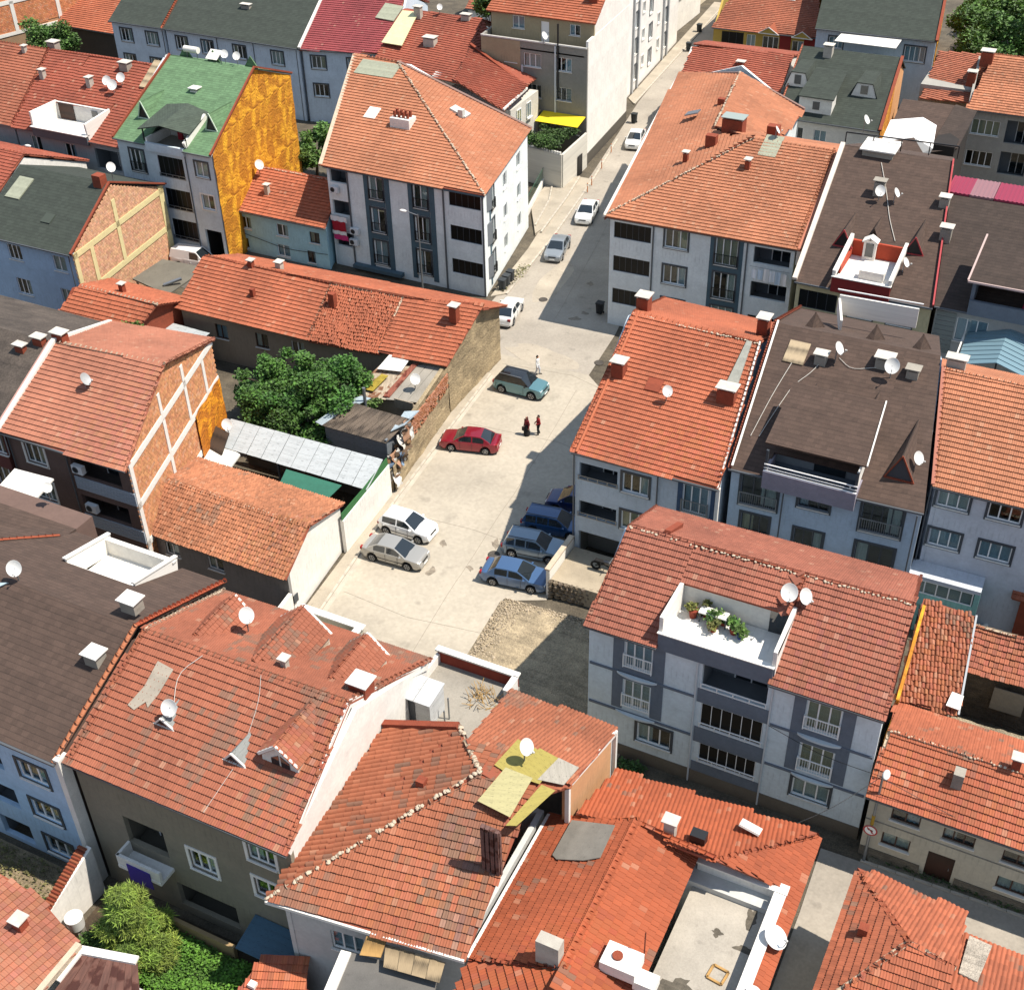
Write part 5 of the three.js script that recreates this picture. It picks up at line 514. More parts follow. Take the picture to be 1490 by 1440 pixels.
{ const { t, FL, FR, BR, dE, R } = W9, L = Math.hypot(BR[0] - FR[0], BR[1] - FR[1]), sl = M('slat_grey', '#9ba6b0', { r: .5 }); for (const y of [6.55, 3.6]) for (let i = 0; i < 6; i++) onWall(t, FL, FR, 'balcony_slat', [[5.2, y + i * .165, 4.8, .13]], .07, sl); 
  blocks(t, FR, BR, [[.1, .2], [L - .1, .2], [L - .1, 9.4], [dE, 12.4], [.1, 9.5]], '#d69668'); onWall(t, FR, BR, 'concrete_beam', [[0, 9.2, L, .45], [0, 6.2, L, .45], [0, 3.2, L, .45], [0, 0, .45, 9.2], [L * .36, 6.65, .4, 2.6], [L * .62, 6.65, .4, 4.2], [L * .84, 6.65, .4, 2.6], [L * .36, 9.65, .35, 1.5], [L * .36, 3.65, .4, 2.55]], .12, TRIM, true);
  { const { F } = frameOf(FR, BR); const g = new THREE.PlaneGeometry(5, 4.4, 24, 20), p = g.attributes.position, uv = g.attributes.uv; for (let i = 0; i < p.count; i++) { const x = p.getX(i) + L - 2.6, y = p.getY(i) + 4.3; p.setXYZ(i, x, y + .15 * vnoise(x * 2, 3), .15 + .12 * fbm(x, y, 0, 4)); uv.setXY(i, x, y); } g.computeVertexNormals(); add(t, 'foam_coat', g.applyMatrix4(F), M('foam_deep', '#d8921c', { t: 'foam', s: 5, b: 'lumps', bs: 1.5, bh: .08, r: .8 })); }
  R.trim([-23.95, 9.65, 19.5], [-24.25, 12.75, 13.1], .3, .22, TRIM); R.trim([-24.25, 12.75, 13.1], [-26.9, 9.65, 5.5], .3, .2, TRIM); R.verge([-13.75, 9.55, 19.5], [-15.75, 12.65, 12.4]); R.verge([-15.75, 12.65, 12.4], [-18.6, 9.55, 4.3]); skylight(W9, -18.6, 14.2, 1.5, 1.9); skylight(W9, -21.4, 14.6, 1.1, .9, TINT); chimney(W9, -24.1, 12.7, { w: .9, d: .6, ht: .4 }); R.finish(); dish('bare grey satellite dish on the pinkish tiled roof with the brick gable', -19.8, W9.yS(-19.8, 15.4), 15.4, 1.0, 100, { grey: 1, mast: .5 }); airCon('upper air conditioner on the slatted balcony of the brown apartment block', -17.9, 8.0, 19.35); airCon('lower air conditioner on the slatted balcony of the brown apartment block', -17.6, 5.05, 19.35); airCon('air conditioner under the middle window of the brown plastered wall', -21.7, 4.0, 19.4); }
const W8 = gable({ name: 'apartment_building', label: 'maroon house with plain dark grey-brown sheet roof joined to the brown apartment block', fl: [-46, 19.6], fr: [-24.0, 19.6], bl: [-50, 5.6], br: [-27.1, 5.6], rl: [-47, 13.2], rr: [-24.35, 13.1], he: 9.5, hr: 12.5, mat: paint('maroon_plaster', '#6a3a34'), roof: { style: 'sheet', mat: M('grey_brown_sheet', '#5f5751', { t: 'gravel', s: 9, r: .95 }) }, ...noShingleRidge, S: [[-25.6, 7.4, 1.5, 1.6, 'c'], [-25.8, 4.3, 1.7, 1.9, 'c']] }); chimney(W8, -25.3, 13.4, { w: .8, d: .5, ht: .4 }); chimney(W8, -26.3, 14.2, { w: .7, d: .4, ht: .35 }); W8.R.trim([-24.1, 9.6, 19.6], [-24.5, 12.6, 13.1], .3, .2, M('verge_rose', '#b08a80')); W8.R.finish();
// W10: low house with barrel tiles and white gable wall
const W10 = gable({ name: 'old_house', label: 'low house with weathered barrel-tiled roof and blank white gable wall facing the square', fl: [-15.3, 18.3], fr: [-3.75, 18.35], bl: [-17.6, 10.25], br: [-4.7, 10.25], rl: [-15.9, 14.9], rr: [-3.95, 15.1], he: 3.6, hr: 5.4, mat: paint('grey_lime', '#8c8a88'), matE: WH, roof: { style: 'barrel', tone: 'barrel', w: .19, l: .3, vary: .22, dirt: .3, sag: .08, wob: .02, yaw: .06, solo: 1, grey: .05 }, S: [[-13.5, 2.0, 1.1, 1.0, 'c'], [-10.1, 2.0, 1.2, 1.0, 'c']], gutter: false }); mortar(W10.R, [-15.8, 5.4, 14.9], [-10, 5.38, 15]); mortar(W10.R, [-10, 5.38, 15], [-4, 5.4, 15.1]); W10.R.finish(); add(W10.t, 'gable_vent', [box(-3.8, 1.2, 17.6, .06, .6, .45)], DARKFRAME);
// white yard wall along the square with green netting on top
{ const t = thing('yard_wall', 'white yard wall beside the square topped with green netting', 'wall', [-4.4, 0, 8]); add(t, 'wall', prism([-4.35, 11.0], [-4.9, 4.2], [[0, 0], [6.82, 0], [6.82, 2.7], [0, 2.7]], .25, -.27), WH); add(t, 'netting', prism([-4.35, 11.0], [-4.9, 4.2], [[0, 2.7], [6.82, 2.7], [6.7, 3.35], [3, 3.2], [0, 3.3]], .04, -.15), M('green_net', '#2f6a38', { t: 'plaster', s: 1, r: .8 })); add(t, 'wall_foot', prism([-3.55, 20.6], [-3.7, 18.0], [[0, 0], [2.6, 0], [2.6, 2.2], [0, 2.0]], .25, -.27), WH); }
// tin and patched shed roofs in the yard
const TIN = M('white_tin', '#b9bfc0', { t: 'tin', s: 4, r: .55, b: 'grit', bs: .5, bh: .004 }), FADED = M('faded_wood_sheet', '#827a70', { t: 'wood', s: 2, b: 'lumps', bs: .4, bh: .03 });
function ribbed(t, name, a, b, c, d, n, mat, gap = .03) { for (let i = 0; i < n; i++) { const k0 = i / n, k1 = (i + 1) / n - gap / n; const m = (p, q, k) => [lerp(p[0], q[0], k), lerp(p[1], q[1], k) + rr(-.015, .015), lerp(p[2], q[2], k)]; add(t, name, slab([m(a, b, k0), m(a, b, k1), m(d, c, k1), m(d, c, k0)], .04), mat); } }
{ const t = thing('tin_shed', 'long shed with streaked white tin roof beside the dark tree', 'shed', [-10, 0, 6.5]); ribbed(t, 'roof_sheet', [-16.9, 3.1, 7.8], [-4.6, 2.9, 7.6], [-4.9, 3.6, 4.9], [-17.2, 4.0, 5.6], 10, TIN); add(t, 'wall', [box(-10.8, 0, 5.2, 11.6, 3.3, .15)], paint('shed_wall', '#6e6a62')); for (const x of [-16.3, -12, -8, -5.1]) add(t, 'post', box(x, 0, 7.5, .12, 2.9, .12), DARKFRAME); add(t, 'green_tarp', slab([[-10.6, 2.4, 9.9], [-7.0, 2.3, 9.8], [-6.6, 2.75, 7.7], [-11.0, 2.9, 7.9]], .04), M('green_tarp', '#2c6a58', { t: 'plaster', s: 2, r: .8 })); add(t, 'lean_panel', slab([[-17.4, 3.0, 8.3], [-16.0, 3.0, 8.6], [-16.0, 4.2, 7.4], [-17.3, 4.3, 7.2]], .08), M('slat_dark', '#5d544c', { t: 'wood', s: 1 })); add(t, 'flat_roof', slab([[-18.6, 3.0, 9.6], [-14.6, 2.9, 9.7], [-14.9, 3.0, 7.9], [-18.4, 3.1, 6.9]], .15), WH); dish('white satellite dish by the slatted panel at the end of the streaked tin roof', -16.5, 3.6, 6.9, .95, 40, { mast: .6 }); }
{ const t = thing('grey_shed', 'ramshackle shed with faded grey sloping roof and pale blue sheets', 'shed', [-8, 0, 2]); ribbed(t, 'roof_board', [-11.2, 3.5, 3.0], [-5.9, 3.4, 2.9], [-5.0, 4.5, .9], [-9.6, 4.6, .9], 13, FADED, .06); add(t, 'wall', [box(-8.6, 0, 2.6, 5.2, 3.4, .15), box(-6.0, 0, 1.8, .15, 3.6, 2)], M('grey_sheet', '#7d848a', { t: 'tin', s: 3, r: .7 })); add(t, 'blue_sheet', [slab([[-11.9, 3.5, 2.8], [-11.2, 3.52, 3.0], [-9.5, 4.62, .8], [-10.4, 4.5, .3]], .05), slab([[-5.9, 4.0, 2.2], [-5.1, 4.4, 1.6], [-4.9, 4.6, -.2], [-5.9, 4.5, .2]], .05), slab([[-10.6, 4.3, .6], [-9.4, 4.5, .7], [-9.0, 4.5, -.3], [-9.9, 4.4, -.4]], .05)], M('pale_blue_sheet', '#aebdc4', { t: 'tin', s: 3, r: .6 })); add(t, 'flue', rod([-9.2, 4, .2], [-9.2, 5.6, .2], .12, 8), METAL); }
{ const t = thing('patched_shed', 'patched rusty lean-to roof with yellow lichen and white board by the ruined wall', 'shed', [-8.8, 0, -4]); ribbed(t, 'roof_sheet', [-11.9, 3.3, -1.6], [-9.0, 3.25, -2.2], [-8.6, 4.0, -6.2], [-11.2, 4.05, -5.2], 4, M('rusty_sheet', '#c2b29a', { t: 'rust', s: 3, r: .8 })); ribbed(t, 'roof_slab', [-9.0, 3.3, -2.2], [-6.6, 3.3, -2.8], [-6.4, 4.2, -7.0], [-8.6, 4.1, -6.3], 3, CONC); add(t, 'white_board', slab([[-11.0, 4.2, -4.4], [-9.2, 4.15, -4.9], [-9.2, 4.6, -6.6], [-10.9, 4.6, -6.4]], .05), TRIM); add(t, 'lichen_sheet', slab([[-11.0, 3.6, -2.3], [-10.2, 3.58, -2.4], [-9.9, 4.0, -4.2], [-10.5, 4.0, -4.2]], .03), M('lichen', '#b9a43a', { t: 'gravel', s: 2 })); add(t, 'red_strip', slab([[-9.3, 3.42, -2.3], [-8.8, 3.4, -2.4], [-8.5, 4.25, -6.4], [-8.9, 4.25, -6.2]], .05), M('rust_red', '#9a5a46', { t: 'rust', s: 2 })); add(t, 'wall', [box(-9.2, 0, -2.6, 5.2, 3.1, .2), box(-7.6, 2.6, -2.45, 1.6, .8, .1)], paint('old_plaster', '#9b8f7e')); dish('white satellite dish on the concrete slab behind the ruined wall', -7.4, 3.7, -3.9, 1.0, 50, { mast: .5 }); }
// heap of rags and sheets hanging over the wall end
{ const t = thing('junk_heap', 'white and brown rags, sheets and boards heaped over the broken wall end', 'junk heap', [-5.1, 0, 2.6]); for (let i = 0; i < 46; i++) { const g = new THREE.PlaneGeometry(rr(.25, .9), rr(.4, 1.3), 4, 5), p = g.attributes.position; for (let k = 0; k < p.count; k++) p.setXYZ(k, p.getX(k) + rr(-.06, .06), p.getY(k), rr(-.09, .09) + .12 * Math.sin(p.getY(k) * 5 + i)); g.computeVertexNormals(); g.rotateX(rr(-.5, .5)).rotateY(1.4 + rr(-.6, .6)); const z = rr(.9, 4.2); add(t, 'rag', g.translate(-5.0 + rr(-.5, .25), lerp(4.1, 1.1, (z - .9) / 3.3) * rr(.7, 1.05), z), M('rag' + i % 7, ['#d8d6d0', '#cfccc4', '#8a6a4c', '#d9d9d6', '#6d5a48', '#7f98b4', '#a8836a'][i % 7], { r: 1, t: 'plaster', s: 1 })); } }

{ const t = thing('lean_to_roof', 'white corrugated lean-to roof between the long old house and the patched hut', 'lean-to', [-30.6, 0, -3]); ribbed(t, 'roof_sheet', [-32.6, 2.8, -1.6], [-27.6, 2.8, -2.0], [-27.2, 3.2, -4.9], [-32.0, 3.2, -5.0], 8, TIN); add(t, 'wall', box(-29.8, 0, -4.7, 4.6, 2.9, .2), paint('shed_wall', '#6e6a62')); for (const x of [-32.2, -28]) add(t, 'post', box(x, 0, -1.9, .12, 2.75, .12), DARKFRAME); }
// ---------------------------------------------------------------- houses in front
// S1: big brown shingled house
const S1 = gable({ name: 'apartment_building', label: 'light blue house with wide brown shingled roof and white sunken roof terrace at the back', fl: [-26, 38.85], fr: [-1.75, 38.8], bl: [-26, 24.9], br: [-2.4, 24.9], rl: [-26, 32.1], rr: [-1.75, 32.1], he: 9, hr: 12, mat: paint('sky_blue_plaster', '#aecbe6'), matN: paint('brown_plaster', '#6d5850'), matE: paint('brown_plaster', '#6d5850'), roof: SHB, ...noShingleRidge, noback: true, S: [[-5.0, 6.2, 1.8, 1.3, 'd'], [-5.05, 3.3, 1.8, 1.3, 'd'], [-5.0, .5, 1.8, 1.3, 'd'], [-8.3, 6.0, 2.1, 1.5, 'L', {}], [-8.2, 3.1, 2.1, 1.5, 'L', {}], [-8.1, .3, 2.1, 1.5, 'L', {}]] });
{ const t = S1.t, R = S1.R, m = SHB.mat, y = z => 12 - (32.1 - z) * .417; // back slope around the sunken terrace
  R.deckOnly([[-12.9, y(24.9), 24.9], [-12.9, y(26), 26], [-16.2, 12, 32.1], [-10.1, 12, 32.1], [-10.1, y(24.9), 24.9]], m, .1); R.verge([-12.95, y(26) + .08, 26], [-16.1, 12.05, 31.9], { mat: tileMat(tone('#c46a44')) }); R.deckOnly([[-10.1, y(28.5), 28.5], [-10.1, 12, 32.1], [-1.75, 12, 32.1], [-2.0, y(28.5), 28.5]], m, .1); R.deckOnly([[-5.3, y(24.9), 24.9], [-5.3, y(28.5), 28.5], [-2.0, y(28.5), 28.5], [-2.4, y(24.9), 24.9]], m, .1);
  add(t, 'terrace_floor', box(-7.7, 8.7, 26.8, 4.8, .15, 3.6), WH); add(t, 'terrace_wall', [bar([-10.05, 9.4, 25.2], [-10.05, 10.0, 28.5], .15, 1.3), bar([-5.35, 9.4, 25.2], [-5.35, 10.0, 28.5], .15, 1.3), box(-7.7, 8.8, 28.45, 4.7, 1.6, .12), box(-7.7, 8.8, 25.45, 4.8, 1.0, .15)], WH); add(t, 'terrace_coping', [bar([-10.2, 9.85, 25.4], [-5.2, 9.85, 25.4], .3, .08), bar([-10.05, 10.0, 25.1], [-10.05, 10.7, 28.5], .25, .08), bar([-5.35, 10.0, 25.1], [-5.35, 10.7, 28.5], .25, .08)], TRIM);
  R.verge([-1.8, 9.1, 38.8], [-1.75, 12.15, 32.1], { s: 1.1, mat: tileMat(tone('#d08a5c')) }); R.verge([-1.75, 12.15, 32.1], [-2.4, 9.1, 24.9], { s: 1.1, mat: tileMat(tone('#c4613d')) }); chimney(S1, -2.7, 31.2, { w: .9, d: .7, ht: .25, kind: 'grey', capMat: TRIM }); chimney(S1, -2.8, 34.1, { w: .8, d: .7, ht: .4, kind: 'grey', capMat: TRIM }); R.finish(); add(t, 'corner_pilaster', box(-1.72, 0, 38.45, .35, 9.2, .6), TRIM); add(R.g, 'roof_light', slab([[-11.3, 12.05, 33.0], [-9.9, 12.05, 32.3], [-11.4, 11.5, 34], [-12.3, 11.5, 34]], .1), M('skylight_blue', '#a9bcc2', { r: .2 }));  // grey chimney shafts paint in the shade beneath their white caps
  dish('cream satellite dish on the ridge of the wide brown shingled roof', -9.6, 11.9, 31.9, 1.0, 35, { mast: .6 }); }
{ const t = thing('apartment_building', 'brown roofed wing with orange-tiled edge behind the wide brown shingled house', 'building', [-18, 0, 26]); add(t, 'wall', box(-19, 0, 24.5, 11, 8.6, 3.0), paint('brown_plaster', '#6d5850')); const R = new Roof(t, SHB); R.deckOnly([[-26, 9.6, 31], [-15.6, 9.6, 31], [-12.9, 9.3, 26], [-13.2, 8.9, 24.6], [-26, 8.9, 24.6]], SHB.mat, .15); R.finish(); }
{ const t = thing('roof_shelter', 'white flat-topped roof shelter in front of the maroon house', 'shelter', [-18.6, 0, 23]); add(t, 'frame', [slab([[-21.6, 7.9, 22.6], [-18.6, 7.9, 22.4], [-18.6, 8.3, 20.8], [-21.6, 8.3, 21]], .12), box(-20.1, 0, 22.3, 2.8, 7.6, .25)], WH); }
dish('small cream satellite dish beside the white roof shelter at the brown apartment', -16.4, 9.2, 23.2, .75, 60, { mast: .5 });
// S2: red tiled house with dormers
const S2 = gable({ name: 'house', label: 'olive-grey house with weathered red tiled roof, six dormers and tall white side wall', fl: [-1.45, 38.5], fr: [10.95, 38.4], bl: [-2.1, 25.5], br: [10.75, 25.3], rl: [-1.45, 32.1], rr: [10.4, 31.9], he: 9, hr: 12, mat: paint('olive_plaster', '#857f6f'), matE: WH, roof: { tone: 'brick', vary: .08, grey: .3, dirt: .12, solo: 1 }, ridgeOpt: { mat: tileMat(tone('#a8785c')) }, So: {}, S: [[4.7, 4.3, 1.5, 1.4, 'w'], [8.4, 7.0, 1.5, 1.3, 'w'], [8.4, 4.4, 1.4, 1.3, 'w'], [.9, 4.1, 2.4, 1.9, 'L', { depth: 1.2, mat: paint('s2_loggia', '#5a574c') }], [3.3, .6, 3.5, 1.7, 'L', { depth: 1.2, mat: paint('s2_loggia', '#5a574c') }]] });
{ const { t, R } = S2; const td = (x, z, w, ht, len, o = {}) => { len = ht / .47 * .97; const s = o.back ? -1 : 1, y = o.back ? S2.yN(x, z) : S2.yS(x, z), zb = z - s * len, yb = y + ht * .9; const A0 = [x - w / 2, y + ht * .35, z + s * .15], B0 = [x + w / 2, y + ht * .35, z + s * .15], Cc = [x, y + ht, z + s * .2], D = [x, y + ht + .02, zb], EL = [x - w / 2, y + ht * .35, z - s * len * .45], ER = [x + w / 2, y + ht * .35, z - s * len * .45];
    R.plane([A0, Cc, D, EL], { w: .2, l: .3 }); R.plane([B0, Cc, D, ER], { w: .2, l: .3 }); R.ridge(Cc, D, { s: .7 }); const g = part(t, 'dormer'); add(g, 'dormer_front', prism([x - w / 2 + .08, z], [x + w / 2 - .08, z], [[0, y - .2], [w - .16, y - .2], [w - .16, y + ht * .3], [w / 2 - .08, y + ht - .1], [0, y + ht * .3]], .1, -.05), TRIM); add(g, 'dormer_cheek', [bar([x - w / 2 + .1, y + ht * .1, z], [x - w / 2 + .1, y + ht * .3, z - s * len * .4], .06, .4), bar([x + w / 2 - .1, y + ht * .1, z], [x + w / 2 - .1, y + ht * .3, z - s * len * .4], .06, .4)], MORTAR); add(g, 'barge_board', [bar(A0, Cc, .12, .14), bar(B0, Cc, .12, .14)], TRIM); if (!o.back) add(g, 'dormer_pane', [prism([x - w / 2 + .08, z + .06], [x + w / 2 - .08, z + .06], [[w * .25, y + .05], [w * .45, y + .05], [w * .45, y + ht * .5], [w * .25, y + ht * .3]], .02), prism([x - w / 2 + .08, z + .06], [x + w / 2 - .08, z + .06], [[w * .5, y + .05], [w * .72, y + .05], [w * .72, y + ht * .3], [w * .5, y + ht * .5]], .02)], TINT); };
  td(8.75, 35.3, 2.1, 1.45, 0); td(.9, 28.0, 2.0, 1.5, 0, { back: 1 }); td(4.7, 27.4, 3.0, 1.95, 0, { back: 1 }); td(8.4, 27.4, 2.2, 1.55, 0, { back: 1 });
  spike(S2, 2.4, 35.6, 1.2, .65, M('tin_grey', '#8d918e', { t: 'tin', s: 2 }), TINT, { trim: TRIM }); spike(S2, 6.6, 35.9, 1.3, .75, M('tin_grey', '#8d918e', { t: 'tin', s: 2 }), TINT, { trim: TRIM }); 
  const p = (x, z) => [x, S2.yS(x, z) + .13, z]; R.deckOnly([p(.35, 33.2), p(1.35, 33.3), p(1.3, 34.5), p(1.15, 35.2), p(.9, 35.0), p(.55, 35.5), p(.1, 35.4), p(.4, 34.4)], M('pale_felt', '#b3ab9e', { t: 'concrete', s: 2 }), .03); R.verge([10.85, 9.1, 38.4], [10.3, 12.1, 31.9]); R.trim([10.88, 8.85, 38.2], [10.33, 11.85, 31.9], .12, .42, WH, 'wall_head'); R.trim([10.33, 11.85, 31.9], [10.68, 8.85, 25.6], .12, .42, WH, 'wall_head'); R.verge([-1.2, 9.12, 38.5], [-1.2, 12.1, 32.1]); R.verge([-1.2, 12.1, 32.1], [-2.0, 9.1, 25.5], { mat: MORTAR }); R.verge([10.3, 12.1, 31.9], [10.7, 9.1, 25.4]); chimney(S2, 10.1, 30.5, { w: .9, d: .8, ht: .3, y: 11.6, kind: 'brick', capMat: TRIM }); chimney(S2, 6.1, 30.9, { w: .3, d: .3, ht: .4, y: 11.6, kind: 'white' }); R.finish();
  add(t, 'roof_cable', [tube([p(2.5, 35.0), p(1.8, 33.4), p(2.4, 32.3)], .018), tube([p(6.7, 35.3), p(6.2, 33.2), p(5.7, 32.2)], .012), tube([p(6.7, 36.2), p(6.4, 38.2)], .012)], M('cable_grey', '#b9b5ac', { r: .8 })); add(t, 'balcony_box', [box(2.1, 3.2, 38.6, 2.6, .2, 1.0), box(2.1, 3.4, 39.0, 2.6, .7, .15), box(.85, 3.4, 38.6, .15, .7, .9)], TRIM); add(t, 'purple_cloth', box(2.1, 2.6, 39.1, 1.4, 1.2, .04), M('purple_cloth', '#3d2a86', { r: 1 })); add(t, 'balcony_wall', box(5.0, 0, 39.2, 4.6, 1.0, .2), paint('tan_plaster', '#a48c66')); add(t, 'blue_awning', slab([[8.0, 2.6, 38.1], [11.0, 2.6, 38.1], [11.0, 2.2, 39.8], [8.0, 2.2, 39.8]], .06), M('blue_sheet', '#3f6276', { t: 'tin', s: 2, r: .6 }));
  dish('white satellite dish mounted over a small triangular dormer on the weathered red roof', 2.6, S2.yS(2.6, 35.2), 35.2, 1.0, 20, { mast: .5 }); dish('white satellite dish on the back slope between the tiled dormers', 2.5, 11.0, 29.0, 1.0, 60, { mast: .6 }); }
// terraces behind S2
{ const t = thing('roof_terrace', 'small walled white roof terrace overlooking the square behind the tiled dormers', 'terrace', [1.5, 0, 23]); add(t, 'wall', [box(1.4, 0, 20.9, 4.0, 4.6, .25), box(3.3, 0, 22.6, .25, 4.6, 3.2), box(-.55, 0, 22.6, .25, 4.6, 3.2)], paint('terrace_wall', '#b6b2a2')); add(t, 'coping', [box(1.4, 4.6, 20.9, 4.3, .1, .45), box(3.3, 4.6, 22.8, .45, .1, 3.3)], TRIM); add(t, 'floor', box(1.4, 3.4, 22.8, 3.7, .2, 3.6), WH); }
boxThing('tile_pile', 'small heap of broken tiles on the white terrace by the square', 'tile heap', 2.0, 3.6, 22.4, [['tile', [box(2.0, 3.6, 22.4, .5, .2, .4), box(2.2, 3.75, 22.5, .3, .2, .4), box(1.9, 3.8, 22.3, .3, .12, .3)], BRICK]]);
{ const t = thing('roof_terrace', 'open concrete roof terrace with red brick parapet at the end of the square', 'terrace', [11, 0, 24]); add(t, 'floor', box(12.29, 6.6, 26.49, 4.63, 0.2, 6.62), CONC); add(t, 'body', box(12.29, 0, 26.49, 4.54, 6.6, 6.53), paint('terrace_wall', '#b6b2a2')); add(t, 'brick_parapet', [box(12.2, 6.8, 23.22, 4.63, 0.85, 0.19)], paint('parapet_red', '#8a3a2a')); add(t, 'coping', [box(12.22, 7.65, 23.26, 4.82, 0.1, 0.38), box(14.49, 7.65, 23.97, 0.33, 0.1, 1.14)], TRIM); add(t, 'side_parapet', [box(14.47, 6.8, 23.93, 0.24, 0.85, 1.14), box(9.92, 6.8, 24.03, 0.19, 0.6, 1.51)], WH); }
{ const t = thing('rooftop_hut', 'white metal hut standing on the concrete terrace beside the tall white wall', 'hut', [11.06, 6.8, 26.97]); const WM = M('white_metal', '#cfd2d2', { r: .5, t: 'tin', s: 3 }); add(t, 'wall', [box(11.06, 6.8, 27.58, 1.61, 1.7, 0.06), box(11.82, 6.8, 26.87, 0.06, 1.7, 1.42)], WM); add(t, 'roof_panel', slab([[10.21, 8.6, 27.85], [11.06, 8.6, 27.85], [11.02, 8.7, 26.2], [10.22, 8.7, 26.2]], .06), WM); add(t, 'roof_panel', slab([[11.1, 8.6, 27.85], [12.01, 8.6, 27.85], [11.97, 8.7, 26.2], [11.06, 8.7, 26.2]], .06), WM); add(t, 'door', box(10.68, 6.9, 27.64, 0.66, 1.4, 0.05), DARKFRAME); add(t, 'post', [box(12.39, 6.8, 26.68, 0.06, 1.5, 0.06), box(12.58, 6.8, 27.44, 0.06, 1.4, 0.06)], METAL); }
{ const t = thing('dry_brush', 'pile of dry twigs and straw in the corner of the concrete terrace', 'brush pile', [13.52, 6.8, 24.6]); const l = []; for (let i = 0; i < 60; i++) { const x = 13.5 + rr(-.8, .7), z = 24.6 + rr(-.6, .8); l.push(rod([x, 6.8, z], [x + rr(-.5, .5), 6.8 + rr(.05, .6), z + rr(-.5, .5)], .018, 4)); } add(t, 'twigs', l, M('straw', '#a88a58', { r: 1 })); }
// S4: big old hipped roof and its north wing
{ const t = thing('old_house', 'old house with sagging hipped terracotta roof, yellow sheet patches and mortared hips', 'house', [14.5, 0, 31]); const OLD = paint('white_lime', '#c4c6c4'); walls(t, [[11.1, 39.3], [19.4, 38.2], [19.3, 30.2], [11.1, 30.1]], { h: 7.3, mat: OLD, S: { wins: [[13.2, 4.6, 1.6, 1.3, 'c']] } }); const R = new Roof(t, { tone: 'old', vary: .1, grey: .26, dirt: .15, solo: 1, wob: .014 }); const fl = [10.7, 7.6, 39.93], fr = [19.75, 7.6, 38.74], ap = [17.02, 10.6, 31.95], rb = [14.75, 10.15, 29.67], wn = [10.79, 8.8, 29.99], en = [19.56, 10.2, 32.12];
  R.plane([fl, fr, en, ap]); R.plane([fl, ap, rb], { style: 'column', w: .27, l: .4, tone: 'old' }); R.plane([fl, rb, wn], { style: 'column', w: .27, l: .4, tone: 'old' }); mortar(R, [fl[0], fl[1] + .1, fl[2]], [ap[0], ap[1] + .1, ap[2]], 1.15); mortar(R, [ap[0], ap[1] + .1, ap[2]], [rb[0], rb[1] + .1, rb[2]], 1.15); R.ridge(fl, ap, { mat: MORTAR, s: 1.2, len: .5 }); R.ridge(ap, rb, { mat: MORTAR, s: 1.2, len: .5 }); R.trim([10.7, 7.55, 39.97], [19.75, 7.55, 38.79], .1, .16, TRIM, 'eave_board'); R.trim(wn, rb, .35, .5, BRICK, 'broken_edge');
  const a = [14.88, 8.1, 24.7], b = [20.7, 8.1, 24.75], c = [20.84, 10.3, 30.62], d = [15.51, 10.5, 30.44]; R.plane([a, b, c, d], { style: 'rib', w: .2, l: .4, tone: 'orange' }); R.deckOnly([c, d, ap, en], M('roof_deck', '#8a4a34')); R.plane([c, en, ap, d]); R.ridge(d, ap, { mat: MORTAR });
  // yellow and grey patch sheets over the valley
  const YS = M('yellow_sheet', '#a6984c', { t: 'tin', s: 2, r: .7 }), CS = M('cream_sheet', '#b5ad7c', { t: 'tin', s: 2, r: .6 }); const sh = (l, m) => add(R.g, 'patch_sheet', slab(l, .03), m); sh([[17.4, 10.62, 31.29], [18.63, 10.58, 31.57], [18.72, 10.4, 29.49], [17.58, 10.4, 29.3]], YS); sh([[18.53, 10.65, 31.48], [19.66, 10.58, 31.38], [19.76, 10.45, 29.58], [18.72, 10.45, 29.4]], YS); sh([[19.48, 10.6, 31.2], [20.61, 10.5, 30.91], [20.79, 10.45, 29.68], [19.76, 10.5, 29.59]], M('grey_patch', '#a9a396', { t: 'tin', s: 2 })); sh([[17.58, 10.45, 33.27], [19.19, 10.3, 33.35], [19.29, 10.7, 31.29], [17.97, 10.75, 31.3]], CS); sh([[19.28, 10.45, 33.93], [19.71, 10.45, 33.74], [20.42, 10.55, 31.38], [19.76, 10.6, 31.38]], YS);  { const fl2 = []; for (let i = 0; i < 4; i++) fl2.push(box(18.95 + i * .22, 8.9, 35.3, .16, 2.9, .22)); add(R.g, 'sheet_flue', [box(19.28, 8.9, 35.24, .9, 2.85, .16), ...fl2], M('rust_sheet', '#7a5a52', { t: 'rust', s: 2 })); } for (const [i, z] of [[0, 29.6], [1, 30.2], [2, 30.8]]) add(R.g, 'roof_pane', slab([[18.25, 8.0, z + .5], [18.7, 7.98, z + .5], [18.8, 8.05, z], [18.35, 8.05, z]], .03), TINT);
  R.finish(); const h = { t, R, yS: () => 6.6 }; chimney(h, 14.63, 33.03, { w: .4, d: .4, ht: .8, y: 9.3, cap: false }); add(t, 'end_wall', prism([20.6, 30.5], [20.55, 25.1], [[0, 0], [5.4, 0], [5.4, 7.85], [0, 10.0]], .25, -.25), paint('orange_render', '#c99a70')); add(t, 'end_frame', [bar([20.67, 10.1, 30.51], [20.63, 8, 25.03], .16, .3), bar([20.64, 0, 24.99], [20.64, 8.1, 24.99], .2, .2), bar([20.67, 0, 30.6], [20.67, 10, 30.6], .2, .2)], TRIM); add(t, 'wing_wall', [box(17.81, 0, 25.12, 5.49, 7.8, 0.24)], paint('white_lime', '#c4c6c4'));
  dish('white satellite dish standing on the yellow roof sheets', 18.53, 10.6, 30.44, .95, 70, { mast: .6 }); }
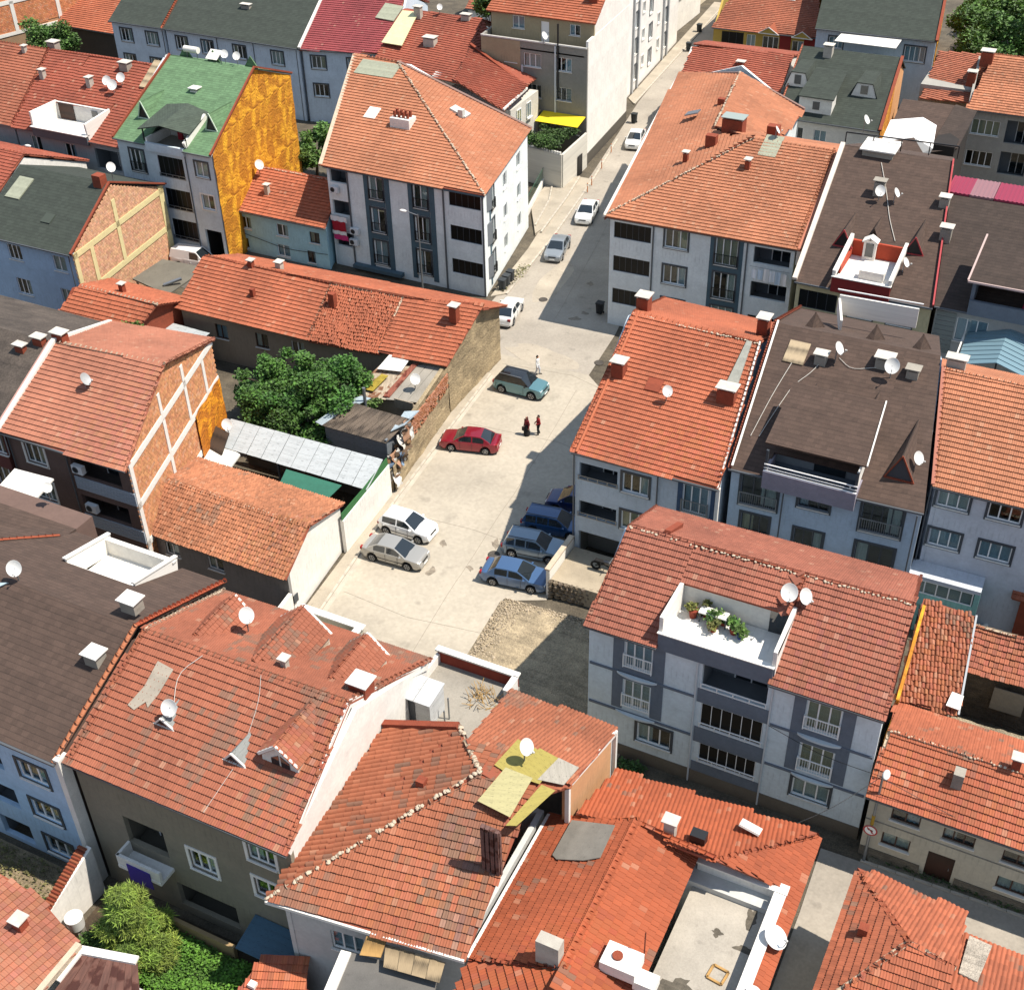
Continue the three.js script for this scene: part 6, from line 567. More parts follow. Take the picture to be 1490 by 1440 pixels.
{ const t = thing('lean_to', 'flat grey-covered lean-to with pale edge below the old hipped roof', 'lean-to', [15.8, 0, 39.5]); add(t, 'roof', slab([[14.85, 6.6, 39.95], [18.73, 6.6, 39.28], [19.77, 6.4, 42.22], [15.32, 6.4, 42.69]], .12), M('grey_tarp', '#6f6e6c', { t: 'concrete', s: 3 })); add(t, 'edge', [bar([14.75, 6.65, 40.04], [15.22, 6.5, 42.69], .45, .16)], TRIM); add(t, 'wall', box(16.83, 0, 41.27, 3.59, 6.3, 3.03), OLDW()); ribbed(t, 'roof_sheet', [16.28, 7.22, 39.3], [18.93, 7.15, 38.92], [19.12, 7, 39.77], [16.66, 7, 40.15], 4, M('cream_slat', '#b3a68a', { t: 'wood', s: 1 })); add(t, 'plank', slab([[15.43, 7.4, 39.4], [16.29, 7.4, 39.21], [16.37, 7.1, 39.87], [15.52, 7.1, 40.15]], .1), M('yellow_ply', '#cba86a', { t: 'wood', s: 1 })); }
function OLDW() { return paint('white_lime', '#c4c6c4'); }
// small tiled shed roof at the bottom edge
{ const t = thing('tiled_shed', 'tiny shed with orange tiles at the edge of the green garden', 'shed', [11.2, 0, 41.4]); add(t, 'wall', box(11.3, 0, 41.6, 2.6, 2.4, 2.8), BRICK); const R = new Roof(t, { tone: 'orange', vary: .2, solo: 1 }); R.plane([[9.6, 2.6, 43.2], [13.6, 2.4, 42.3], [11.8, 3.3, 39.3], [10.0, 3.3, 40.0]]); R.finish(); add(R.g, 'loose_block', box(10.3, 3.0, 41.4, .35, .2, .3), TRIM); }
// S5: terracotta house with concrete roof terrace
{ const t = thing('house', 'house with bright terracotta roofs wrapped round a white-walled concrete roof terrace', 'house', [25, 0, 31]); const OLD = paint('white_lime', '#c4c6c4'); add(t, 'wall', [box(22.93, 0, 34.33, 6.04, 6.9, 7.74), box(25.96, 0, 28.26, 9.25, 6.5, 4.15), box(28.7, 0, 34.68, 3.96, 6, 8.02)], OLD); const R = new Roof(t, { tone: 'vivid', vary: .09, grey: .06, dirt: .12, solo: 1, stag: 1 }); const ry = 6.2; const w0 = [19.63, 7.2, 30.27], w1 = [19.72, 7.2, 38.41], rn = [23.81, 8.9, 30.16], rs = [23.91, 8.9, 37.99], e0 = [26.58, 7.6, 29.63], e1 = [26.68, 7.6, 39.46], rs2 = [23.91, 8.9, 39.69];
  R.plane([w0, w1, rs, rn]); R.plane([[26.68, 7.6, 38.99], e0, rn, [23.91, 8.9, 39.03]], { tone: 'salmon', stag: 0 }); R.plane([[19.77, 7.2, 38.5], [23.91, 8.7, 38.08], [23.9, 8.1, 40.04], [19.81, 6.7, 40.57]], { stag: 0 }); R.plane([[21.14, 6.8, 25.81], [30.88, 6.7, 25.76], [27.49, 8.6, 30.43], [23.81, 8.8, 30.15], [20.96, 7.5, 30.29]], { tone: 'orange', stag: 0, style: 'rib', w: .2, l: .4 }); R.plane([[30.93, 6.7, 25.76], [31.16, 6.6, 35.64], [30.5, 7, 35.66], [30.5, 6.95, 29.32], [27.49, 8.6, 30.43]], { tone: 'old', stag: 0 });
  R.ridge(rn, rs, { s: .8 }); R.ridge([27.49, 8.6, 30.43], [30.88, 6.75, 25.76], { s: .9 }); R.ridge([21.15, 7.7, 30.39], [23.82, 8.95, 30.06], { s: .9 }); R.ridge([23.81, 8.9, 30.16], [27.49, 8.7, 30.34], { s: .9 }); R.trim([19.58, 7.2, 30.27], [19.68, 7.2, 38.41], .14, .22, TRIM, 'eave_board'); R.verge([19.73, 7.25, 38.45], [23.91, 8.9, 38.03], { mat: BRICK });
  R.deckOnly([[20.87, 7.92, 30.59], [22.96, 8.72, 30.62], [23.06, 8.76, 32.51], [22.39, 8.5, 32.78], [21.16, 7.98, 32.86], [20.87, 7.88, 32.66]], M('grey_zinc', '#8e8b84', { t: 'concrete', s: 2 }), .04); R.deckOnly([[27.77, 7.9, 27.75], [28.71, 7.65, 27.74], [28.71, 7.4, 27.16], [27.77, 7.65, 27.17]].map(p => [p[0], p[1] + .25, p[2]]), TRIM, .1);
  const h = { t, R, yS: () => 6 }; chimney(h, 23.15, 37.79, { w: 1.0, d: .55, ht: 1.3, y: 8.6, kind: 'white', cap: false }); chimney(h, 25.23, 29.77, { w: .5, d: .4, ht: .6, y: 8.6, kind: 'white' }); chimney(h, 26.45, 29.47, { w: .7, d: .5, ht: .45, y: 8.3, kind: BLACK, cap: false }); R.finish();
  add(t, 'terrace_floor', box(28.51, 6, 33.73, 3.77, 0.2, 8.87), M('terrace_concrete', '#bdb8ae', { t: 'concrete', s: 5, b: 'grit', bs: .8, bh: .01 })); add(t, 'terrace_wall', [box(28.51, 6, 29.47, 3.87, 1.1, 0.28), box(30.35, 6, 34.06, 0.28, 1.1, 8.87)], WH); add(t, 'terrace_coping', [box(28.52, 7.1, 29.51, 4.25, 0.1, 0.52), box(30.36, 7.1, 34.24, 0.52, 0.1, 8.87)], TRIM); }
boxThing('wooden_frame', 'empty wooden frame lying on the concrete roof terrace', 'frame', 29.08, 6.2, 34.02, [['frame', [bar([28.7, 6.25, 34.31], [29.36, 6.25, 34.4], .1, .08), bar([28.79, 6.25, 33.65], [29.46, 6.25, 33.74], .1, .08), bar([28.7, 6.25, 34.31], [28.79, 6.25, 33.65], .1, .08), bar([29.36, 6.25, 34.4], [29.46, 6.25, 33.74], .1, .08)], M('yellow_ply', '#cba86a', { t: 'wood', s: 1 })]]);
boxThing('water_tank', 'white plastic water tank on the terracotta roof by the concrete terrace', 'water tank', 25.79, 8.1, 36.64, [['tank', [new THREE.BoxGeometry(1.5, .6, 1.1).translate(25.79, 8.6, 36.66), new THREE.BoxGeometry(.9, .5, .7).translate(26.92, 8.2, 36.83)], TRIM], ['lid', new THREE.CylinderGeometry(.22, .22, .08, 14).translate(25.61, 8.95, 36.67), BRICK], ['pole', rod([26.45, 8, 35.88], [26.47, 10.1, 35.96], .03), BRICK]]);
dish('large tilted white satellite dish on the outer wall of the concrete roof terrace', 30.78, 6.4, 32.04, 1.25, 70, { mast: .5, el: 60 }); dish('smaller white satellite dish on the terrace wall above the alley', 30.78, 6.4, 34.88, 1.0, 70, { mast: .4, el: 55 });
// S7: hipped roof at the corner of the alley
{ const t = thing('house', 'low house with hipped terracotta roof at the corner of alley and lane', 'house', [36, 0, 29]); add(t, 'wall', [box(35.31, 0, 30.53, 4.46, 4.6, 9.3), box(40.85, 0, 30.92, 5.81, 4.5, 7.36)], OLDW()); const R = new Roof(t, { tone: 'orange', vary: .16, grey: .1, solo: 1 }); const nw = [32.89, 5, 25.35], ne = [37.84, 5, 25.45], ap = [35.85, 6.7, 29.41], sw = [32.79, 5, 34.91], se = [37.93, 5, 34.91], r2 = [37.83, 6.4, 29.6]; R.plane([nw, ne, r2, ap], { style: 'rib', w: .2, l: .4 }); R.plane([nw, ap, [32.79, 5, 33.45]], { tone: 'vivid', stag: 1 }); R.plane([[32.79, 5, 33.45], ap, r2, [37.93, 4.9, 33.93]]); R.plane([[37.84, 4.9, 26.66], [43.76, 4.9, 26.75], [43.75, 6.1, 30.47], [37.83, 6.1, 30.27]], { style: 'rib', w: .2, l: .4, tone: 'brick' }); R.plane([[37.83, 6.1, 30.27], [43.75, 6.1, 30.47], [43.76, 4.9, 34.9], [37.93, 4.9, 33.93]], { tone: 'brick' }); R.ridge(nw, ap); R.ridge(ap, [32.79, 5.1, 33.45], { mat: MORTAR }); R.ridge(ap, r2, { mat: MORTAR }); R.deckOnly([[38.13, 5.25, 26.86], [39.1, 5.25, 26.96], [38.9, 5.8, 28.71], [38.8, 5.95, 29.49], [38.03, 5.95, 29.4]], M('white_patch', '#c9c2b6', { t: 'gravel', s: 2, b: 'lumps', bs: .5, bh: .05 }), .06); const h = { t, R, yS: () => 4 }; chimney(h, 33.96, 29.1, { w: .4, d: .4, ht: .6, y: 5.6, cap: false }); R.finish(); }
// E5: low white house with crumbling ridge along the lane
const E5 = gable({ name: 'old_house', label: 'low cream house with crumbling red tiled roof along the lane behind the no-turn sign', fl: [32.25, 20.95], fr: [46, 21.05], bl: [32.1, 14.6], br: [46, 14.6], rl: [32.35, 18.1], rr: [46, 18.1], he: 5, hb: 5.4, hr: 6.9, ov: .6, mat: paint('cream_lime', '#c9c2b0'), roof: { tone: 'orange', vary: .09, grey: .08, dirt: .14, solo: 1 }, ridgeOpt: { mat: MORTAR }, S: [[33.5, 3.3, 1.4, .8, 'b'], [33.3, 1.3, 1.4, .9, 'b'], [36.0, 3.2, 1.5, .8, 'b'], [35.6, .1, 1.3, 1.9, 'D'], [38.8, 3.1, 1.4, .8, 'b'], [38.9, 1.1, 1.4, .9, 'b']] });
{ const { t, R } = E5; onWall(t, E5.FL, E5.FR, 'stone_base', [[0, 0, 3.0, .7], [4.7, 0, 9, .7]], .05, M('stone_grey', '#8a8478', { t: 'gravel', s: 2, b: 'lumps', bs: .5, bh: .04 })); onWall(t, E5.FL, E5.FR, 'belt_course', [[0, 2.75, 13.6, .06]], .03, CONC); R.verge([32.35, 5.1, 20.9], [32.4, 6.95, 18.1], { mat: MORTAR }); chimney(E5, 36.0, 19.3, { w: .5, d: .6, ht: .8, cap: false, kind: 'grey' }); chimney(E5, 38.3, 18.0, { w: .4, d: .4, ht: .6 }); mortar(R, [32.5, 6.95, 18.2], [35, 6.9, 18.15]); mortar(R, [35, 6.9, 18.15], [38, 6.95, 18.25]); mortar(R, [38, 6.95, 18.25], [42, 6.9, 18.2]); R.finish(); }
{ const t = thing('old_house', 'old low house with blotched tile roof between the apartments and the cream house', 'house', [33.6, 0, 11.6]); add(t, 'wall', [box(33.4, 0, 11.8, 2.6, 5.2, 5.2)], paint('old_plaster', '#9b8f7e')); const R = new Roof(t, { tone: 'old', vary: .2, grey: .2, dirt: .4, style: 'barrel', w: .19, l: .32, wob: .03, yaw: .2, solo: 1 }); R.plane([[32.0, 5.5, 14.5], [35.2, 5.4, 14.2], [34.7, 7.6, 8.8], [31.9, 7.9, 8.8]]); R.trim([35.2, 5.5, 14.2], [34.7, 7.7, 8.8], .1, .12, METAL); R.finish(); add(t, 'foam_edge', [bar([32.2, 5.6, 14.9], [32.05, 7.5, 9.3], .16, 1.0), bar([32.25, 5.6, 18.2], [32.2, 4.6, 15], .1, .9)], M('foam_orange', '#d8961c', { t: 'foam', s: 6, b: 'lumps', bs: 1.5, bh: .08, r: .8 })); }
{ const t = thing('old_house', 'ruinous low building with drooping red tile courses beside a rubble yard', 'house', [38, 0, 7.4]); add(t, 'wall', [box(38.6, 0, 7.2, 7.4, 3.5, 2.4)], M('ruin_wall', '#6b6256', { t: 'gravel', s: 3, b: 'lumps', bs: .8, bh: .06 })); const R = new Roof(t, { tone: 'brick', vary: .2, sag: .3, wob: .02, solo: 1 }); R.plane([[34.8, 3.9, 8.8], [43, 3.9, 9.0], [43, 5.1, 6.4], [34.5, 5.1, 6.5]]); R.ridge([34.5, 5.1, 6.5], [43, 5.1, 6.4], { mat: MORTAR }); R.finish(); add(t, 'hanging_sheet', box(37.4, 1.5, 8.75, 1.7, 1.6, .06), M('dirty_cloth', '#8a8478', { t: 'plaster', s: 1 })); add(t, 'yard_wall', box(38.5, 0, 10.4, 6.6, 1.2, .25), M('ruin_wall', '#6b6256', { t: 'gravel', s: 3 })); }
{ const g = new THREE.PlaneGeometry(8, 4.6, 40, 24).rotateX(-Math.PI / 2).translate(38.8, 0, 12.4); const p = g.attributes.position, uv = g.attributes.uv; for (let i = 0; i < p.count; i++) { p.setY(i, 1.0 + .7 * fbm(p.getX(i) * .8, p.getZ(i) * .8, 0, 4)); uv.setXY(i, p.getX(i), p.getZ(i)); } g.computeVertexNormals(); structure('rubble_yard', g, M('pale_rubble', '#bdb29a', { t: 'gravel', s: 4, b: 'lumps', bs: .6, bh: .1 })); }
boxThing('fallen_board', 'white broken boards lying by the rubble yard wall', 'board', 35.6, 5.2, 13.9, [['board', slab([[34.5, 5.9, 14.2], [35.2, 5.85, 14.2], [35.2, 5.95, 13.2], [34.6, 6.0, 13.2]], .05), TRIM], ['board', slab([[35.4, 3.6, 14.0], [36.9, 2.6, 14.2], [36.4, 2.8, 13.3], [35.4, 3.8, 13.0]], .05), TRIM]]);
boxThing('paddling_pool', 'white rimmed paddling pool with turquoise lining behind the blotched roof', 'paddling pool', 33.8, 0, .6, [['rim', new THREE.TorusGeometry(1.5, .16, 8, 28).rotateX(Math.PI / 2).translate(33.8, .75, .6), TRIM], ['wall', new THREE.CylinderGeometry(1.55, 1.55, .7, 28, 1, true).translate(33.8, .36, .6), TRIM], ['lining', new THREE.CircleGeometry(1.45, 28).rotateX(-Math.PI / 2).translate(33.8, .45, .6), M('pool_blue', '#3fb3c4', { r: .2 })]]);
{ const t = thing('house', 'low orange tiled roof beside the turquoise bay of the lilac-grey house', 'house', [38.2, 0, 0]); add(t, 'wall', box(38.4, 0, 0, 3.4, 3.6, 3), BRICK); const R = new Roof(t, { tone: 'orange' }); R.plane([[36.2, 3.7, 1.6], [42, 3.7, 1.6], [42, 4.9, -2], [36.2, 4.9, -2]]); R.finish(); }
// bottom-left: garden walls, tiled house, brown sheet roof
{ const t = thing('garden_wall', 'white garden wall with stepped red brick coping at the corner of the light blue house', 'wall', [-1.3, 0, 40.6]); add(t, 'wall', prism([-1.2, 42.6], [-1.05, 38.9], [[0, 0], [3.7, 0], [3.7, 3.4], [0, 1.9]], .3, -.3), WH); for (let i = 0; i < 22; i++) { const k = i / 22; place(t, 'coping_brick', cached('cop', () => new THREE.BoxGeometry(.5, .09, .17)), [BRICK, tileMat(tone('#b8654a'))][i % 2], new THREE.Matrix4().makeRotationX(-.38).setPosition(-1.45, lerp(1.98, 3.45, k), lerp(42.55, 38.95, k))); } add(t, 'low_wall', [box(.2, 0, 42.4, 2.4, 1.0, .3)], BRICK); }
boxThing('plant_tub', 'white round tub against the white garden wall', 'tub', -.4, 0, 41.4, [['tub', new THREE.CylinderGeometry(.45, .4, .7, 18).translate(-.4, 1.2, 41.5), DISHMAT], ['stand', box(-.4, 0, 41.5, .5, .9, .5), CONC]]);
{ const t = thing('house', 'orange tiled house with small chimney beside the rusty brown shed roof', 'house', [-3, 0, 45.5]); add(t, 'wall', box(-3.4, 0, 46.4, 10, 3.1, 5.8), OLDW()); const R = new Roof(t, { tone: 'pink', vary: .12, solo: 1 }); R.plane([[2.1, 3.3, 43.3], [2.1, 3.3, 46.5], [-9, 4.6, 47.5], [-9, 4.6, 42.2], [-1.2, 3.9, 42.3]], { tone: 'salmon' }); R.trim([2.1, 3.35, 43.3], [2.15, 3.35, 46.5], .3, .3, MORTAR); const h = { t, R, yS: () => 3.9 }; chimney(h, -.7, 43.9, { w: .5, d: .5, ht: .5, y: 3.7 }); R.finish(); }
{ const t = thing('shed', 'shed with rusty brown sheet roof and white edge beside the garden conifer', 'shed', [4, 0, 45.5]); ribbed(t, 'roof_sheet', [2.4, 2.9, 45.6], [7.0, 2.8, 45.0], [5.0, 3.1, 42.8], [2.4, 3.1, 43.4], 9, M('brown_sheet', '#6f4a3e', { t: 'rust', s: 4, r: .7 })); add(t, 'wall', box(4.4, 0, 44.6, 3.4, 2.6, 2.2), OLDW()); add(t, 'edge', [bar([2.2, 3.15, 43.4], [4.9, 3.15, 42.7], .4, .14), bar([2.2, 3.15, 43.5], [2.2, 3.0, 45.0], .4, .14)], TRIM); }
structure('garden', flat([[-.8, 38.6], [12, 38.4], [12, 48], [2, 48], [2, 43], [-.8, 42.3]], .01, .03), M('garden_soil', '#4c4030', { t: 'gravel', s: 4 }));
structure('bare_yard', flat([[-14, 38.8], [-1.3, 38.8], [-1.3, 42.4], [-14, 42.4]], .01, .03), M('straw_yard', '#a3957a', { t: 'gravel', s: 3, b: 'lumps', bs: .6, bh: .05 }));

{ const st = M('terrace_grime', '#6e695f', { t: 'gravel', s: 2, r: .95 }); const t = scene.children.find(o => o.userData.label?.startsWith('house with bright terracotta')); [[27.66, 35.25, .7, .4], [27.37, 36.58, .5, .8], [29.55, 30.8, .5, .25], [28.41, 32.13, .25, .18], [29.74, 32.41, .2, .6]].forEach(([x, z, a, b]) => add(t, 'grime_patch', flat(blobPoly(x, z, a, b, x, 18, .6), 6.207, .004), st)); }
// ---------------------------------------------------------------- houses at the back
const N3W = paint('n3_wall', '#cddcea');
{ const h = gable({ name: 'row_house', label: 'short stretch of pale blue row building with dark grey-green roof ending at an orange verge', fl: [-79, -54.4], fr: [-70.9, -54.5], bl: [-84, -76], br: [-76, -76], rl: [-81.2, -65], rr: [-73.4, -65], he: 8.5, hr: 12.6, mat: N3W, roof: SHG, ...noShingleRidge, S: [[-77.7, 6.2, 1.7, 1.5, 'd'], [-73.8, 6.2, 1.7, 1.5, 'd'], [-77.8, 3.1, 1.6, 1.5, 'd'], [-73.8, 3.1, 1.6, 1.5, 'd']], pipes: [-71.1] }); h.R.verge([-70.9, 8.6, -54.5], [-73.4, 12.7, -65], { s: 1.3, mat: tileMat(tone('#d2643c')) }); chimney(h, -78.5, -59.5, { w: .8, d: .5, ht: .3, kind: 'grey' }); h.R.finish(); }
{ const h = gable({ name: 'row_house', label: 'long stretch of pale blue row building with dark grey-green roof beside the crimson roof', fl: [-70.8, -54.5], fr: [-51.5, -54.4], bl: [-76, -76], br: [-56, -76], rl: [-73.3, -65], rr: [-53.9, -65], he: 8.5, hr: 12.6, mat: N3W, roof: SHG, ...noShingleRidge, S: [[-69.3, 6.2, 1.6, 1.5, 'd'], [-65.5, 6.2, 1.6, 1.5, 'd'], [-60.9, 6.2, 1.7, 1.5, 'd'], [-55.5, 6.2, 1.6, 1.5, 'd'], [-55.4, 3.0, 1.6, 1.5, 'd'], [-60.8, 3.0, 1.6, 1.5, 'd']], pipes: [-63.2, -58, -52] }); chimney(h, -62, -59.6, { w: 1.2, d: .5, ht: .3, kind: 'grey' }); h.R.finish(); }
{ const h = gable({ name: 'row_house', label: 'pale blue row house with crimson tiled roof', fl: [-51.4, -54.5], fr: [-40.3, -56.6], bl: [-56, -76], br: [-46.5, -76], rl: [-53.8, -65], rr: [-43.6, -65.5], he: 8.5, hr: 12.6, mat: N3W, roof: { tone: 'crimson', vary: .07, dirt: .1 }, S: [[-50.2, 6.3, 1.7, 1.4, 'd'], [-50.2, 3.1, 1.7, 1.4, 'd'], [-45.8, 6.3, 1.7, 1.4, 'd'], [-45.8, 3.1, 1.7, 1.4, 'd']], pipes: [-51.2] }); h.R.trim([-51.3, 8.65, -54.4], [-53.7, 12.75, -65], .3, .2, TRIM); skylight(h, -43.8, -62.2, 2.4, 2.4); h.R.finish(); }
// N4: orange roof with hipped wing behind the salmon roof
{ const t = thing('house', 'house with two red roof wings and pale yellow roof panel behind the salmon hipped roof', 'house', [-32, 0, -56]); add(t, 'wall', [box(-34.5, 0, -57, 12, 8.6, 8), box(-26, 0, -51.5, 9, 7.8, 6.5)], paint('n4_wall', '#d0cdc4')); const R = new Roof(t, { tone: 'red', vary: .1 }); R.plane([[-40.3, 9, -52.5], [-28.6, 9, -50.5], [-31.2, 12.2, -61.0], [-41.4, 12.2, -61.6]]); R.plane([[-41.4, 12.2, -61.6], [-31.2, 12.2, -61], [-32, 9.4, -68], [-43, 9.4, -68]]); R.plane([[-31.2, 12.2, -61], [-28.6, 9, -50.5], [-27.5, 9.8, -58]], { tone: 'pink' }); R.plane([[-30.3, 11, -56.4], [-21.4, 9.0, -51.9], [-21.0, 8.9, -45.8], [-28.4, 9.6, -49]], { tone: 'red' }); R.plane([[-30.3, 11, -56.4], [-21.4, 9.0, -51.9], [-22.5, 8.6, -57.5], [-29, 9.6, -59.5]], { tone: 'crimson' }); R.trim([-21.0, 8.85, -45.7], [-21.4, 8.95, -51.9], .16, .2, TRIM, 'eave_board'); R.trim([-30.3, 11.1, -56.4], [-21.4, 9.1, -51.9], .3, .14, BRICK); const h = { t, R, yS: (x, z) => 9 + (-51 - z) * .305, at: (x, z) => [x, 9 + (-51.3 - z) * .31, z] }; add(R.g, 'yellow_panel', slab([[-40.6, 10.4, -55.0], [-37.8, 10.5, -54.6], [-39.0, 12.3, -60.6], [-41.2, 12.2, -60.8]], .08), M('pale_yellow_panel', '#d5d2a6', { t: 'plaster', s: 2 })); chimney(h, -35.0, -56.0, { w: 1.3, d: .9, ht: .7, kind: 'white' }); chimney(h, -38.8, -60.2, { w: .8, d: .6, ht: .9, kind: 'white', y: 12 }); chimney(h, -33, -60.6, { w: 1.0, d: .6, ht: .6, kind: 'white', y: 12 }); skylight(h, -31.6, -51.6, 1.1, 1.0, TRIM); R.finish(); windowGroup(t, frameOf([-21.45, -48], [-21.45, -55]).F, 1.5, 5.8, 1.0, 1.6, { proud: 1 }); windowGroup(t, frameOf([-21.45, -48], [-21.45, -55]).F, 3.8, 5.8, 1.0, 1.6, { proud: 1 }); }
dish('white satellite dish lying beside the chimney on the red roof by the yellow panel', -36.5, 12.2, -61.0, .8, 40);
// N5: grey concrete block with white side wall
{ const t = thing('apartment_building', 'grey-beige concrete apartment with open top terrace and huge blank white side wall', 'building', [-22, 0, -62]); const G = paint('grey_render', '#8f8d86'), B = paint('beige_render', '#a89c80'); const W = [[-28.6, -55.7], [-16.35, -55.7], [-17.4, -69.6], [-30, -69.6]]; walls(t, W, { h: 12.5, mat: G, S: { wins: [[-25.8, 10.0, 1.4, 1.4, 'c'], [-23.6, 9.8, 2.0, 1.4, 'c'], [-19.9, 9.8, 1.8, 1.4, 'c'], [-23.3, 6.6, 1.7, 1.4, 'g'], [-19.9, 6.7, 1.8, 1.4, 'g']] }, E: { mat: WH, hL: 13.1, hR: 13.1 } }); onWall(t, W[0], W[1], 'coping', [[0, 12.4, 12.2, .14]], .1, TRIM); onWall(t, W[0], W[1], 'beige_strip', [[0, 8.0, 4.6, 4.3]], .02, B); onWall(t, W[1], W[2], 'plinth', [[0, 0, 13.9, 1.2]], .06, M('dark_plinth', '#5b5750', { t: 'concrete', s: 3 }));
  add(t, 'terrace_floor', box(-22.6, 11.5, -57, 11.8, .15, 2.6), CONC); walls(t, [[-28.4, -57.8], [-16.55, -57.8], [-17.4, -69.4], [-29.8, -69.4]], { h: 14.6, mat: B, S: { wins: [[-25.9, 12.9, 1.4, 1.3, 'c'], [-22.6, 11.75, .95, 2.2, 'D', { mat: PVC }], [-19.3, 12.9, 1.2, 1.1, 'c']] }, E: { mat: WH, hL: 14.6, top: [[5.8, 17.2]] } }); const R = new Roof(t, { tone: 'orange', vary: .1 }); R.plane([[-28.7, 14.5, -57.3], [-16.2, 14.5, -57.3], [-16.9, 17.4, -63.6], [-29.2, 17.4, -63.6]]); R.ridge([-29.2, 17.4, -63.6], [-16.9, 17.4, -63.6]); R.plane([[-17.2, 14.5, -70], [-30, 14.5, -70], [-29.2, 17.4, -63.6], [-16.9, 17.4, -63.6]]); const h = { t, R, yS: (x, z) => 14.5 + (-57.3 - z) * .46 }; chimney(h, -23, -60, { w: .9, d: .6, ht: .8 }); chimney(h, -17.6, -60.2, { w: .9, d: .7, ht: .9 }); R.finish(); for (const u of [4.75, 8.6]) onWall(t, W[0], W[1], 'downpipe', [[u, 4, .16, u > 8 ? 8.3 : 5.9]], .16, M('pipe_white', '#c4c8ca', { r: .5 })); onWall(t, W[0], W[1], 'downpipe', [[8.9, 8, .14, 6.6]], .14, BLACK);
  add(t, 'yellow_awning', slab([[-21.3, 5.4, -55.6], [-16.4, 5.4, -55.6], [-16.5, 4.9, -53.7], [-21.4, 4.9, -53.7]], .05), M('yellow_awning', '#dcc21e', { r: .8 })); add(t, 'beige_canopy', slab([[-26, 5.4, -55.6], [-21.6, 5.4, -55.6], [-21.6, 5.0, -53.9], [-26, 5.0, -53.9]], .05), M('tan_canopy', '#c7a878', { r: .9 })); 
  const gw = paint('garden_wall_white', '#cfccc2'); add(t, 'garden_wall', [bar([-16.05, 1.9, -48.9], [-16.2, 1.9, -55.4], .25, 3.8), bar([-16.05, 1.9, -48.9], [-21, 1.9, -49.6], .25, 3.8)], gw); add(t, 'gate', box(-15.92, 0, -53.2, .06, 2.2, 1.1), BLACK); const cp = []; for (let i = 0; i < 16; i++) cp.push(box(-16.3 - i * .3, 3.8, -48.95 - i * .045, .2, .22, .2)); add(t, 'baluster', cp, TRIM); }
dish('white satellite dish on the terrace parapet of the grey concrete apartment', -21.2, 12.5, -55.6, 1.0, 80, { mast: .4 });
{ const t = thing('pergola_vine', 'dense vine covering the pergola in front of the yellow awning', 'vine', [-18.6, 0, -51.6]); const cl = []; for (let i = 0; i < 26; i++) cl.push([rr(-21, -16.5), rr(4.0, 4.5), rr(-54, -49.3), rr(.5, .9)]); foliage(t, 'leaves', cl, 9000, .22, [.045, .105, .014], { flat: .6 }); add(t, 'frame', [bar([-21, 3.9, -49.4], [-16.3, 3.9, -49.0], .1, .1), bar([-21, 3.9, -54], [-16.4, 3.9, -54], .1, .1), box(-20.9, 0, -49.6, .1, 3.9, .1), box(-20.9, 0, -54, .1, 3.9, .1)], METAL); }
{ const t = thing('green_fence', 'green metal fence with white wall in the passage beside the salmon-roofed apartment', 'fence', [-17.2, 0, -45]); const P = [-16.4, -41.5], Q = [-18.2, -49.2], { F, L } = frameOf(P, Q); add(t, 'low_wall', prism(P, Q, [[0, 0], [L, 0], [L, .8], [0, .8]], .2, -.2), WH); for (let i = 0; i < 22; i++) place(t, 'bar', cached('fbar', () => lb(0, .6, 0, .05, 1.2, .03)), M('fence_green', '#3f5f4c', { r: .6 }), F.clone().multiply(new THREE.Matrix4().makeTranslation(.2 + i * (L - .4) / 21, .8, -.1))); add(t, 'rail', [bar([P[0] - .1, 1.95, P[1]], [Q[0] - .1, 1.95, Q[1]], .04, .05)], M('fence_green', '#3f5f4c', { r: .6 })); }
// N6: white building up the street, and the small red roof beyond
{ const t = thing('apartment_building', 'bright white apartment with bay strips of grey windows far up the street', 'building', [-26, 0, -88]); const W = [[-31, -74.5], [-20.1, -75.5], [-22.2, -99], [-33, -99]]; const ws = []; for (const u of [3.2, 9.8, 16.4]) for (const y of [1.2, 4.3, 7.4, 10.5]) ws.push([u, y, 1.3, 1.8, 'd']); for (const u of [6.8, 13.6]) for (const y of [2, 5.2, 8.4]) ws.push([u, y, .9, 1.2, 'w']); walls(t, W, { h: 13.5, mat: paint('snow_plaster', '#eceae6'), E: { wins: ws } }); onWall(t, W[1], W[2], 'bay_strip', [[2.6, 0, .4, 13.4], [4.7, 0, .4, 13.4], [15.8, 0, .4, 13.4], [17.9, 0, .4, 13.4]], .25, paint('soft_grey', '#b5b8ba')); const R = new Roof(t, { tone: 'orange' }); R.plane([[-31.5, 13.6, -74], [-19.7, 13.6, -75], [-26, 16, -78], [-27, 16, -78]]); R.plane([[-19.7, 13.6, -75], [-21.9, 13.6, -99.5], [-27, 16, -96], [-26, 16, -78]]); R.finish(); }
{ const t = thing('house', 'small house with dark red roof far up the street past the white apartment', 'house', [-27, 0, -106]); add(t, 'wall', box(-27.5, 0, -106.5, 7.5, 4.6, 12), WH); const R = new Roof(t, { tone: 'red' }); R.plane([[-23.3, 4.6, -99.8], [-23.9, 4.6, -113], [-28, 6.8, -112], [-28, 6.8, -100.5]]); R.finish(); }
{ const t = thing('house', 'cream house at the far end of the street', 'house', [-29, 0, -124]); add(t, 'wall', box(-29.5, 0, -124, 9, 6.5, 16), paint('far_cream', '#d6cbb4')); const R = new Roof(t, { tone: 'orange' }); R.plane([[-24.5, 6.5, -115.5], [-25, 6.5, -132.5], [-30, 9, -132], [-30, 9, -116]]); R.finish(); }
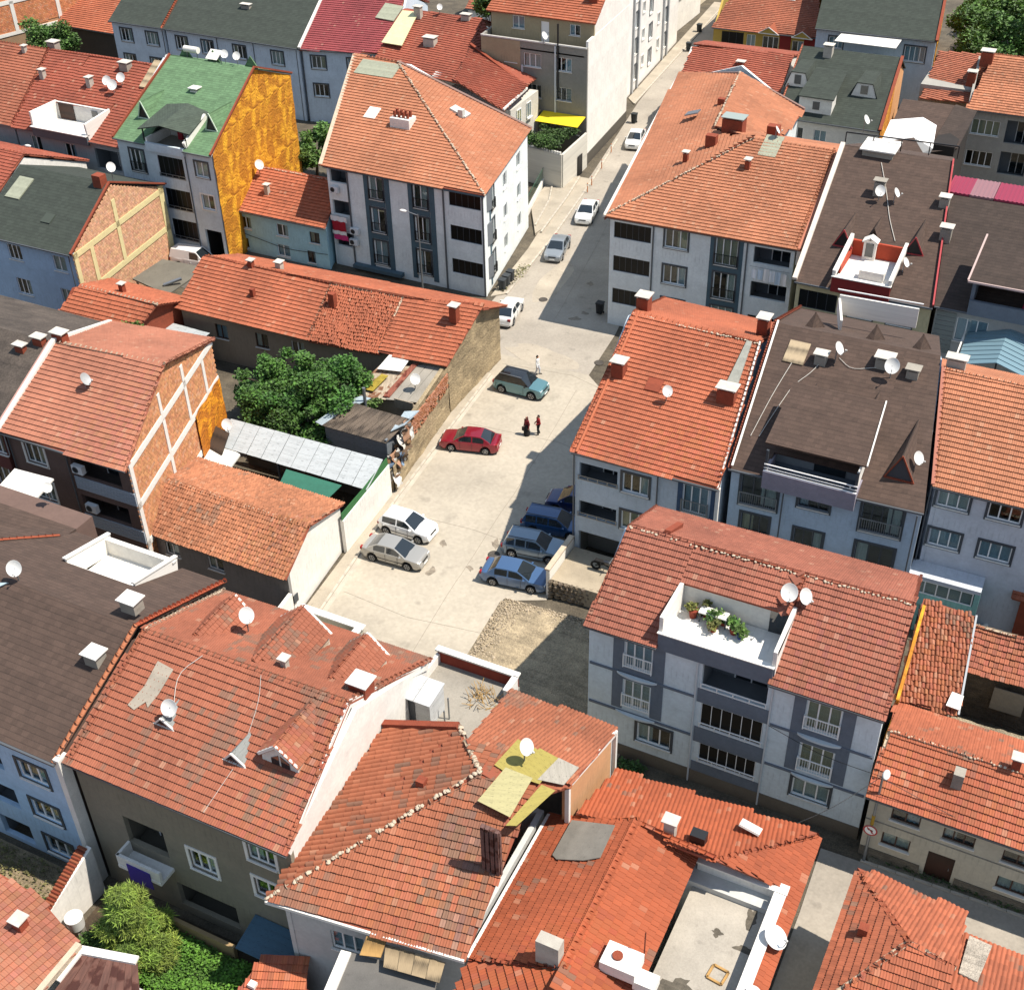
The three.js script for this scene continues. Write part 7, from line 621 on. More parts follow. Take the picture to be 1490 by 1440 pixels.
// N7: low yellow and red house with little eave gables
{ const h = gable({ name: 'row_house', label: 'low yellow and dark red house with small gables in the eave of its tiled roof', fl: [-14.8, -91], fr: [-1.6, -91.8], bl: [-18.6, -113], br: [-5, -113], rl: [-14.5, -102], rr: [-4.6, -102], he: 5, hr: 8.6, mat: paint('ochre_plaster', '#b39a4c'), roof: { tone: 'brick', vary: .12 }, S: [[-13.6, 2.9, 2.8, 1.7, 'L', { posts: 3 }], [-10.4, 2.9, 1.1, 1.6, 'c'], [-8.4, 2.7, 2.0, 1.8, 'c'], [-4.7, 2.9, 1.4, 1.4, 'c']] }); onWall(h.t, h.FL, h.FR, 'red_panel', [[8.4, 0, 1.4, 4.8], [11.4, 0, 1.4, 4.8]], .04, paint('dark_red_plaster', '#8a2a26')); for (const x of [-7.6, -3.4]) spike(h, x, -91.2, 2.6, .8, h.R && tileMat(tone('#b5603f')), paint('ochre_plaster', '#b39a4c'), { trim: TRIM }); skylight(h, -7.2, -98.6, 1.4, 1.4, TRIM); chimney(h, -11.2, -99, { w: .9, d: .7, ht: .7, kind: 'white' }); h.R.finish(); }
// N8: big dark green roof with orange-yellow foamed side
{ const h = gable({ name: 'apartment_building', label: 'blue-grey house with large dark green roof, white terrace canopy and orange-yellow side wall', fl: [-.6, -85.7], fr: [13.2, -86.1], bl: [-5, -113], br: [9.5, -113], rl: [-2.8, -99.5], rr: [11.4, -99.5], he: 8, hr: 13.2, mat: paint('n8_wall', '#bcc8d4'), matE: paint('peach_wall', '#d9a270'), roof: SHG, ...noShingleRidge, S: [[1.1, 5.9, 1.6, 1.3, 'd'], [9.8, 5.4, 2.3, 1.7, 'd']] }); const { t } = h; add(t, 'terrace_canopy', slab([[2.2, 7.4, -84.0], [9.2, 7.4, -84.0], [9.4, 7.9, -86.2], [2.6, 7.9, -86.2]], .08), TRIM); add(t, 'terrace_box', box(6, 3.8, -84.8, 6.6, 1.4, 2.0), paint('pale_teal', '#a9c4cc')); add(h.R.g, 'roof_window', slab([[6.2, 12.9, -96.5], [7.4, 12.9, -96.5], [7.4, 13.5, -98.5], [6.2, 13.5, -98.5]], .2), TRIM); const { F, L } = frameOf(h.FR, h.BR); const g = new THREE.PlaneGeometry(1, 1, 40, 16), p = g.attributes.position, uv = g.attributes.uv; for (let i = 0; i < p.count; i++) { const a = p.getX(i) + .5, b = p.getY(i) + .5, u = 3 + a * (L - 4), top = u < h.dE ? lerp(8, 13, u / h.dE) : lerp(13, 8, (u - h.dE) / (L - h.dE)); const y = lerp(top * .35 - a * 2, top, b); p.setXYZ(i, u, y, .08 + .12 * fbm(u, y, 0, 3)); uv.setXY(i, u, y); } g.computeVertexNormals(); add(t, 'foam_coat', g.applyMatrix4(F), M('foam_orange', '#d8961c', { t: 'foam', s: 6, b: 'lumps', bs: 1.5, bh: .08, r: .8 })); add(h.R.g, 'verge_trim', bar([13.2, 8.1, -86.1], [11.4, 13.3, -99.5], .3, .2), BRICK); h.R.finish(); }
// N10: crimson roof and dark green roof with dormers
{ const h = gable({ name: 'row_house', label: 'low house with deep red tiled roof between orange hipped roof and dark green dormer roof', fl: [-10.4, -66.4], fr: [1.4, -64], bl: [-12.6, -82], br: [-.5, -82], rl: [-10.9, -73], rr: [.4, -73.6], he: 6.2, hr: 8.6, mat: WH, roof: { tone: 'red', vary: .1 } }); chimney(h, -4.6, -70.6, { w: .8, d: .6, ht: .5 }); skylight(h, -5, -69.2, 1.1, .8, TRIM); h.R.finish(); }
const N10 = gable({ name: 'row_house', label: 'house with dark green shingled roof, three white dormers and orange-yellow party wall', fl: [2.2, -62], fr: [12.85, -62.1], bl: [.5, -82], br: [11, -82], rl: [1.5, -72.2], rr: [12.1, -72.4], he: 6, hr: 10.2, mat: WH, matE: paint('peach_wall', '#d9a270'), roof: SHG, ...noShingleRidge, S: [[3.8, 3.9, 1.3, 1.2, 'c'], [6.2, 3.9, 1.3, 1.2, 'c']] });
{ const { t } = N10, m = SHG.mat; const dm = (x, z, w, ht, len) => { const y = N10.yS(x, z), g = part(t, 'dormer'); add(g, 'dormer_front', prism([x - w / 2, z], [x + w / 2, z], [[0, y - .2], [w, y - .2], [w * .78, y + ht], [w * .22, y + ht]], .1), TRIM); add(g, 'dormer_pane', prism([x - w / 2, z + .1], [x + w / 2, z + .1], [[w * .36, y + .25], [w * .64, y + .25], [w * .64, y + ht * .8], [w * .36, y + ht * .8]], .03), TINT); add(g, 'dormer_roof', [slab([[x - w * .3, y + ht, z + .2], [x + w * .3, y + ht, z + .2], [x + w * .3, y + ht + .15, z - len], [x - w * .3, y + ht + .15, z - len]], .08), slab([[x - w * .56, y - .2, z + .15], [x - w * .3, y + ht, z + .15], [x - w * .3, y + ht + .15, z - len], [x - w * .5, y + .4, z - len * .4]], .06), slab([[x + w * .56, y - .2, z + .15], [x + w * .3, y + ht, z + .15], [x + w * .3, y + ht + .15, z - len], [x + w * .5, y + .4, z - len * .4]], .06)], m); }; dm(2.9, -66.5, 2.5, 1.5, 3.6); dm(9.9, -66.4, 2.7, 1.4, 3.4); const g = part(t, 'dormer'), y = N10.yS(5.8, -63.2); add(g, 'dormer_front', box(5.8, y - .2, -64, 3.4, 1.8, 1.6), TRIM); add(g, 'dormer_pane', box(5.9, y + .4, -63.17, .7, .8, .05), TINT); add(g, 'dormer_roof', slab([[4.0, y + 1.7, -62.9], [7.7, y + 1.7, -62.9], [7.5, y + 2.9, -68.5], [4.2, y + 2.9, -68.5]], .1), m); chimney(N10, 4.6, -71.3, { w: .9, d: .8, ht: 1.0, kind: 'white' }); N10.R.verge([2.25, 6.1, -62], [1.55, 10.3, -72.2], { mat: tileMat(tone('#d98a6a')) }); N10.R.trim([12.85, 6.1, -62.1], [12.1, 10.3, -72.4], .3, .2, BRICK); N10.R.finish(); const { F, L } = frameOf(N10.FR, N10.BR); const gg = new THREE.PlaneGeometry(1, 1, 30, 12), p = gg.attributes.position, uv = gg.attributes.uv; for (let i = 0; i < p.count; i++) { const u = (p.getX(i) + .5) * 9, yy = lerp(.3, 6.3 + u * .22, p.getY(i) + .5); p.setXYZ(i, u, yy, .08 + .1 * fbm(u, yy, 0, 3)); uv.setXY(i, u, yy); } gg.computeVertexNormals(); add(t, 'foam_coat', gg.applyMatrix4(F), M('foam_pale', '#eab054', { t: 'foam', s: 7, b: 'lumps', bs: 1.5, bh: .08, r: .8 })); }
// N14: grey house with orange roof at the right, brown lean roof and white canopy
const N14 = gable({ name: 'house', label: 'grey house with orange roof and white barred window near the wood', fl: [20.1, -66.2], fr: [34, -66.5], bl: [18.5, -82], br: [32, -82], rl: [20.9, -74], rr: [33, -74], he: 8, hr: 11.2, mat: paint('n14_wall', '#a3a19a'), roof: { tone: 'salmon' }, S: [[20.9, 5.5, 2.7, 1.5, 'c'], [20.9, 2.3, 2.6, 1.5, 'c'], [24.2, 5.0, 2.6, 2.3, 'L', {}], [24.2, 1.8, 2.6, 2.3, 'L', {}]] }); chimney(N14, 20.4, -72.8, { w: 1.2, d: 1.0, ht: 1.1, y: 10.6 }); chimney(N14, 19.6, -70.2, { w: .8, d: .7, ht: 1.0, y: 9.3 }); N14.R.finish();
{ const t = thing('house', 'lower orange roof leaning against the grey house near the wood', 'house', [17, 0, -75]); add(t, 'wall', box(17.2, 0, -75, 5, 8.4, 9), paint('n14_wall', '#a3a19a')); const R = new Roof(t, { tone: 'brick', vary: .2 }); R.plane([[15.2, 7.6, -68.6], [20.2, 7.8, -68.6], [20.2, 9.7, -78.5], [14.8, 9.4, -78.5]]); R.finish(); }
{ const t = thing('house', 'brown shingled low roof with dark side beside the white canopy', 'house', [17.4, 0, -58]); add(t, 'wall', [box(17.2, 0, -58, 4.6, 7.4, 7), box(20.2, 0, -58.6, 2, 8.4, 8)], M('tar_black', '#2c2724', { t: 'concrete', s: 3 })); const R = new Roof(t, SHD); R.deckOnly([[14.6, 7.4, -54.0], [18.8, 7.6, -54], [19.6, 9.6, -62.2], [14.6, 9.6, -62]], SHB.mat, .12); R.deckOnly([[18.8, 7.7, -54], [21.4, 8.2, -55], [21.6, 9.2, -62.6], [19.6, 9.7, -62.2]], SHD.mat, .12); R.finish(); }
{ const t = thing('terrace_canopy', 'white fabric canopy on posts over a roof terrace behind the brown roof with the railing', 'canopy', [18, 9, -49]); add(t, 'fabric', [slab([[15.9, 11.0, -46.6], [18.6, 11.7, -46.9], [18.4, 12.0, -51.2], [15.7, 11.5, -50.8]], .05), slab([[18.6, 11.7, -46.9], [20.3, 10.9, -47.1], [19.6, 11.2, -51.9], [18.4, 12.0, -51.2]], .05), slab([[18.6, 11.7, -46.85], [20.3, 10.9, -47.05], [20.0, 9.9, -46.9], [19.6, 10.5, -46.8]], .04)], M('canopy_white', '#e6e4e0', { r: .9 })); add(t, 'post', [box(16.1, 8, -46.8, .1, 3, .1), box(20.1, 8, -47.2, .1, 2.9, .1), box(15.9, 8, -50.7, .1, 3.4, .1), box(19.5, 8, -51.6, .1, 3.1, .1)], DARKFRAME); add(t, 'terrace', box(17.8, 0, -49, 5, 8, 6), paint('dim_plaster', '#5d5f60')); }
dish('white satellite dish on the rail between the orange roof and the white canopy', 14.2, 11.6, -47.2, 1.0, 80, { mast: .6 });
// far left: brick gable block and orange roof
{ const t = thing('house', 'block with bare orange brick gable and white concrete frame above tan render', 'house', [-96, 0, -52]); const P = [-95.5, -50.5], Q = [-90.6, -66]; const L = Math.hypot(4.9, 15.5); walls(t, [[-108, -50.5], P, Q, [-104, -66]], { h: 9.4, mat: paint('n1_grey', '#8a8880'), S: { wins: [[-97.4, 6.2, 1.2, 1.5, 'c']] }, E: { mat: paint('joint_mortar', '#b98d6a'), hL: 9.4, top: [[L / 2, 12.4]] } }); blocks(t, P, Q, [[.1, 5.4], [L, 6.4], [L, 9.2], [L / 2, 12.2], [.1, 9.2]], '#d98e62'); onWall(t, P, Q, 'concrete_beam', [[0, 8.9, L, .5], [0, 5.2, L, .4], [L * .22, 5.6, .5, 3.6], [L * .6, 5.6, .5, 5]], .12, TRIM, true); onWall(t, P, Q, 'render', [[0, 0, L, 5.2]], .04, paint('tan_render', '#9c8166')); const R = new Roof(t, { tone: 'brick' }); R.plane([[-108, 9.4, -50], [-95.3, 9.4, -50.2], [-93, 12.5, -58.2], [-106, 12.5, -58.2]]); R.finish(); }
{ const h = gable({ name: 'house', label: 'small dark-walled house with bright orange roof beside the round tree', fl: [-92, -58.6], fr: [-82.2, -58.4], bl: [-96, -76], br: [-86, -76], he: 5.4, hr: 9.0, mat: M('dark_render', '#4b443c', { t: 'plaster', s: 4 }), roof: { tone: 'orange', vary: .08 } }); h.R.finish(); }
// background houses beyond the frame of the far street
for (const [x, z, w, d, h, tn, lab] of [[-64, -84, 16, 12, 7, 'orange', 'orange roofed house behind the dark grey-green row roof'], [-36, -82, 12, 10, 8, 'brick', 'house behind the two red roof wings'], [-8, -124, 14, 12, 7, 'brick', 'brick-red roofed house behind the low yellow house'], [-44, -100, 12, 12, 7, 'red', 'red roofed house beyond the white apartment']]) { const q = gable({ name: 'house', label: lab, fl: [x - w / 2, z + d / 2], fr: [x + w / 2, z + d / 2], bl: [x - w / 2 - 1.5, z - d / 2], br: [x + w / 2 - 1.5, z - d / 2], he: h, hr: h + 2.8, mat: WH, roof: { tone: tn } }); q.R.finish(); }
// ---------------------------------------------------------------- trees and plants
const DK = [.07, .16, .022], MID = [.09, .19, .028], LT = [.1, .17, .03];
{ const cl = []; for (let i = 0; i < 72; i++) { const a = rnd() * 6.283, r = Math.sqrt(rnd()); cl.push([-15.3 + Math.cos(a) * r * 5.0, rr(2.4, 5.9) - r * .9, -.3 + Math.sin(a) * r * 4.0, rr(.45, 1.25)]); } tree('leafy_tree', 'large dark green leafy tree in the yard beside the long old house', -15.3, -.3, 0, 3.6, cl, 42000, .25, [.055, .15, .016], { r0: .28, r1: .15 }); }
{ const cl = []; for (let i = 0; i < 60; i++) { const k = i / 60, a = i * 2.4, r = lerp(1.9, .3, k) * rr(.35, 1.1); cl.push([2.9 + Math.cos(a) * r, .6 + k * 4.3 + rr(-.2, .2), 41.0 + Math.sin(a) * r, lerp(.6, .3, k) * rr(.7, 1.2)]); } tree('conifer', 'bushy olive-green conifer in the garden by the white garden wall', 2.9, 41.0, 0, 3.8, cl, 30000, .16, [.19, .28, .04], { r0: .16, needle: 1 }); }
{ const cl = []; for (let i = 0; i < 18; i++) cl.push([-88.5 + rr(-2.6, 2.6), rr(4.2, 7.2), -53.5 + rr(-2.2, 2.2), rr(.9, 1.5)]); tree('round_tree', 'round dark green tree between the brick block and the orange roof', -88.5, -53.5, 0, 5, cl, 9000, .34, DK); }
{ const cl = []; for (let i = 0; i < 16; i++) cl.push([-40.6 + rr(-1.6, 1.8), rr(2.4, 5.4), -40.5 + rr(-2.4, 2.8), rr(.6, 1.1)]); tree('leafy_tree', 'broad-leaved tree between the foam-coated wall and the salmon-roofed apartment', -40.6, -40.5, 0, 3.2, cl, 8000, .3, MID); }
for (const [i, x, z, s, lab] of [[0, 17, -104, 1, 'dark leafy tree of the wood next to the large dark green roof'], [1, 24, -101, 1.1, 'brighter leafy tree of the wood above the orange roof'], [2, 31, -104, 1.2, 'tall leafy tree of the wood beyond the orange roof with brick chimneys'], [3, 20, -114, 1.2, 'tree deeper in the wood behind the dark leafy one'], [4, 29, -116, 1.3, 'largest tree standing deepest in the wood'], [5, 16.5, -96.5, .95, 'dark tree of the wood close beside the orange-yellow side wall'], [6, 36, -98, 1.2, 'outermost tree of the wood beyond the grey house']]) { const cl = []; for (let k = 0; k < 20; k++) cl.push([x + rr(-3.6, 3.6) * s, rr(2.2, 9) * s, z + rr(-3.4, 3.4) * s, rr(1.1, 1.9) * s]); tree('wood_tree', lab, x, z, 0, 5 * s, cl, 9000, .42, i === 1 ? MID : DK, { group: 'trees of the wood behind the houses' }); }
{ const cl = []; for (let i = 0; i < 8; i++) cl.push([-34.8 + rr(-1.2, 1.2), rr(10.4, 12), -70 + rr(-1.2, 1.2), rr(.7, 1.1)]); tree('leafy_tree', 'treetop showing behind the two red roof wings', -34.8, -70, 0, 10.5, cl, 3000, .34, DK); }
{ const t = thing('creeper', 'creeper bush hanging on the small patched orange roof', 'shrub', [-31.6, 0, -1.4]); const cl = []; for (let i = 0; i < 8; i++) cl.push([-31.8 + rr(-.9, .7), rr(3.4, 5.0), -1.2 + rr(-.6, .4), rr(.3, .5)]); foliage(t, 'leaves', cl, 1600, .2, LT); add(t, 'stem', rod([-31.6, 0, -1.1], [-31.6, 4.2, -1.2], .06), M('bark', '#5a4a3a')); }
{ const t = thing('shed_weeds', 'tuft of weeds growing on the shed roof by the ruined wall', 'weeds', [-9.6, 3.3, -.9]); const cl = []; for (let i = 0; i < 6; i++) cl.push([-9.6 + rr(-1.0, 1.0), 3.6, -1.0 + rr(-.3, .3), rr(.2, .32)]); foliage(t, 'leaves', cl, 900, .16, LT); }
function patch(label, x0, x1, z0, z1, n, size, col, hgt, test) { const I = new THREE.InstancedMesh(LEAF, LEAFMAT, n); I.name = numbered('garden_greens'); I.userData = { kind: 'stuff', label, category: 'plants' }; shadows(I); const c = new THREE.Color(), q = new THREE.Quaternion(), e = new THREE.Euler(); let i = 0, g = 0; while (i < n && g++ < n * 5) { const x = rr(x0, x1), z = rr(z0, z1), d = vnoise(x * 1.1, z * 1.1); if (test && !test(x, z)) continue; if (rnd() > .35 + d) continue; q.setFromEuler(e.set(rr(-1.2, .4), rnd() * 6.283, rr(-.6, .6))); const s = size * rr(.6, 1.4); I.setMatrixAt(i, new THREE.Matrix4().compose(V(x, rnd() * hgt * (.3 + d), z), q, V(s, s, s))); const v = rr(.6, 1.4) * (.7 + .6 * d); I.setColorAt(i, c.setRGB(col[0] * v, col[1] * v, col[2] * v)); i++; } I.count = i; scene.add(I); }
patch('lush low greenery filling the garden below the olive-grey house', 3.2, 11.4, 39.4, 47, 26000, .15, [.09, .22, .016], .8, (x, z) => !(x > 9.4 && z > 39.6) && !(z > 42.4 && x < 5.2 - (z - 43) * .1));
patch('small green plants in the yard strip below the light blue house', -9, -1.8, 40.9, 42.6, 3500, .18, [.05, .12, .016], .7); patch('sparse dry weeds on the straw-coloured yard', -8, -1.6, 39, 41, 700, .16, [.16, .15, .05], .3);
patch('weeds along the kerb beside the white apartment wall', -12.2, -11.2, -31.5, -26.2, 260, .2, [.14, .14, .04], .4); patch('green weeds along the foot of the cream house', 33.2, 43, 20.1, 20.6, 800, .16, [.05, .09, .02], .45); patch('green weeds at the foot of the blue-grey apartments', 19.2, 20.6, 19.9, 20.6, 500, .18, [.05, .12, .02], .5);
{ const t = thing('shrub', 'dark green shrub in front of the broken garden wall', 'shrub', [1.4, 0, 42.2]); const cl = []; for (let i = 0; i < 9; i++) cl.push([1.2 + rr(-.8, .9), rr(.4, 1.2), 42.3 + rr(-.5, .5), rr(.3, .5)]); foliage(t, 'leaves', cl, 3000, .15, MID); add(t, 'stem', rod([1.3, 0, 42.2], [1.3, .7, 42.2], .05), M('bark', '#5a4a3a')); }
// pots on the roof terrace
for (const [i, x, z, r, h, k] of [[0, 21.6, 17.0, .26, .5, 0], [1, 22.6, 17.2, .2, .35, 1], [2, 23.2, 16.9, .22, .3, 1], [3, 22.2, 16.7, .2, .3, 1], [4, 23.9, 17.3, .26, .35, 1], [5, 24.3, 17.5, .2, .3, 1], [6, 22.9, 17.6, .2, .3, 0]]) { const t = thing('potted_plant', ['tall terracotta jar with upright plant on the white roof terrace', 'small pot with flowering plant beside the white table', 'pot with spreading plant at the end of the white table', 'pot with small leafy plant behind the white table', 'large pot with bushy dark plant in the terrace centre', 'blue pot with small plant by the bushy one', 'squat terracotta pot with short plant in front of the white table'][i], 'potted plant', [x, 9.3, z], 'pots on the roof terrace'); add(t, 'pot', new THREE.CylinderGeometry(r, r * .7, h, 14).translate(x, 9.3 + h / 2, z), i === 5 ? M('blue_glaze', '#2c3f86', { r: .3 }) : tileMat(tone('#a8482c'))); const cl = []; for (let q = 0; q < 5; q++) cl.push([x + rr(-.2, .2), 9.3 + h + rr(.05, .4 + k * .1), z + rr(-.2, .2), rr(.14, .26)]); foliage(t, 'leaves', cl, 320, .15, i % 3 ? MID : [.14, .15, .03]); }
boxThing('terrace_table', 'white shelf table among pots on the roof terrace', 'table', 22.7, 9.3, 17.0, [['top', box(22.7, 9.95, 17.0, 1.5, .06, .6), TRIM], ['leg', [box(22.0, 9.3, 16.8, .06, .65, .06), box(23.4, 9.3, 16.8, .06, .65, .06), box(22.0, 9.3, 17.2, .06, .65, .06), box(23.4, 9.3, 17.2, .06, .65, .06)], DARKFRAME]]);
dish('large white satellite dish on the ridge end beside the roof terrace', 26.2, 11.5, 16.4, 1.1, 20, { mast: .4 }); dish('slightly smaller white satellite dish beside the large one at the roof terrace', 26.9, 11.2, 16.0, 1.0, 60, { mast: .4 });
// ---------------------------------------------------------------- vehicles
const TYRE = M('tyre', '#141414', { r: .95 }), RIM = M('rim', '#a9acb0', { r: .35, m: .8 }), LAMP = M('headlamp', '#d8dde0', { r: .1 }), TAIL = M('taillamp', '#8e1216', { r: .25 }), TRIMB = M('car_black', '#1b1c1e', { r: .6 }), PLATE = M('plate', '#e4e4e0', { r: .6 });
const WHEEL = new THREE.CylinderGeometry(1, 1, 1, 22).rotateX(Math.PI / 2), RIMG = (() => { const l = [new THREE.CylinderGeometry(.2, .2, 1.04, 10).rotateX(Math.PI / 2)]; for (let i = 0; i < 5; i++) l.push(new THREE.BoxGeometry(.16, .66, 1.04).translate(0, .33, 0).rotateZ(i * Math.PI * .4)); l.push(new THREE.TorusGeometry(.64, .06, 5, 20).translate(0, 0, .5), new THREE.TorusGeometry(.64, .06, 5, 20).translate(0, 0, -.5)); return merge(l); })();
function car(label, x, z, deg, s) { // deg: heading of the bonnet from +x towards -z
  const t = thing(s.name ?? 'parked_car', label, s.cat ?? 'car', [x, 0, z], 'cars parked around the square'); const g = new THREE.Group(); t.rotation.y = deg * Math.PI / 180; const L = s.L ?? 4.4, W = (s.W ?? 1.76) / 2, wb = s.wb ?? L * .6, xr = s.xr ?? -wb / 2 - .02, xf = xr + wb, r = s.r ?? .31, belt = s.belt ?? .92, H = s.H ?? 1.46, hood = s.hood ?? .86, deck = s.deck ?? .98; const a = -L / 2, b = L / 2;
  const PAINT = M('paint_' + s.col, s.col, { r: .32, m: s.metal ?? .35, cc: 1 }); const P = s.roofCol ? M('paint_' + s.roofCol, s.roofCol, { r: .25, cc: 1 }) : PAINT;
  const [g0, g1, g2, g3] = s.gh; // greenhouse x: rear base, rear roof, front roof, windscreen base
  // lower body: stations along x
  const st = [], n = 46; for (let i = 0; i <= n; i++) { const k = i / n, X = a + L * k; const e = Math.min(k, 1 - k) * L; const nose = clamp(e / .45, 0, 1), w = W * (1 - .16 * Math.pow(1 - nose, 2)) * (1 - .025 * Math.abs(k - .5) * 2); let top = X < g0 ? lerp(deck - .05, deck, clamp((X - a) / .3, 0, 1)) : X > g3 ? lerp(hood + .04, hood - .1, Math.pow((X - g3) / (b - g3), 1.6)) : belt + .03; const end = clamp(e / .16, 0, 1); top = lerp(top * .78, top, Math.sqrt(end)); let bot = lerp(.34, .2, clamp(e / .3, 0, 1)); for (const c of [xr, xf]) { const d = Math.abs(X - c); if (d < r + .07) bot = Math.max(bot, r + Math.sqrt((r + .07) ** 2 - d * d) - .0); } st.push({ X, w, top, bot }); }
  const sec = q => { const sh = Math.min(q.top - .03, belt), mid = Math.max(q.bot + .02, lerp(q.bot, sh, .45)); return [[q.bot, .93], [Math.min(q.bot + .1, mid), .985], [mid, 1], [lerp(mid, sh, .7), .985], [sh, .955], [lerp(sh, q.top, .8), .84], [q.top, .6], [q.top + .02, 0]].map(([y, k]) => [y, k * q.w]); };
  const pos = [], idx = []; const m = 8, tot = 15; for (const q of st) { const c = sec(q); for (const [y, w] of c) pos.push(q.X, y, w); for (let i = m - 2; i >= 0; i--) pos.push(q.X, c[i][0], -c[i][1]); }
  for (let i = 0; i < n; i++) for (let j = 0; j < tot - 1; j++) { const p = i * tot + j, q = p + tot; idx.push(p, q, p + 1, q, q + 1, p + 1); }
  for (const [o, f] of [[0, 1], [n * tot, -1]]) for (let j = 1; j < tot - 1; j++) idx.push(...(f > 0 ? [o, o + j, o + j + 1] : [o, o + j + 1, o + j]));
  const mk = (p, i) => { const q = new THREE.BufferGeometry(); q.setAttribute('position', new THREE.Float32BufferAttribute(p, 3)); if (i) q.setIndex(i); const u = []; for (let k = 0; k < p.length; k += 3) u.push(p[k], p[k + 1]); q.setAttribute('uv', new THREE.Float32BufferAttribute(u, 2)); q.computeVertexNormals(); return q; };
  const put = (par, name, geo, mat) => { const o = shadows(new THREE.Mesh(geo, mat)); o.name = name; par.add(o); return o; };
  put(t, 'body', toCreasedNormals(mk(pos, idx), .7), PAINT); put(t, 'underbody', lb((a + b) / 2, .3, 0, L * .94, .16, W * 1.7), TRIMB);
  // greenhouse
  const yT = X => X < g1 ? lerp(belt, H - .02, Math.pow((X - g0) / (g1 - g0), .8)) : X > g2 ? lerp(H - .03, belt - .01, Math.pow((X - g2) / (g3 - g2), 1.1)) : H - .03 * Math.pow((X - (g1 + g2) / 2) / (g2 - g1) * 2, 2); const wB = W * .945, wR = W * (s.tumble ?? .74);
  const side = (X, k, sg) => { const y = yT(X), top = lerp(wB, wR, clamp((y - belt) / (H - belt), 0, 1)); return [X, lerp(belt - .02, y, k), sg * lerp(wB, top, k)]; };
  const quad = (A0, B0, C0, D0) => [...A0, ...B0, ...C0, ...A0, ...C0, ...D0]; const paint = [], roofp = [], glassL = {}; const XS = new Set([g0, g1, g2, g3]); for (let i = 1; i < 20; i++) XS.add(lerp(g0, g3, i / 20)); for (const w of s.win) { XS.add(w[0]); XS.add(w[1]); } const xs = [...XS].sort((p, q) => p - q); const ws = [], rs = [];
  for (let i = 0; i < xs.length - 1; i++) { const x0 = xs[i], x1 = xs[i + 1], c = (x0 + x1) / 2; for (const sg of [1, -1]) { const ks = [0, .1, .88, 1]; for (let j = 0; j < 3; j++) { const q = quad(side(x0, ks[j], sg), side(x1, ks[j], sg), side(x1, ks[j + 1], sg), side(x0, ks[j + 1], sg)); const wi = s.win.findIndex(w => c > w[0] && c < w[1]); if (j === 1 && wi >= 0) (glassL[wi + '_' + sg] ??= []).push(...q); else (s.roofCol && j > 0 ? roofp : paint).push(...q); }
      }
    const e0 = side(x0, 1, 1), e1 = side(x1, 1, 1); const cr = .02; const lay = [[1, .9], [.9, .45], [.45, 0], [0, -.45], [-.45, -.9], [-.9, -1]]; for (const [p, q] of lay) { const f = (E, k) => [E[0], E[1] + cr * (1 - k * k), E[2] * k]; const qd = quad(f(e0, p), f(e1, p), f(e1, q), f(e0, q)); const edge = Math.abs(p) === 1 || Math.abs(q) === 1; if (c > g2 && !edge) ws.push(...qd); else if (c < g1 && !edge && !s.noRear) rs.push(...qd); else roofp.push(...qd); } }
  put(t, 'pillars', mk(paint), PAINT); put(t, 'roof', toCreasedNormals(mk(roofp), .6), P); put(t, 'windscreen', toCreasedNormals(mk(ws), .6), TINT); if (rs.length) put(t, 'rear_window', toCreasedNormals(mk(rs), .6), TINT); for (const k in glassL) put(t, 'side_window', mk(glassL[k]), TINT);
  for (const wx of [xr, xf]) for (const sg of [1, -1]) { const w = put(t, 'wheel', WHEEL, TYRE); w.scale.set(r, r, .2); w.position.set(wx, r, sg * (W - .11)); const rm = put(w, 'rim', RIMG, RIM); rm.scale.set(.98, .98, 1.01); }
  for (const sg of [1, -1]) { put(t, 'headlight', lb(b - .16, hood - .2, sg * W * .66, .2, .13, .34), LAMP); put(t, 'taillight', lb(a + .09, deck - .16, sg * W * .74, .16, .2, .26), TAIL); put(t, 'mirror', lb(g3 - .32, belt + .06, sg * (W + .06), .12, .11, .16), s.roofCol ? P : PAINT); }
  put(t, 'front_bumper', lb(b - .07, .36, 0, .2, .18, W * 1.5), s.trim ? TRIMB : PAINT); put(t, 'rear_bumper', lb(a + .06, .4, 0, .2, .2, W * 1.5), s.trim ? TRIMB : PAINT); put(t, 'grille', lb(b - .03, hood - .26, 0, .1, .1, W * .8), TRIMB); put(t, 'plate', lb(b + .035, .42, 0, .02, .11, .48), PLATE); put(t, 'plate', lb(a - .045, .5, 0, .02, .11, .48), PLATE);
  const seam = []; for (const sg of [1, -1]) for (const X of s.seams ?? [s.win[0][0] + .05, (s.win[0][1] + (s.win[1]?.[0] ?? s.win[0][1])) / 2, s.win[s.win.length - 1][1] - .1]) seam.push(lb(X, .62, sg * W * .995, .018, .56, .02)); put(t, 'door_seams', merge(seam), TRIMB); const hd = []; for (const sg of [1, -1]) for (const w of s.win.slice(0, 2)) hd.push(lb(w[0] + .14, .78, sg * W * 1.0, .16, .03, .03)); put(t, 'door_handle', merge(hd), PAINT); if (s.rails) for (const sg of [1, -1]) put(t, 'roof_rail', lb((g1 + g2) / 2, H + .05, sg * wR * .92, g2 - g1, .03, .04), s.rails === 'black' ? TRIMB : METAL); if (s.mould) for (const sg of [1, -1]) put(t, 'side_moulding', lb(0, .5, sg * W * 1.0, wb - 2 * r - .1, .05, .02), TRIMB);
  return t;
}
const SEDAN = { L: 4.45, wb: 2.6, gh: [-1.75, -.95, .3, 1.15], win: [[-1.2, -.35], [-.25, .7]], H: 1.43, deck: 1.0, hood: .9, belt: .94 }, HATCH = { L: 3.95, wb: 2.5, gh: [-1.9, -1.5, .15, 1.0], win: [[-1.55, -.5], [-.4, .55]], H: 1.46, deck: .95, hood: .92, belt: .95 };
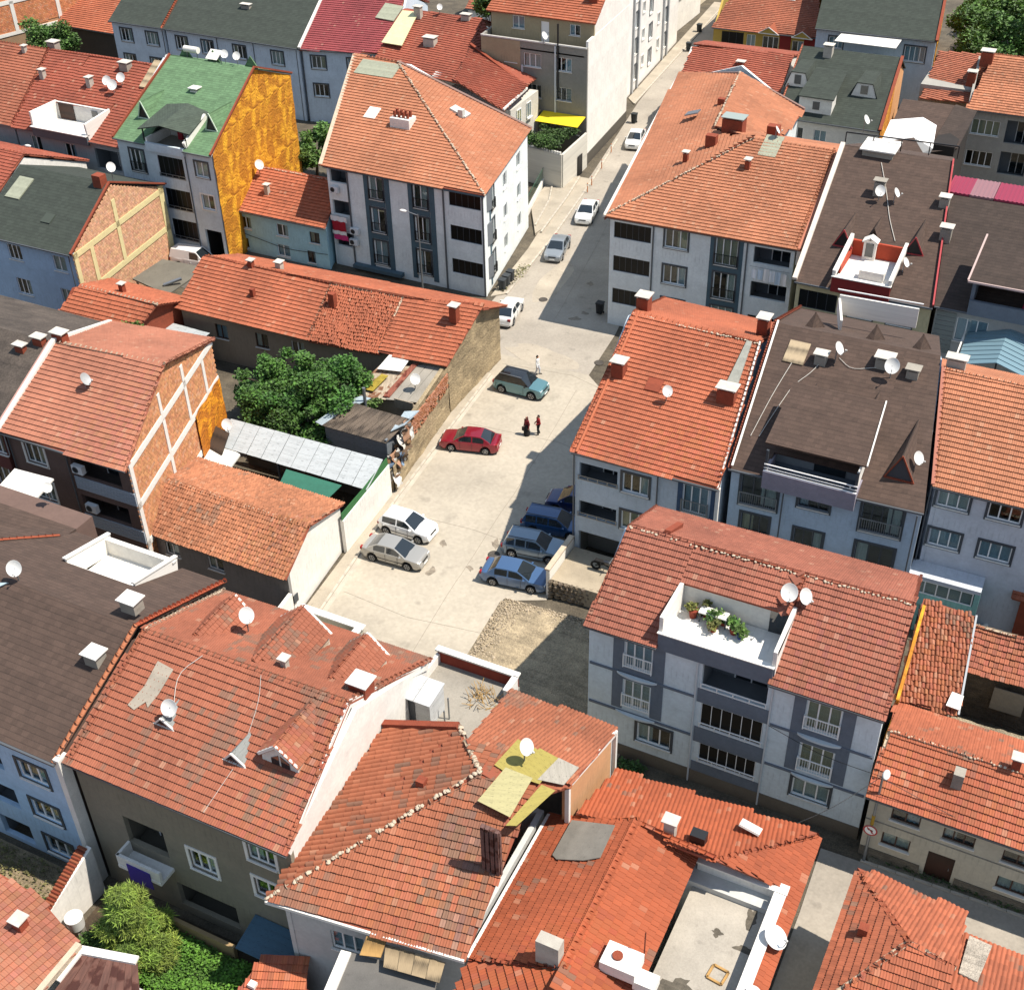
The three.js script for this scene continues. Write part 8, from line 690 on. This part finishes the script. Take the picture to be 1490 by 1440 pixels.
car('light blue SUV with black roof parked beside the ruined wall end', -2.7, -12.05, 0, { ...HATCH, name: 'parked_suv', L: 4.3, wb: 2.6, W: 1.8, r: .35, H: 1.62, belt: 1.06, hood: 1.02, deck: 1.0, gh: [-2.0, -1.6, .35, 1.1], win: [[-1.85, -1.3], [-1.25, -.45], [-.38, .7]], col: '#5c868d', roofCol: '#16181a', rails: 'metal', trim: 1 });
car('dark red sedan parked on its own in the square', -2.7, -3.5, 194, { ...SEDAN, col: '#8c1128' });
car('white three-door hatchback beside the white yard wall', -1.78, 7.3, 0, { ...HATCH, col: '#e6e6e4', metal: 0, mould: 1 });
car('silver sedan next to the white hatchback', -1.13, 10.1, 3, { ...SEDAN, col: '#a3a19b', mould: 1 });
car('metallic blue sedan in the sun by the stone retaining wall', 7.15, 8.8, 7.5, { ...SEDAN, L: 4.5, col: '#46648a', gh: [-1.75, -1.15, .3, 1.15] });
car('silver-blue five-door SUV between the blue sedan and the dark wagon', 7.0, 5.75, 8, { ...HATCH, L: 4.2, wb: 2.6, r: .33, H: 1.6, belt: 1.02, hood: 1.0, gh: [-1.95, -1.65, .3, 1.1], win: [[-1.7, -1.15], [-1.05, -.4], [-.32, .65]], col: '#74899a', rails: 'black', mould: 1 });
car('dark blue station wagon in the building shade', 7.2, 2.9, 8, { ...SEDAN, L: 4.5, wb: 2.6, H: 1.5, gh: [-2.15, -1.85, .3, 1.15], win: [[-1.85, -1.15], [-1.05, -.3], [-.22, .7]], col: '#1f4a78', rails: 'black' });
car('dark navy van-like car deepest in the shade', 7.6, .1, 188, { ...HATCH, L: 4.3, wb: 2.65, H: 1.62, belt: 1.04, col: '#14285a', gh: [-2.05, -1.7, .35, 1.2], win: [[-1.7, -.6], [-.5, .7]] });
car('pale silver sedan parked at the mouth of the street', -9.0, -22.5, 100, { ...SEDAN, col: '#d9d8d4', metal: .1 });
car('grey saloon parked beside the white apartment wall', -10.3, -35.4, 281, { ...SEDAN, col: '#8e959a' });
car('white sedan with crumpled front parked up the street', -11.0, -43.9, 281, { ...SEDAN, col: '#dcdcd8', metal: .1 });
car('silver-white car by the huge blank white wall', -13.8, -63.6, 281, { ...SEDAN, col: '#d4d4d0', metal: .1 });
car('black car in the far street beside the deep red roof', -15.2, -84, 282, { ...HATCH, col: '#22262c' }); car('dark red car further up the far street', -16.0, -90.5, 282, { ...HATCH, col: '#58202a' });
car('white van in the yard below the brick gable', -40.2, -19.0, 5, { ...HATCH, name: 'parked_van', cat: 'van', L: 4.6, H: 1.85, belt: 1.05, hood: 1.05, gh: [-2.2, -2.0, .7, 1.5], win: [[.0, .95]], noRear: 1, col: '#e4e4e2', metal: 0, seams: [-.6, .0, .9] });
// ---------------------------------------------------------------- street furniture
function bin(label, x, z, col) { const t = thing('rubbish_bin', label, 'rubbish bin', [x, 0, z], 'rubbish bins'); const m = M('bin_' + col, col, { r: .7 }); const b = new THREE.CylinderGeometry(.42, .34, .95, 4, 1).rotateY(Math.PI / 4); add(t, 'bin_body', b.translate(x, .6, z), m); add(t, 'lid', [box(x, 1.07, z, .66, .08, .66), rod([x - .33, 1.1, z - .3], [x + .33, 1.1, z - .3], .03)], m); add(t, 'wheel', [new THREE.CylinderGeometry(.1, .1, .06, 10).rotateZ(Math.PI / 2).translate(x - .25, .1, z - .25), new THREE.CylinderGeometry(.1, .1, .06, 10).rotateZ(Math.PI / 2).translate(x + .25, .1, z - .25)], TYRE); }
bin('first of three dark bins by the white apartment wall, nearest the square', -11.7, -26.6, '#2d3236'); bin('middle one of three dark bins by the white apartment wall', -11.75, -27.5, '#34393d'); bin('last of three dark bins by the white apartment wall, furthest up the street', -11.8, -28.4, '#2a2f33'); bin('black bin in the shade at the corner apartment', -2.0, -26.2, '#15181a'); bin('dark bin by the corner of the huge blank white wall', -16.3, -69.4, '#232729'); bin('dark bin in front of the bright white apartment', -19.4, -96, '#2b3032'); bin('dark bin beyond the bright white apartment', -20.8, -104, '#2b3032');
{ const t = thing('street_lamp', 'street lamp in front of the white apartment with tall windows', 'street lamp', [-18.0, 0, -23.2]); add(t, 'pole', new THREE.CylinderGeometry(.05, .09, 7.6, 10).translate(-18, 3.8, -23.2), METAL); add(t, 'arm', rod([-18, 7.5, -23.2], [-19.2, 7.75, -23.1], .04), METAL); add(t, 'lamp_head', new THREE.SphereGeometry(.3, 12, 8).scale(1.2, .4, .6).translate(-19.4, 7.72, -23.1), DISHMAT); }
{ const t = thing('street_lamp', 'street lamp reaching over the red roofed row house', 'street lamp', [-60.2, 0, -20.6]); add(t, 'pole', new THREE.CylinderGeometry(.05, .09, 7.8, 10).translate(-61.8, 3.9, -20.6), METAL); add(t, 'arm', rod([-61.8, 7.7, -20.6], [-60.2, 8.1, -20.5], .04), METAL); add(t, 'lamp_head', new THREE.SphereGeometry(.3, 12, 8).scale(1.3, .4, .6).translate(-59.9, 8.1, -20.5), DISHMAT); }
{ const t = thing('traffic_sign', 'round no-turn sign with red rim on a tall pole at the lane', 'sign', [32.75, 0, 20.75]); add(t, 'pole', new THREE.CylinderGeometry(.06, .08, 6.6, 10).translate(32.75, 3.3, 20.75), METAL); const c = document.createElement('canvas'); c.width = c.height = 256; const x = c.getContext('2d'); x.fillStyle = '#b3161c'; x.beginPath(); x.arc(128, 128, 128, 0, 7); x.fill(); x.fillStyle = '#f2f0ec'; x.beginPath(); x.arc(128, 128, 100, 0, 7); x.fill(); x.strokeStyle = '#151515'; x.lineWidth = 26; x.beginPath(); x.moveTo(160, 190); x.lineTo(160, 120); x.lineTo(95, 105); x.stroke(); x.fillStyle = '#151515'; x.beginPath(); x.moveTo(60, 98); x.lineTo(112, 74); x.lineTo(104, 138); x.fill(); x.strokeStyle = '#b3161c'; x.lineWidth = 22; x.beginPath(); x.moveTo(62, 62); x.lineTo(194, 194); x.stroke(); const tx = new THREE.CanvasTexture(c); tx.colorSpace = THREE.SRGBColorSpace; const fm = new THREE.MeshPhysicalMaterial({ map: tx, roughness: .5 }); fm.name = 'sign_face'; add(t, 'sign_plate', new THREE.CylinderGeometry(.36, .36, .02, 28).rotateX(Math.PI / 2).translate(32.75, 2.55, 20.85), METAL); add(t, 'sign_face', new THREE.CircleGeometry(.355, 28).translate(32.75, 2.55, 20.865), fm); add(t, 'bracket', box(32.75, 2.45, 20.8, .1, .2, .06), METAL); add(t, 'yellow_marker', rod([32.75, 2.9, 20.75], [32.75, 3.6, 20.75], .085, 10), M('yellow_paint', '#b08a2a')); add(t, 'lamp_head', [rod([32.75, 6.5, 20.75], [32.9, 6.9, 20.9], .04), new THREE.SphereGeometry(.26, 12, 8).scale(.7, .5, 1.3).translate(32.9, 6.9, 21.0)], DISHMAT); }
for (const [i, x, z] of [[0, -14.4, -55.5], [1, -13.6, -51], [2, -13.3, -49.2], [3, -15.2, -60]]) { const t = thing('bollard', ['slim orange post on the kerb nearest the huge blank wall', 'slim orange post on the kerb below the pergola', 'slim orange post on the kerb at the pergola corner', 'slim orange post on the kerb furthest up the street'][i], 'post', [x, 0, z], 'slim posts on the kerb'); add(t, 'post', new THREE.CylinderGeometry(.05, .06, 1.0, 8).translate(x, .6, z), M('orange_post', '#b8703c')); add(t, 'band', new THREE.CylinderGeometry(.062, .062, .16, 8).translate(x, .9, z), TRIM); }
// stone retaining wall and yard in front of E1
{ const t = thing('stone_wall', 'rough stone retaining wall with white side beside the parked blue sedan', 'wall', [12, 0, 8.6]); const stone = M('stone_beige', '#9c8f7c', { t: 'gravel', s: 3, b: 'lumps', bs: .6, bh: .06 }); add(t, 'fill', [box(13, 0, 7.3, 6.4, 1.4, 3.6)], M('yard_slab', '#b7ac98', { t: 'concrete', s: 4 })); const sm = ['#9c8f7c', '#877c6c', '#ab9d88', '#94887a'].map((c, i) => M('stone' + i, c, { t: 'gravel', s: 2, b: 'lumps', bs: .5, bh: .04 })); let n = 0; for (let r = 0; r < 5; r++) { let u = 9.65; while (u < 16.4 && n < 280) { const w = rr(.25, .55); const g = new THREE.DodecahedronGeometry(.5, 0).scale(w * 1.05, .33, .4); place(t, 'stone', g, sm[n % 4], new THREE.Matrix4().makeTranslation(u + w / 2, .14 + r * .28, 9.2 + rr(-.03, .05) - (u - 9.6) * .1)); u += w; n++; } } add(t, 'side_wall', [bar([9.62, 1.1, 9.2], [9.62, 1.1, 5.5], .25, 2.2)], WH); add(t, 'coping', bar([9.62, 2.25, 9.3], [9.62, 2.25, 5.5], .35, .1), MORTAR); }
{ const t = thing('motorcycle', 'dark motorcycle standing in the yard under the corner apartment', 'motorcycle', [12.6, 1.4, 7.0]); const y = 1.4; for (const dx of [-.65, .65]) { add(t, 'wheel', new THREE.TorusGeometry(.28, .07, 8, 20).translate(12.6 + dx, y + .34, 7.0), TYRE); } add(t, 'frame', [rod([11.95, y + .34, 7], [12.5, y + .6, 7], .05), rod([12.5, y + .6, 7], [13.25, y + .34, 7], .05), rod([13.05, y + .9, 7], [13.27, y + .34, 7], .04)], TRIMB); add(t, 'tank', new THREE.SphereGeometry(.25, 12, 8).scale(1.3, .7, .6).translate(12.75, y + .8, 7), M('moto_paint', '#2a2c30', { r: .3, cc: 1 })); add(t, 'seat', box(12.25, y + .72, 7, .7, .12, .28), TYRE); add(t, 'handlebar', rod([13.0, y + 1.05, 6.65], [13.0, y + 1.05, 7.35], .025), METAL); }
// crates, boards and other small things behind the corner apartment
boxThing('drying_rack', 'white drying rack in the yard under the corner apartment', 'drying rack', 13.9, 1.4, 7.2, [['rack', [bar([13.3, 2.3, 6.8], [14.6, 2.3, 6.8], .03, .03), bar([13.3, 2.3, 7.1], [14.6, 2.3, 7.1], .03, .03), bar([13.3, 2.3, 7.4], [14.6, 2.3, 7.4], .03, .03)], PVC], ['leg', [bar([13.4, 1.4, 6.7], [13.5, 2.3, 7.4], .03, .03), bar([14.4, 1.4, 7.5], [14.5, 2.3, 6.8], .03, .03)], PVC]]);

// thin overhead cables sagging from the lane's pole to the houses
for (const [label, a, b] of [['thin overhead cable from the lane pole to the blue-grey apartment block', [32.75, 6.4, 20.75], [26.8, 6.2, 19.7]], ['thin overhead cable from the lane pole along the cream house', [32.75, 6.3, 20.75], [41, 4.7, 20.6]], ['thin overhead cable from the lane pole to the bright terracotta roof', [32.75, 6.5, 20.75], [29.5, 7.0, 26.2]]]) { const t = thing('overhead_cable', label, 'cable', a, 'overhead cables at the lane'); add(t, 'cable', tube([a, [lerp(a[0], b[0], .5), lerp(a[1], b[1], .5) - .35, lerp(a[2], b[2], .5)], b], .016, 5), BLACK); }
// ---------------------------------------------------------------- people
function blobMesh(bones, S, C, res, k = .05) { const mc = new MarchingCubes(res, new THREE.MeshBasicMaterial(), false, false, 60000); mc.isolation = 0; const n = mc.size, h = n / 2; const p = V(0, 0, 0);
  for (let z = 0; z < n; z++) for (let y = 0; y < n; y++) for (let x = 0; x < n; x++) { p.set((x - h) / h * S[0] + C[0], (y - h) / h * S[1] + C[1], (z - h) / h * S[2] + C[2]); let d = 1; for (const b of bones) { const pa = p.clone().sub(b.a), ba = b.ba, t = clamp(pa.dot(ba) / b.l2, 0, 1); const q = pa.addScaledVector(ba, -t).length() - lerp(b.ra, b.rb, t); const hh = clamp(.5 + .5 * (d - q) / k, 0, 1); d = lerp(d, q, hh) - k * hh * (1 - hh); } mc.field[x + y * n + z * n * n] = -d; }
  mc.update(); const c = mc.count ?? mc.geometry.drawRange.count; const pa = mc.positionArray.slice(0, c * 3), na = mc.normalArray.slice(0, c * 3); for (let i = 0; i < c; i++) { pa[i * 3] = pa[i * 3] * S[0] + C[0]; pa[i * 3 + 1] = pa[i * 3 + 1] * S[1] + C[1]; pa[i * 3 + 2] = pa[i * 3 + 2] * S[2] + C[2]; } const g = new THREE.BufferGeometry(); g.setAttribute('position', new THREE.Float32BufferAttribute(pa, 3)); g.setAttribute('uv', new THREE.Float32BufferAttribute(new Float32Array(c * 2), 2)); g.computeVertexNormals(); return g; }
const bone = (a, b, ra, rb = ra) => { const A0 = A(a), B0 = A(b), ba = B0.clone().sub(A0); return { a: A0, ba, l2: Math.max(ba.lengthSq(), 1e-6), ra, rb }; };
function person(label, x, z, deg, o) { const t = thing('person', label, 'person', [x, 0, z]); t.rotation.y = deg * Math.PI / 180; const k = o.h / 1.7, s = o.stride ?? .12; const put = (n, g, m) => { const q = shadows(new THREE.Mesh(g.scale(k, k, k), m)); q.name = n; t.add(q); return q; };
  const hipY = .9, shY = 1.4; const hL = o.hands?.[0] ?? [.26, .78, .06], hR = o.hands?.[1] ?? [-.26, .78, .06]; const eL = [.25, 1.1, -.04], eR = [-.25, 1.1, -.04]; const fL = [.1, .07, s], fR = [-.1, .07, -s];
  const arms = [[.18, shY, 0], eL, hL, -1, [-.18, shY, 0], eR, hR]; const legs = (r) => [bone([.09, hipY, 0], [.1, .5, s * .6 + .03], .085 * r, .062 * r), bone([.1, .5, s * .6 + .03], [.1, .1, s - .03], .06 * r, .042 * r), bone([-.09, hipY, 0], [-.1, .5, -s * .4 + .04], .085 * r, .062 * r), bone([-.1, .5, -s * .4 + .04], [-.1, .1, -s - .03], .06 * r, .042 * r)];
  const torso = (r) => [bone([0, .92, 0], [0, 1.12, 0], .13 * r, .115 * r), bone([0, 1.12, 0], [0, 1.36, 0], .12 * r, .125 * r), bone([-.15, shY - .01, 0], [.15, shY - .01, 0], .07 * r)]; const armB = r => [bone([.18, shY, 0], eL, .055 * r, .045 * r), bone(eL, hL, .043 * r, .032 * r), bone([-.18, shY, 0], eR, .055 * r, .045 * r), bone(eR, hR, .043 * r, .032 * r)];
  const skin = M('skin', '#b98a6c', { r: .6 });
  const head = [bone([0, 1.42, 0], [0, 1.53, .01], .05, .05), bone([0, 1.6, 0], [0, 1.66, -.005], .088, .085), bone([0, 1.55, .03], [0, 1.57, .04], .055, .05), bone([0, 1.585, .095], [0, 1.6, .09], .014, .01), bone([.088, 1.6, 0], [.092, 1.62, 0], .018), bone([-.088, 1.6, 0], [-.092, 1.62, 0], .018)];
  const feet = [bone([.1, .06, s - .05], [.11, .04, s + .13], .045, .035), bone([-.1, .06, -s - .05], [-.11, .04, -s + .13], .045, .035)];
  const gs = [blobMesh([...torso(.95), ...armB(.95), ...legs(.95), ...head, ...feet], [.48, .92, .42], [0, .9, 0], 60, .03)]; for (const [hd, sg] of [[hL, 1], [hR, -1]]) { gs.push(new THREE.SphereGeometry(.04, 8, 6).scale(.6, 1.1, .95).translate(hd[0], hd[1] - .03, hd[2])); for (let i = 0; i < 4; i++) gs.push(rod([hd[0], hd[1] - .06, hd[2] - .03 + i * .02], [hd[0] - sg * .012, hd[1] - .12 - [.0, .012, .008, -.006][i], hd[2] - .024 + i * .021], .009, 5)); gs.push(rod([hd[0], hd[1] - .03, hd[2] + .035], [hd[0] - sg * .01, hd[1] - .075, hd[2] + .065], .01, 5)); }
  put('body', merge(gs.map(q => { const r = q.index ? q.toNonIndexed() : q; return r; })), skin);
  put('top', blobMesh([...torso(1.12), ...(o.bare ? armB(1.2).filter((_, i) => i % 2 === 0) : armB(1.25))], [.48, .5, .42], [0, 1.15, 0], 44, .04), M('cloth_' + o.top, o.top, { r: 1 }));
  if (o.skirt) put('skirt', blobMesh([bone([0, 1.0, 0], [0, .75, 0], .15, .19), bone([0, .75, 0], [0, .14, 0], .19, .27)], [.48, .6, .48], [0, .55, 0], 40, .05), M('cloth_' + o.skirt, o.skirt, { r: 1 })); else put('trousers', blobMesh([...legs(1.25), bone([-.06, .92, 0], [.06, .92, 0], .13)], [.4, .6, .45], [0, .52, 0], 44, .03), M('cloth_' + o.legs, o.legs, { r: 1 }));
  put('hair', blobMesh(o.scarf ? [bone([0, 1.64, -.02], [0, 1.55, -.04], .105, .11), bone([0, 1.52, -.03], [0, 1.42, -.02], .1, .14)] : [bone([0, 1.66, -.02], [0, 1.6, -.05], .096, .085)], [.25, .25, .25], [0, 1.58, 0], 36, .03), M('cloth_' + o.hair, o.hair, { r: 1 })); put('shoes', blobMesh(feet.map(b => ({ ...b, ra: b.ra + .012, rb: b.rb + .012 })), [.25, .15, .4], [0, .08, 0], 30, .02), M('shoe_black', '#1c1a1a', { r: .6 }));
  const eye = [new THREE.SphereGeometry(.011, 6, 5).translate(.032, 1.615, .082), new THREE.SphereGeometry(.011, 6, 5).translate(-.032, 1.615, .082), lb(0, 1.545, .086, .045, .008, .01)]; put('face', merge(eye), M('eye_dark', '#2a1c18', { r: .4 })); if (o.bag) put('bag', new THREE.BoxGeometry(.3, .32, .12).translate(hR[0] - .04, hR[1] - .3, hR[2]), M('bag_black', '#191617', { r: .7 })); return t; }
person('person in white top and light trousers walking past the light blue SUV', -2.6, -14.9, 100, { h: 1.72, top: '#e2e2e0', legs: '#b9bcc2', hair: '#1d1814', stride: .16 });
person('person in dark red top and long black skirt with headscarf carrying a bag', 0.42, -6.67, -20, { h: 1.62, top: '#6e1c22', skirt: '#151314', hair: '#4a1a1c', scarf: 1, bag: 1, stride: .08 });
person('person in red and white top with black trousers beside the headscarfed one', 1.16, -7.14, -40, { h: 1.68, top: '#8a1f24', legs: '#17171a', hair: '#191311', stride: .1, hands: [[.12, 1.05, .22], [-.14, 1.04, .22]] });
renderer.render(scene, camera);
